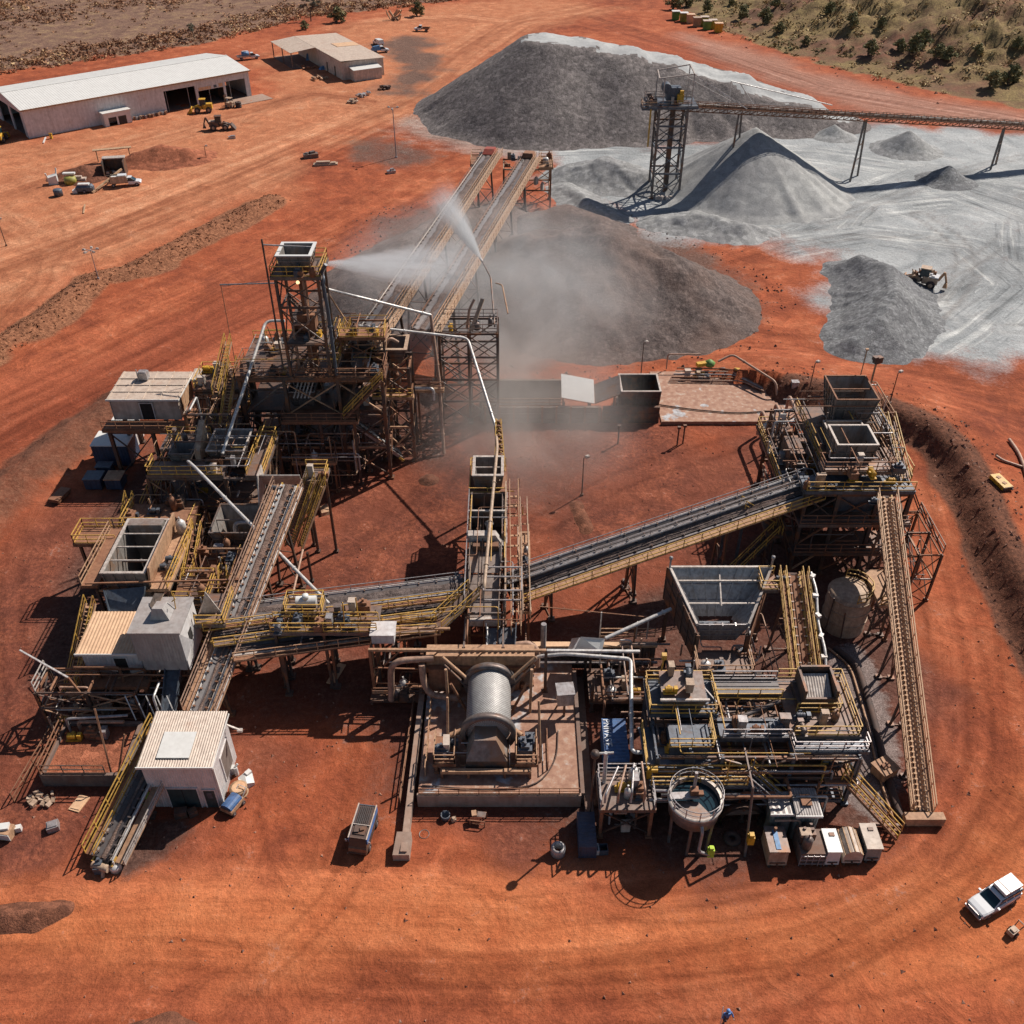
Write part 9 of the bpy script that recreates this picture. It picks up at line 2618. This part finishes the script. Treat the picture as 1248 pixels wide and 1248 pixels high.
# person
def person():
 px, py = 883, 1247
 p = GP(px, py)
 T = thing("person", "person in blue jacket and cap walking with a long pale pole, at the bottom edge", "person", p)
 V = [((0, 0, .95), .15), ((0, .01, 1.15), .14), ((0, .02, 1.38), .155), ((0, .02, 1.5), .07), ((0, .0, 1.58), .06),
   ((.1, 0, .9), .1), ((.11, .08, .5), .07), ((.11, -.02, .1), .05), ((.12, .14, .05), .045),
   ((-.1, 0, .9), .1), ((-.12, -.02, .5), .07), ((-.13, -.2, .12), .05), ((-.13, -.04, .05), .045),
   ((.21, .02, 1.42), .065), ((.29, .04, 1.15), .05), ((.28, .2, .95), .04),
   ((-.21, .02, 1.42), .065), ((-.32, .06, 1.18), .05), ((-.34, .26, 1.1), .04)]
 E = [(0, 1), (1, 2), (2, 3), (3, 4), (0, 5), (5, 6), (6, 7), (7, 8), (0, 9), (9, 10), (10, 11), (11, 12), (2, 13), (13, 14), (14, 15), (2, 16), (16, 17), (17, 18)]
 def skin(verts, edges, name, mat):
  me = bpy.data.meshes.new(name)
  me.from_pydata([v[0] for v in verts], edges, [])
  o = bpy.data.objects.new(name, me)
  C.objects.link(o)
  md = o.modifiers.new("s", 'SKIN')
  for k, v in enumerate(verts):
   me.skin_vertices[0].data[k].radius = (v[1], v[1])
  me.skin_vertices[0].data[0].use_root = True
  o.modifiers.new("u", 'SUBSURF').levels = 2
  dg = bpy.context.evaluated_depsgraph_get()
  m2 = bpy.data.meshes.new_from_object(o.evaluated_get(dg))
  bpy.data.objects.remove(o)
  m2.materials.clear(); m2.materials.append(MATS[mat])
  o = bpy.data.objects.new(name, m2)
  C.objects.link(o)
  o.parent = T
  return o
 b = skin(V, E, "body", "cloth_dark")
 J = [((0, 0, .92), .165), ((0, .01, 1.15), .16), ((0, .02, 1.4), .175), ((.22, .02, 1.42), .085), ((.295, .04, 1.15), .066), ((.285, .16, 1.0), .055), ((-.22, .02, 1.42), .085), ((-.325, .06, 1.18), .066), ((-.34, .2, 1.12), .055)]
 skin(J, [(0, 1), (1, 2), (2, 3), (3, 4), (4, 5), (2, 6), (6, 7), (7, 8)], "jacket", "cloth_blue")
 m = MB().lathe([(0, -.13), (.06, -.12), (.085, -.04), (.095, .03), (.085, .1), (.04, .14), (0, .15)], (0, .02, 1.68), 16)
 m.cbox((0, .115, 1.66), (.03, .04, .05)).cbox((.1, .02, 1.67), (.02, .04, .06)).cbox((-.1, .02, 1.67), (.02, .04, .06))
 m.build("head", "skin", None).parent = T
 MB().lathe([(.13, 0), (.145, .0), (.125, .06), (.1, .13), (.05, .17), (0, .18)], (0, .02, 1.71), 18).build("cap", "helmet_blue", None).parent = T
 MB().cbox((0, .15, 1.715), (.16, .12, .02)).build("cap_peak", "helmet_blue", None).parent = T
 m = MB()
 for q, (x, y, z) in ((1, (.28, .22, .93)), (-1, (-.34, .28, 1.09))):
  m.cbox((x, y + .03, z - .02), (.05, .09, .08))
  for f in range(4):
   m.tube((x - .02 + .013 * f, y + .07, z - .03), (x - .02 + .013 * f, y + .1, z - .075 + .006 * f), .009, 5)
  m.tube((x - q * .03, y + .02, z), (x - q * .045, y + .07, z - .02), .01, 5)
 m.build("hand", "skin", None).parent = T
 T.rotation_euler[2] = R(-170)
 T.scale = (1.08, 1.08, 1.08)
 T.location = p
 q = Vector((p.x - .42, p.y - .3, p.z))
 m = MB().tube(q + Vector((-.25, -.9, .05)), q + Vector((.1, .5, 2.0)), .03, 8)
 solo(m, "long_pole", "pipe_pale", "long pale pole held by the person in blue", "pole")
 return T
person()
def leaf_mat(name, stops):
 m, t, b = nt(name)
 a = t.nodes.new("ShaderNodeAttribute")
 a.attribute_name = "tone"
 t.links.new(ramp(t, a.outputs["Fac"], stops).outputs[0], b.inputs["Base Color"])
 b.inputs["Roughness"].default_value = 0.85
 b.inputs["Specular IOR Level"].default_value = 0.2
 MATS[name] = m
leaf_mat("scrub_leaf", [(0.0, (0.07, 0.08, 0.03)), (0.25, (0.15, 0.14, 0.055)), (0.5, (0.30, 0.22, 0.095)), (0.75, (0.38, 0.25, 0.13)), (1.0, (0.45, 0.34, 0.17))])
leaf_mat("rust_scrub", [(0.0, (0.15, 0.072, 0.042)), (0.4, (0.30, 0.145, 0.08)), (0.7, (0.42, 0.23, 0.125)), (1.0, (0.52, 0.36, 0.19))])
leaf_mat("bank_straw", [(0.0, (0.13, 0.055, 0.03)), (0.5, (0.27, 0.115, 0.06)), (1.0, (0.42, 0.21, 0.11))])
leaf_mat("tree_leaf", [(0.0, (0.12, 0.12, 0.055)), (0.5, (0.22, 0.205, 0.10)), (1.0, (0.34, 0.29, 0.15))])
leaf_mat("dry_leaf", [(0.0, (0.12, 0.13, 0.10)), (0.5, (0.20, 0.19, 0.14)), (1.0, (0.28, 0.25, 0.18))])
weathered("bark", (0.14, 0.10, 0.075), (0.1, 0.07, 0.05), .3, 0, .9)
def leaf_cloud(name, centres, radii, tones, nper, size, mat, seed=0, flat=0.75):
 rg = np.random.default_rng(seed)
 n = len(centres)
 cen = np.repeat(np.asarray(centres, float), nper, 0)
 rad = np.repeat(np.asarray(radii, float), nper)
 tone = np.repeat(np.asarray(tones, float), nper)
 N = n * nper
 d = rg.normal(size=(N, 3)); d /= np.linalg.norm(d, axis=1)[:, None]
 rr = rg.random(N) ** 0.6
 d[:, 2] = np.abs(d[:, 2]) * flat
 p = cen + d * (rad * rr)[:, None]
 a = rg.normal(size=(N, 3)); a[:, 2] *= 0.5; a /= np.linalg.norm(a, axis=1)[:, None]
 b = np.cross(a, rg.normal(size=(N, 3))); b /= np.linalg.norm(b, axis=1)[:, None]
 s = (size * (0.5 + rg.random(N)))[:, None] * rad[:, None] ** 0.5
 v = np.stack([p - a * s, p + b * s * 0.6, p + a * s, p - b * s * 0.6], 1).reshape(-1, 3)
 me = bpy.data.meshes.new(name)
 me.vertices.add(4 * N)
 me.vertices.foreach_set("co", v.astype(np.float32).ravel())
 me.loops.add(4 * N)
 me.loops.foreach_set("vertex_index", np.arange(4 * N, dtype=np.int32))
 me.polygons.add(N)
 me.polygons.foreach_set("loop_start", (np.arange(N) * 4).astype(np.int32))
 me.polygons.foreach_set("loop_total", np.full(N, 4, np.int32))
 me.update()
 at_ = me.attributes.new("tone", 'FLOAT', 'POINT')
 tt = np.clip(tone + rg.normal(size=N) * 0.14, 0, 1)
 at_.data.foreach_set("value", np.repeat(tt, 4).astype(np.float32))
 me.materials.append(MATS[mat])
 return me
def scatter(n, fn, seed, x0, x1, y0, y1):
 rg = np.random.default_rng(seed)
 x = rg.uniform(x0, x1, n); y = rg.uniform(y0, y1, n)
 k = rg.random(n) < fn(x, y)
 x, y = x[k], y[k]
 return x, y, height(x, y), rg
def hill_right(x, y):
 d, s, _ = line_dist(x, y, HILL_R)
 return np.where((s < 0) & (d > 1.5), np.clip(0.35 + 1.6 * fbm(x * .03, y * .03, 3, 77) + .5 * fbm(x * .15, y * .15, 2, 5), 0, 1), 0)
x, y, z, rg = scatter(46000, hill_right, 1, 20, 400, 180, 560)
t_ = np.clip(0.64 + 1.1 * fbm(x * .035, y * .035, 3, 91) + rg.normal(size=len(x)) * .16, 0, 1)
r_ = 0.6 + rg.random(len(x)) ** 3 * 1.9
o = bpy.data.objects.new("scrub", leaf_cloud("scrub", np.stack([x, y, z - .1], 1), r_, t_, 22, .27, "scrub_leaf", 3))
C.objects.link(o); tag(o, "dry olive and tan scrub covering the hill at the top right", "scrub", kind="stuff")
def belt_left(x, y):
 d, s, _ = line_dist(x, y, HILL_L)
 b = np.where(s < 0, 1 - sstep(9, 22, d), 0) * (0.95 + 1.2 * fbm(x * .06, y * .06, 3, 31))
 f = np.where(s < 0, sstep(50, 62, d + 40 * fbm(x * .02, y * .02, 2, 8)), 0) * np.clip(.25 + 1.4 * fbm(x * .03, y * .03, 3, 32), 0, 1)
 return np.clip(b + f + np.where(s < 0, 0.05, 0), 0, 1)
x, y, z, rg = scatter(52000, belt_left, 2, -330, 60, 230, 560)
t_ = np.clip(0.45 + .9 * fbm(x * .05, y * .05, 3, 55) + rg.normal(size=len(x)) * .16, 0, 1)
r_ = 0.6 + rg.random(len(x)) ** 2 * 1.7
o = bpy.data.objects.new("scrub", leaf_cloud("scrub", np.stack([x, y, z - .1], 1), r_, t_, 22, .27, "rust_scrub", 4))
C.objects.link(o); tag(o, "rust brown dry scrub in a belt behind the workshop at the top left", "scrub", kind="stuff")
def bank_grass(x, y):
 d, s, _ = line_dist(x, y, BERM_L)
 return (1 - sstep(1.0, 4.4, d)) * .8
x, y, z, rg = scatter(50000, bank_grass, 5, -170, -30, 70, 220)
t_ = np.clip(0.55 + .9 * fbm(x * .2, y * .2, 3, 56) + rg.normal(size=len(x)) * .15, 0, 1)
o = bpy.data.objects.new("dry_grass", leaf_cloud("dry_grass", np.stack([x, y, z - .05], 1), +.16 + .22 * rg.random(len(x)), t_, 8, .24, "bank_straw", 6, .9))
C.objects.link(o); tag(o, "dry brown grass tufts on the earth banks at the left", "dry grass", kind="stuff")
# trees and large bushes, each its own
def tree_proto(label, kind, seed):
 T = thing("bush_tree", label, "tree")
 rg = random.Random(seed)
 m = MB()
 cl = []
 if kind == "dense":
  for k in range(4):
   a = rg.uniform(0, 6.28)
   q = Vector((math.cos(a) * rg.uniform(.3, 1.2), math.sin(a) * rg.uniform(.3, 1.2), rg.uniform(2.4, 4.0)))
   m.tube((0, 0, -.4), q * .5 + Vector((0, 0, .2)), .22, 7, .14).tube(q * .5 + Vector((0, 0, .2)), q, .14, 6, .05)
  for k in range(17):
   a, rr = rg.uniform(0, 6.28), rg.uniform(0, 2.1)
   cl.append(((math.cos(a) * rr, math.sin(a) * rr, rg.uniform(.6, 4.2) * (1 - rr / 5)), rg.uniform(.8, 1.5)))
  crown = leaf_cloud("crown", [c[0] for c in cl], [c[1] for c in cl], [rg.uniform(.2, .8) for _ in cl], 85, .27, "tree_leaf", seed, 1.0)
 else:
  m.tube((0, 0, -.4), (.15, .1, 2.6), .2, 7, .14)
  for k in range(6):
   a = rg.uniform(0, 6.28)
   q = Vector((math.cos(a) * rg.uniform(1, 2.2), math.sin(a) * rg.uniform(1, 2.2), rg.uniform(4.0, 6.6)))
   m.tube((.15, .1, 2.5), Vector((.15, .1, 2.5)).lerp(q, .6) + Vector((0, 0, .3)), .1, 6, .06).tube(Vector((.15, .1, 2.5)).lerp(q, .6) + Vector((0, 0, .3)), q, .06, 5, .03)
   for j in range(3):
    cl.append((tuple(q + Vector((rg.uniform(-.8, .8), rg.uniform(-.8, .8), rg.uniform(-.6, .5)))), rg.uniform(.5, .95)))
  crown = leaf_cloud("crown", [c[0] for c in cl], [c[1] for c in cl], [rg.uniform(.2, .8) for _ in cl], 90, .22, "dry_leaf", seed, 1.0)
 m.build("trunk", "bark", T)
 o = bpy.data.objects.new("crown", crown)
 C.objects.link(o); o.parent = T
 return T
TREES = [("dense", 820, 12, 1.5, "dark bush tree behind the green end of the bin row"), ("dense", 836, 8, 1.3, "dark bush tree second from the bin row's left end"), ("dense", 862, 14, 1.2, "bush tree in the dark clump above the yellow bins"),
 ("dense", 905, 22, 1.3, "round bush tree right of the yellow bins on the hill foot"), ("dense", 930, 28, 1.5, "tall dark bush casting a long shadow on the hill foot"), ("dense", 945, 10, 1.4, "bush tree high on the hill's left shoulder"),
 ("dense", 948, 40, 1.0, "small bush tree low on the hill left of the bare patch"), ("dense", 1012, 18, 1.2, "bush tree upper middle of the hill"), ("dense", 1036, 32, 1.3, "bush tree beside the white spot on the hill"),
 ("dense", 1058, 66, 1.3, "low bush tree at the left of the big clump"), ("dense", 1075, 34, 1.0, "small bush tree above the big clump"), ("dense", 1094, 62, 1.1, "bush tree in the left half of the big clump"),
 ("dense", 1116, 66, 1.7, "largest dark bush tree of the big clump on the hill"), ("dense", 1126, 58, 1.5, "dark bush tree at the top of the big clump"), ("dense", 1140, 72, 1.3, "bush tree at the right of the big clump"),
 ("dense", 1156, 74, 1.2, "bush tree just outside the big clump's right side"), ("dense", 1206, 106, 1.3, "dark bush tree left in the pair at the right edge"), ("dense", 1228, 104, 1.7, "big bush tree at the right edge of the hill"),
 ("dense", 1190, 66, .9, "small bush tree in the tan grass on the right of the hill"), ("dense", 980, 56, .9, "small bush tree at the hill foot above the conveyor"), ("dense", 1240, 60, 1.0, "bush tree up the slope at the right edge"),
 ("dense", 890, 6, 1.1, "bush tree near the top edge right of the bins"),
 ("sparse", 379, 26, 1.5, "sparse grey green tree behind the parts shed"), ("dense", 410, 28, 1.6, "dark leaning bush tree right of the sparse tree"), ("dense", 508, 20, 1.5, "round dark bush tree near the stump pile at the top"),
 ("sparse", 237, 48, 1.0, "small sparse tree behind the workshop roof"), ("dense", 372, 36, .9, "low bush at the foot of the sparse tree")]
protos = {}
for kind, px, py, s, lab in TREES:
 p = GP(px, py)
 if kind not in protos:
  T = protos[kind] = tree_proto(lab, kind, 11 if kind == "dense" else 12)
  T.location = p
 else:
  T = place_copy(protos[kind], p, random.uniform(0, 6.28), lab)
 T["group"] = "trees and large bushes round the site"
 s *= .7
 T.scale = (s * random.uniform(.85, 1.15), s * random.uniform(.85, 1.15), s)
m = MB()
rg = random.Random(5)
for k in range(9):
 a = rg.uniform(0, 6.28)
 m.tube((rg.uniform(-2, 2), rg.uniform(-1, 1), .2), (rg.uniform(-3, 3), rg.uniform(-1.5, 1.5), rg.uniform(.6, 3.2)), rg.uniform(.2, .45), 7)
solo(at(m, 481, 24), "stump_pile", "timber", "pile of pale dead stumps on the track edge at the top", "stumps")
# loose stones
def stones(name, label, n, fn, box_, smin, smax, mat, seed):
 x, y, z, rg = scatter(n, fn, seed, *box_)
 N = len(x)
 s = smin + (smax - smin) * rg.random(N) ** 3
 base = np.array([(1, 0, 0), (-.5, .8, 0), (-.5, -.8, 0), (.1, .1, .8), (-.1, 0, -.6)])
 fcs = np.array([(0, 1, 3), (1, 2, 3), (2, 0, 3), (1, 0, 4), (2, 1, 4), (0, 2, 4)])
 an = rg.random(N) * 6.28
 jit = 1 + .35 * rg.normal(size=(N, 5, 3))
 v = base[None] * jit * s[:, None, None]
 ca, sa = np.cos(an)[:, None], np.sin(an)[:, None]
 vx = v[..., 0] * ca - v[..., 1] * sa
 vy = v[..., 0] * sa + v[..., 1] * ca
 v = np.stack([vx + x[:, None], vy + y[:, None], v[..., 2] + z[:, None] + .02], -1).reshape(-1, 3)
 f = (fcs[None] + (np.arange(N) * 5)[:, None, None]).reshape(-1, 3)
 me = bpy.data.meshes.new(name)
 me.from_pydata(v.tolist(), [], f.tolist())
 me.materials.append(MATS[mat])
 o = bpy.data.objects.new(name, me)
 C.objects.link(o)
 return tag(o, label, "stones", kind="stuff")
stones("gravel", "loose stones scattered over the red pad and road edges", 9000, lambda x, y: np.clip(.25 + 1.6 * fbm(x * .08, y * .08, 3, 66), 0, 1), (-60, 62, 26, 112), .04, .17, "rock", 8)
stones("gravel", "dark stones strewn below the right hand bank", 9000, lambda x, y: (1 - sstep(1.5, 5.5, line_dist(x, y, BERM_R)[0])) * .9, (20, 75, 40, 125), .06, .3, "rock", 9)
def around_piles(x, y):
 d = poly_sd(x, y, Z_ORE)
 return (1 - sstep(.5, 6, np.abs(d + 2))) * .7
stones("gravel", "dark lumps of ore spilt round the ore mounds", 7000, around_piles, (-50, 70, 110, 190), .08, .32, "ore_dark", 10)
def near_hill(x, y):
 d, s, _ = line_dist(x, y, HILL_R)
 return np.where(s > 0, (1 - sstep(2, 16, d)), 0) * .25
stones("gravel", "boulders and spoil lining the track under the hill", 3000, near_hill, (30, 220, 190, 420), .15, .7, "rock", 12)
# water sprays and mist
def spray_mat(name, Lz, R1, dens, seed, r0=0.12, col=(0.93, 0.95, 0.98)):
 m = bpy.data.materials.new(name)
 m.use_nodes = True
 t = m.node_tree
 t.nodes.remove(t.nodes["Principled BSDF"])
 v = t.nodes.new("ShaderNodeVolumePrincipled")
 v.inputs["Color"].default_value = (*col, 1)
 v.inputs["Anisotropy"].default_value = 0.35
 tc = t.nodes.new("ShaderNodeTexCoord")
 s = t.nodes.new("ShaderNodeSeparateXYZ")
 t.links.new(tc.outputs["Object"], s.inputs[0])
 u = mth(t, 'DIVIDE', s.outputs[2], Lz, clamp=True)
 rad = mth(t, 'SQRT', mth(t, 'ADD', mth(t, 'MULTIPLY', s.outputs[0], s.outputs[0]), mth(t, 'MULTIPLY', s.outputs[1], s.outputs[1])))
 rr = mth(t, 'DIVIDE', rad, mth(t, 'ADD', mth(t, 'MULTIPLY', u, R1), r0))
 core = mth(t, 'SUBTRACT', 1.0, mth(t, 'POWER', mth(t, 'MINIMUM', rr, 1.0), 1.5), clamp=True)
 fall = mth(t, 'POWER', mth(t, 'SUBTRACT', 1.0, u, clamp=True), 1.1)
 near = mth(t, 'DIVIDE', 1.0, mth(t, 'ADD', mth(t, 'MULTIPLY', u, 5.0), 0.22))
 mp = t.nodes.new("ShaderNodeMapping")
 mp.inputs["Scale"].default_value = (2.2, 2.2, 0.28)
 mp.inputs["Location"].default_value = (seed, seed, seed)
 t.links.new(tc.outputs["Object"], mp.inputs[0])
 n = noise_node(t, 0.8, 5, 0.7, mp.outputs[0]).outputs[0]
 nz = ramp(t, n, [(0.36, (0.08,) * 3), (0.66, (1.6,) * 3)]).outputs[0]
 d = mth(t, 'MULTIPLY', mth(t, 'MULTIPLY', core, fall), mth(t, 'MULTIPLY', near, nz))
 t.links.new(mth(t, 'MULTIPLY', d, dens), v.inputs["Density"])
 t.links.new(v.outputs[0], t.nodes["Material Output"].inputs["Volume"])
 MATS[name] = m
 return m
def spray(label, a, b, R1, dens, seed):
 a, b = Vector(a), Vector(b)
 Lz = (b - a).length
 m = MB().lathe([(0.0, 0), (0.12, 0.0), (R1 + .12, Lz), (0.0, Lz)], (0, 0, 0), 28)
 nm = "spray_%d" % seed
 o = bpy.data.objects.new("water_spray", m.mesh("water_spray", spray_mat(nm, Lz, R1, dens, seed)))
 o.location = a
 o.rotation_euler = (b - a).to_track_quat('Z', 'Y').to_euler()
 C.objects.link(o)
 return tag(o, label, "water spray", kind="stuff")
def mist_mat(name, dens, seed, col):
 m = bpy.data.materials.new(name)
 m.use_nodes = True
 t = m.node_tree
 t.nodes.remove(t.nodes["Principled BSDF"])
 v = t.nodes.new("ShaderNodeVolumePrincipled")
 v.inputs["Color"].default_value = (*col, 1)
 v.inputs["Anisotropy"].default_value = 0.3
 tc = t.nodes.new("ShaderNodeTexCoord")
 ln = t.nodes.new("ShaderNodeVectorMath")
 ln.operation = 'LENGTH'
 t.links.new(tc.outputs["Object"], ln.inputs[0])
 edge = mth(t, 'SUBTRACT', 1.0, ln.outputs["Value"], clamp=True)
 edge = mth(t, 'POWER', edge, 1.3)
 geo = t.nodes.new("ShaderNodeNewGeometry")
 n = noise_node(t, 0.11, 4, 0.6, geo.outputs["Position"])
 n.inputs["Distortion"].default_value = 0.8
 nz = ramp(t, n.outputs[0], [(0.36, (0.05,) * 3), (0.62, (1.0,) * 3)]).outputs[0]
 t.links.new(mth(t, 'MULTIPLY', mth(t, 'MULTIPLY', edge, nz), dens), v.inputs["Density"])
 t.links.new(v.outputs[0], t.nodes["Material Output"].inputs["Volume"])
 MATS[name] = m
 return m
def mist(name, label, c, radii, dens, seed, col=(0.92, 0.92, 0.93)):
 pr = [(math.sin(math.pi * k / 12), -math.cos(math.pi * k / 12)) for k in range(13)]
 m = MB().lathe(pr, (0, 0, 0), 24)
 o = bpy.data.objects.new(name, m.mesh(name, mist_mat("mist_%d" % seed, dens, seed, col)))
 o.location = c
 o.scale = radii
 C.objects.link(o)
 return tag(o, label, "mist", kind="stuff")
S1, S2 = P(393, 321, 25.6), P(588, 319, 15.0)
spray("fan of water spray shooting right from the top of the tall tower", S1, P(590, 330, 13.0), 5.6, 2.4, 1)
spray("jet of water spray shooting up and left across the twin conveyors", S2, P(532, 228, 22.0), 2.9, 9.0, 2)
T = thing("spray_nozzle", "upright water nozzle on a thin pipe by the second long conveyor", "nozzle", (-4, 110, 0))
pipe(T, [P(603, 398, 13.1), P(598, 338, 15.0), P(588, 319, 15.0)], .11, "steel_grey", .5, "riser", flanges=False)
MB().tube(P(588, 319, 15.0), P(585, 314, 15.3), .16, 8).build("nozzle", "galvanised", T)
T = thing("spray_nozzle", "water nozzle on a short bent pipe at the top deck of the tall tower", "nozzle", S1)
pipe(T, [(-19.9, 92.6, 23.5), (-19.6, 92.6, 25.6), S1 - Vector((.4, 0, 0))], .12, "steel_blue", .5, "riser", flanges=False)
MB().tube(S1 - Vector((.5, 0, 0)), S1 + Vector((.1, 0, -.02)), .17, 8).build("nozzle", "galvanised", T)
pipe_thing("thin curved tan hose hooked over the wide trestle tower", [P(604, 345, 13.4), P(612, 347, 13.4), P(619, 382, 12.0)], .1, "steel_tan", .8)
mist("mist", "pale drifting mist where the two sprays meet over the long conveyors", P(600, 335, 9) + Vector((0, 0, 0)), (27, 26, 10.5), 0.12, 3)
mist("dust", "brownish dust hanging over the bays and the tail of the feeder line", P(640, 490, 4.0), (17, 26, 8.5), 0.14, 4, (0.88, 0.83, 0.79))
mist("dust", "thin dust drifting off the wide ore mound", P(690, 380, 6.0), (17, 20, 8), 0.065, 5, (0.90, 0.87, 0.86))
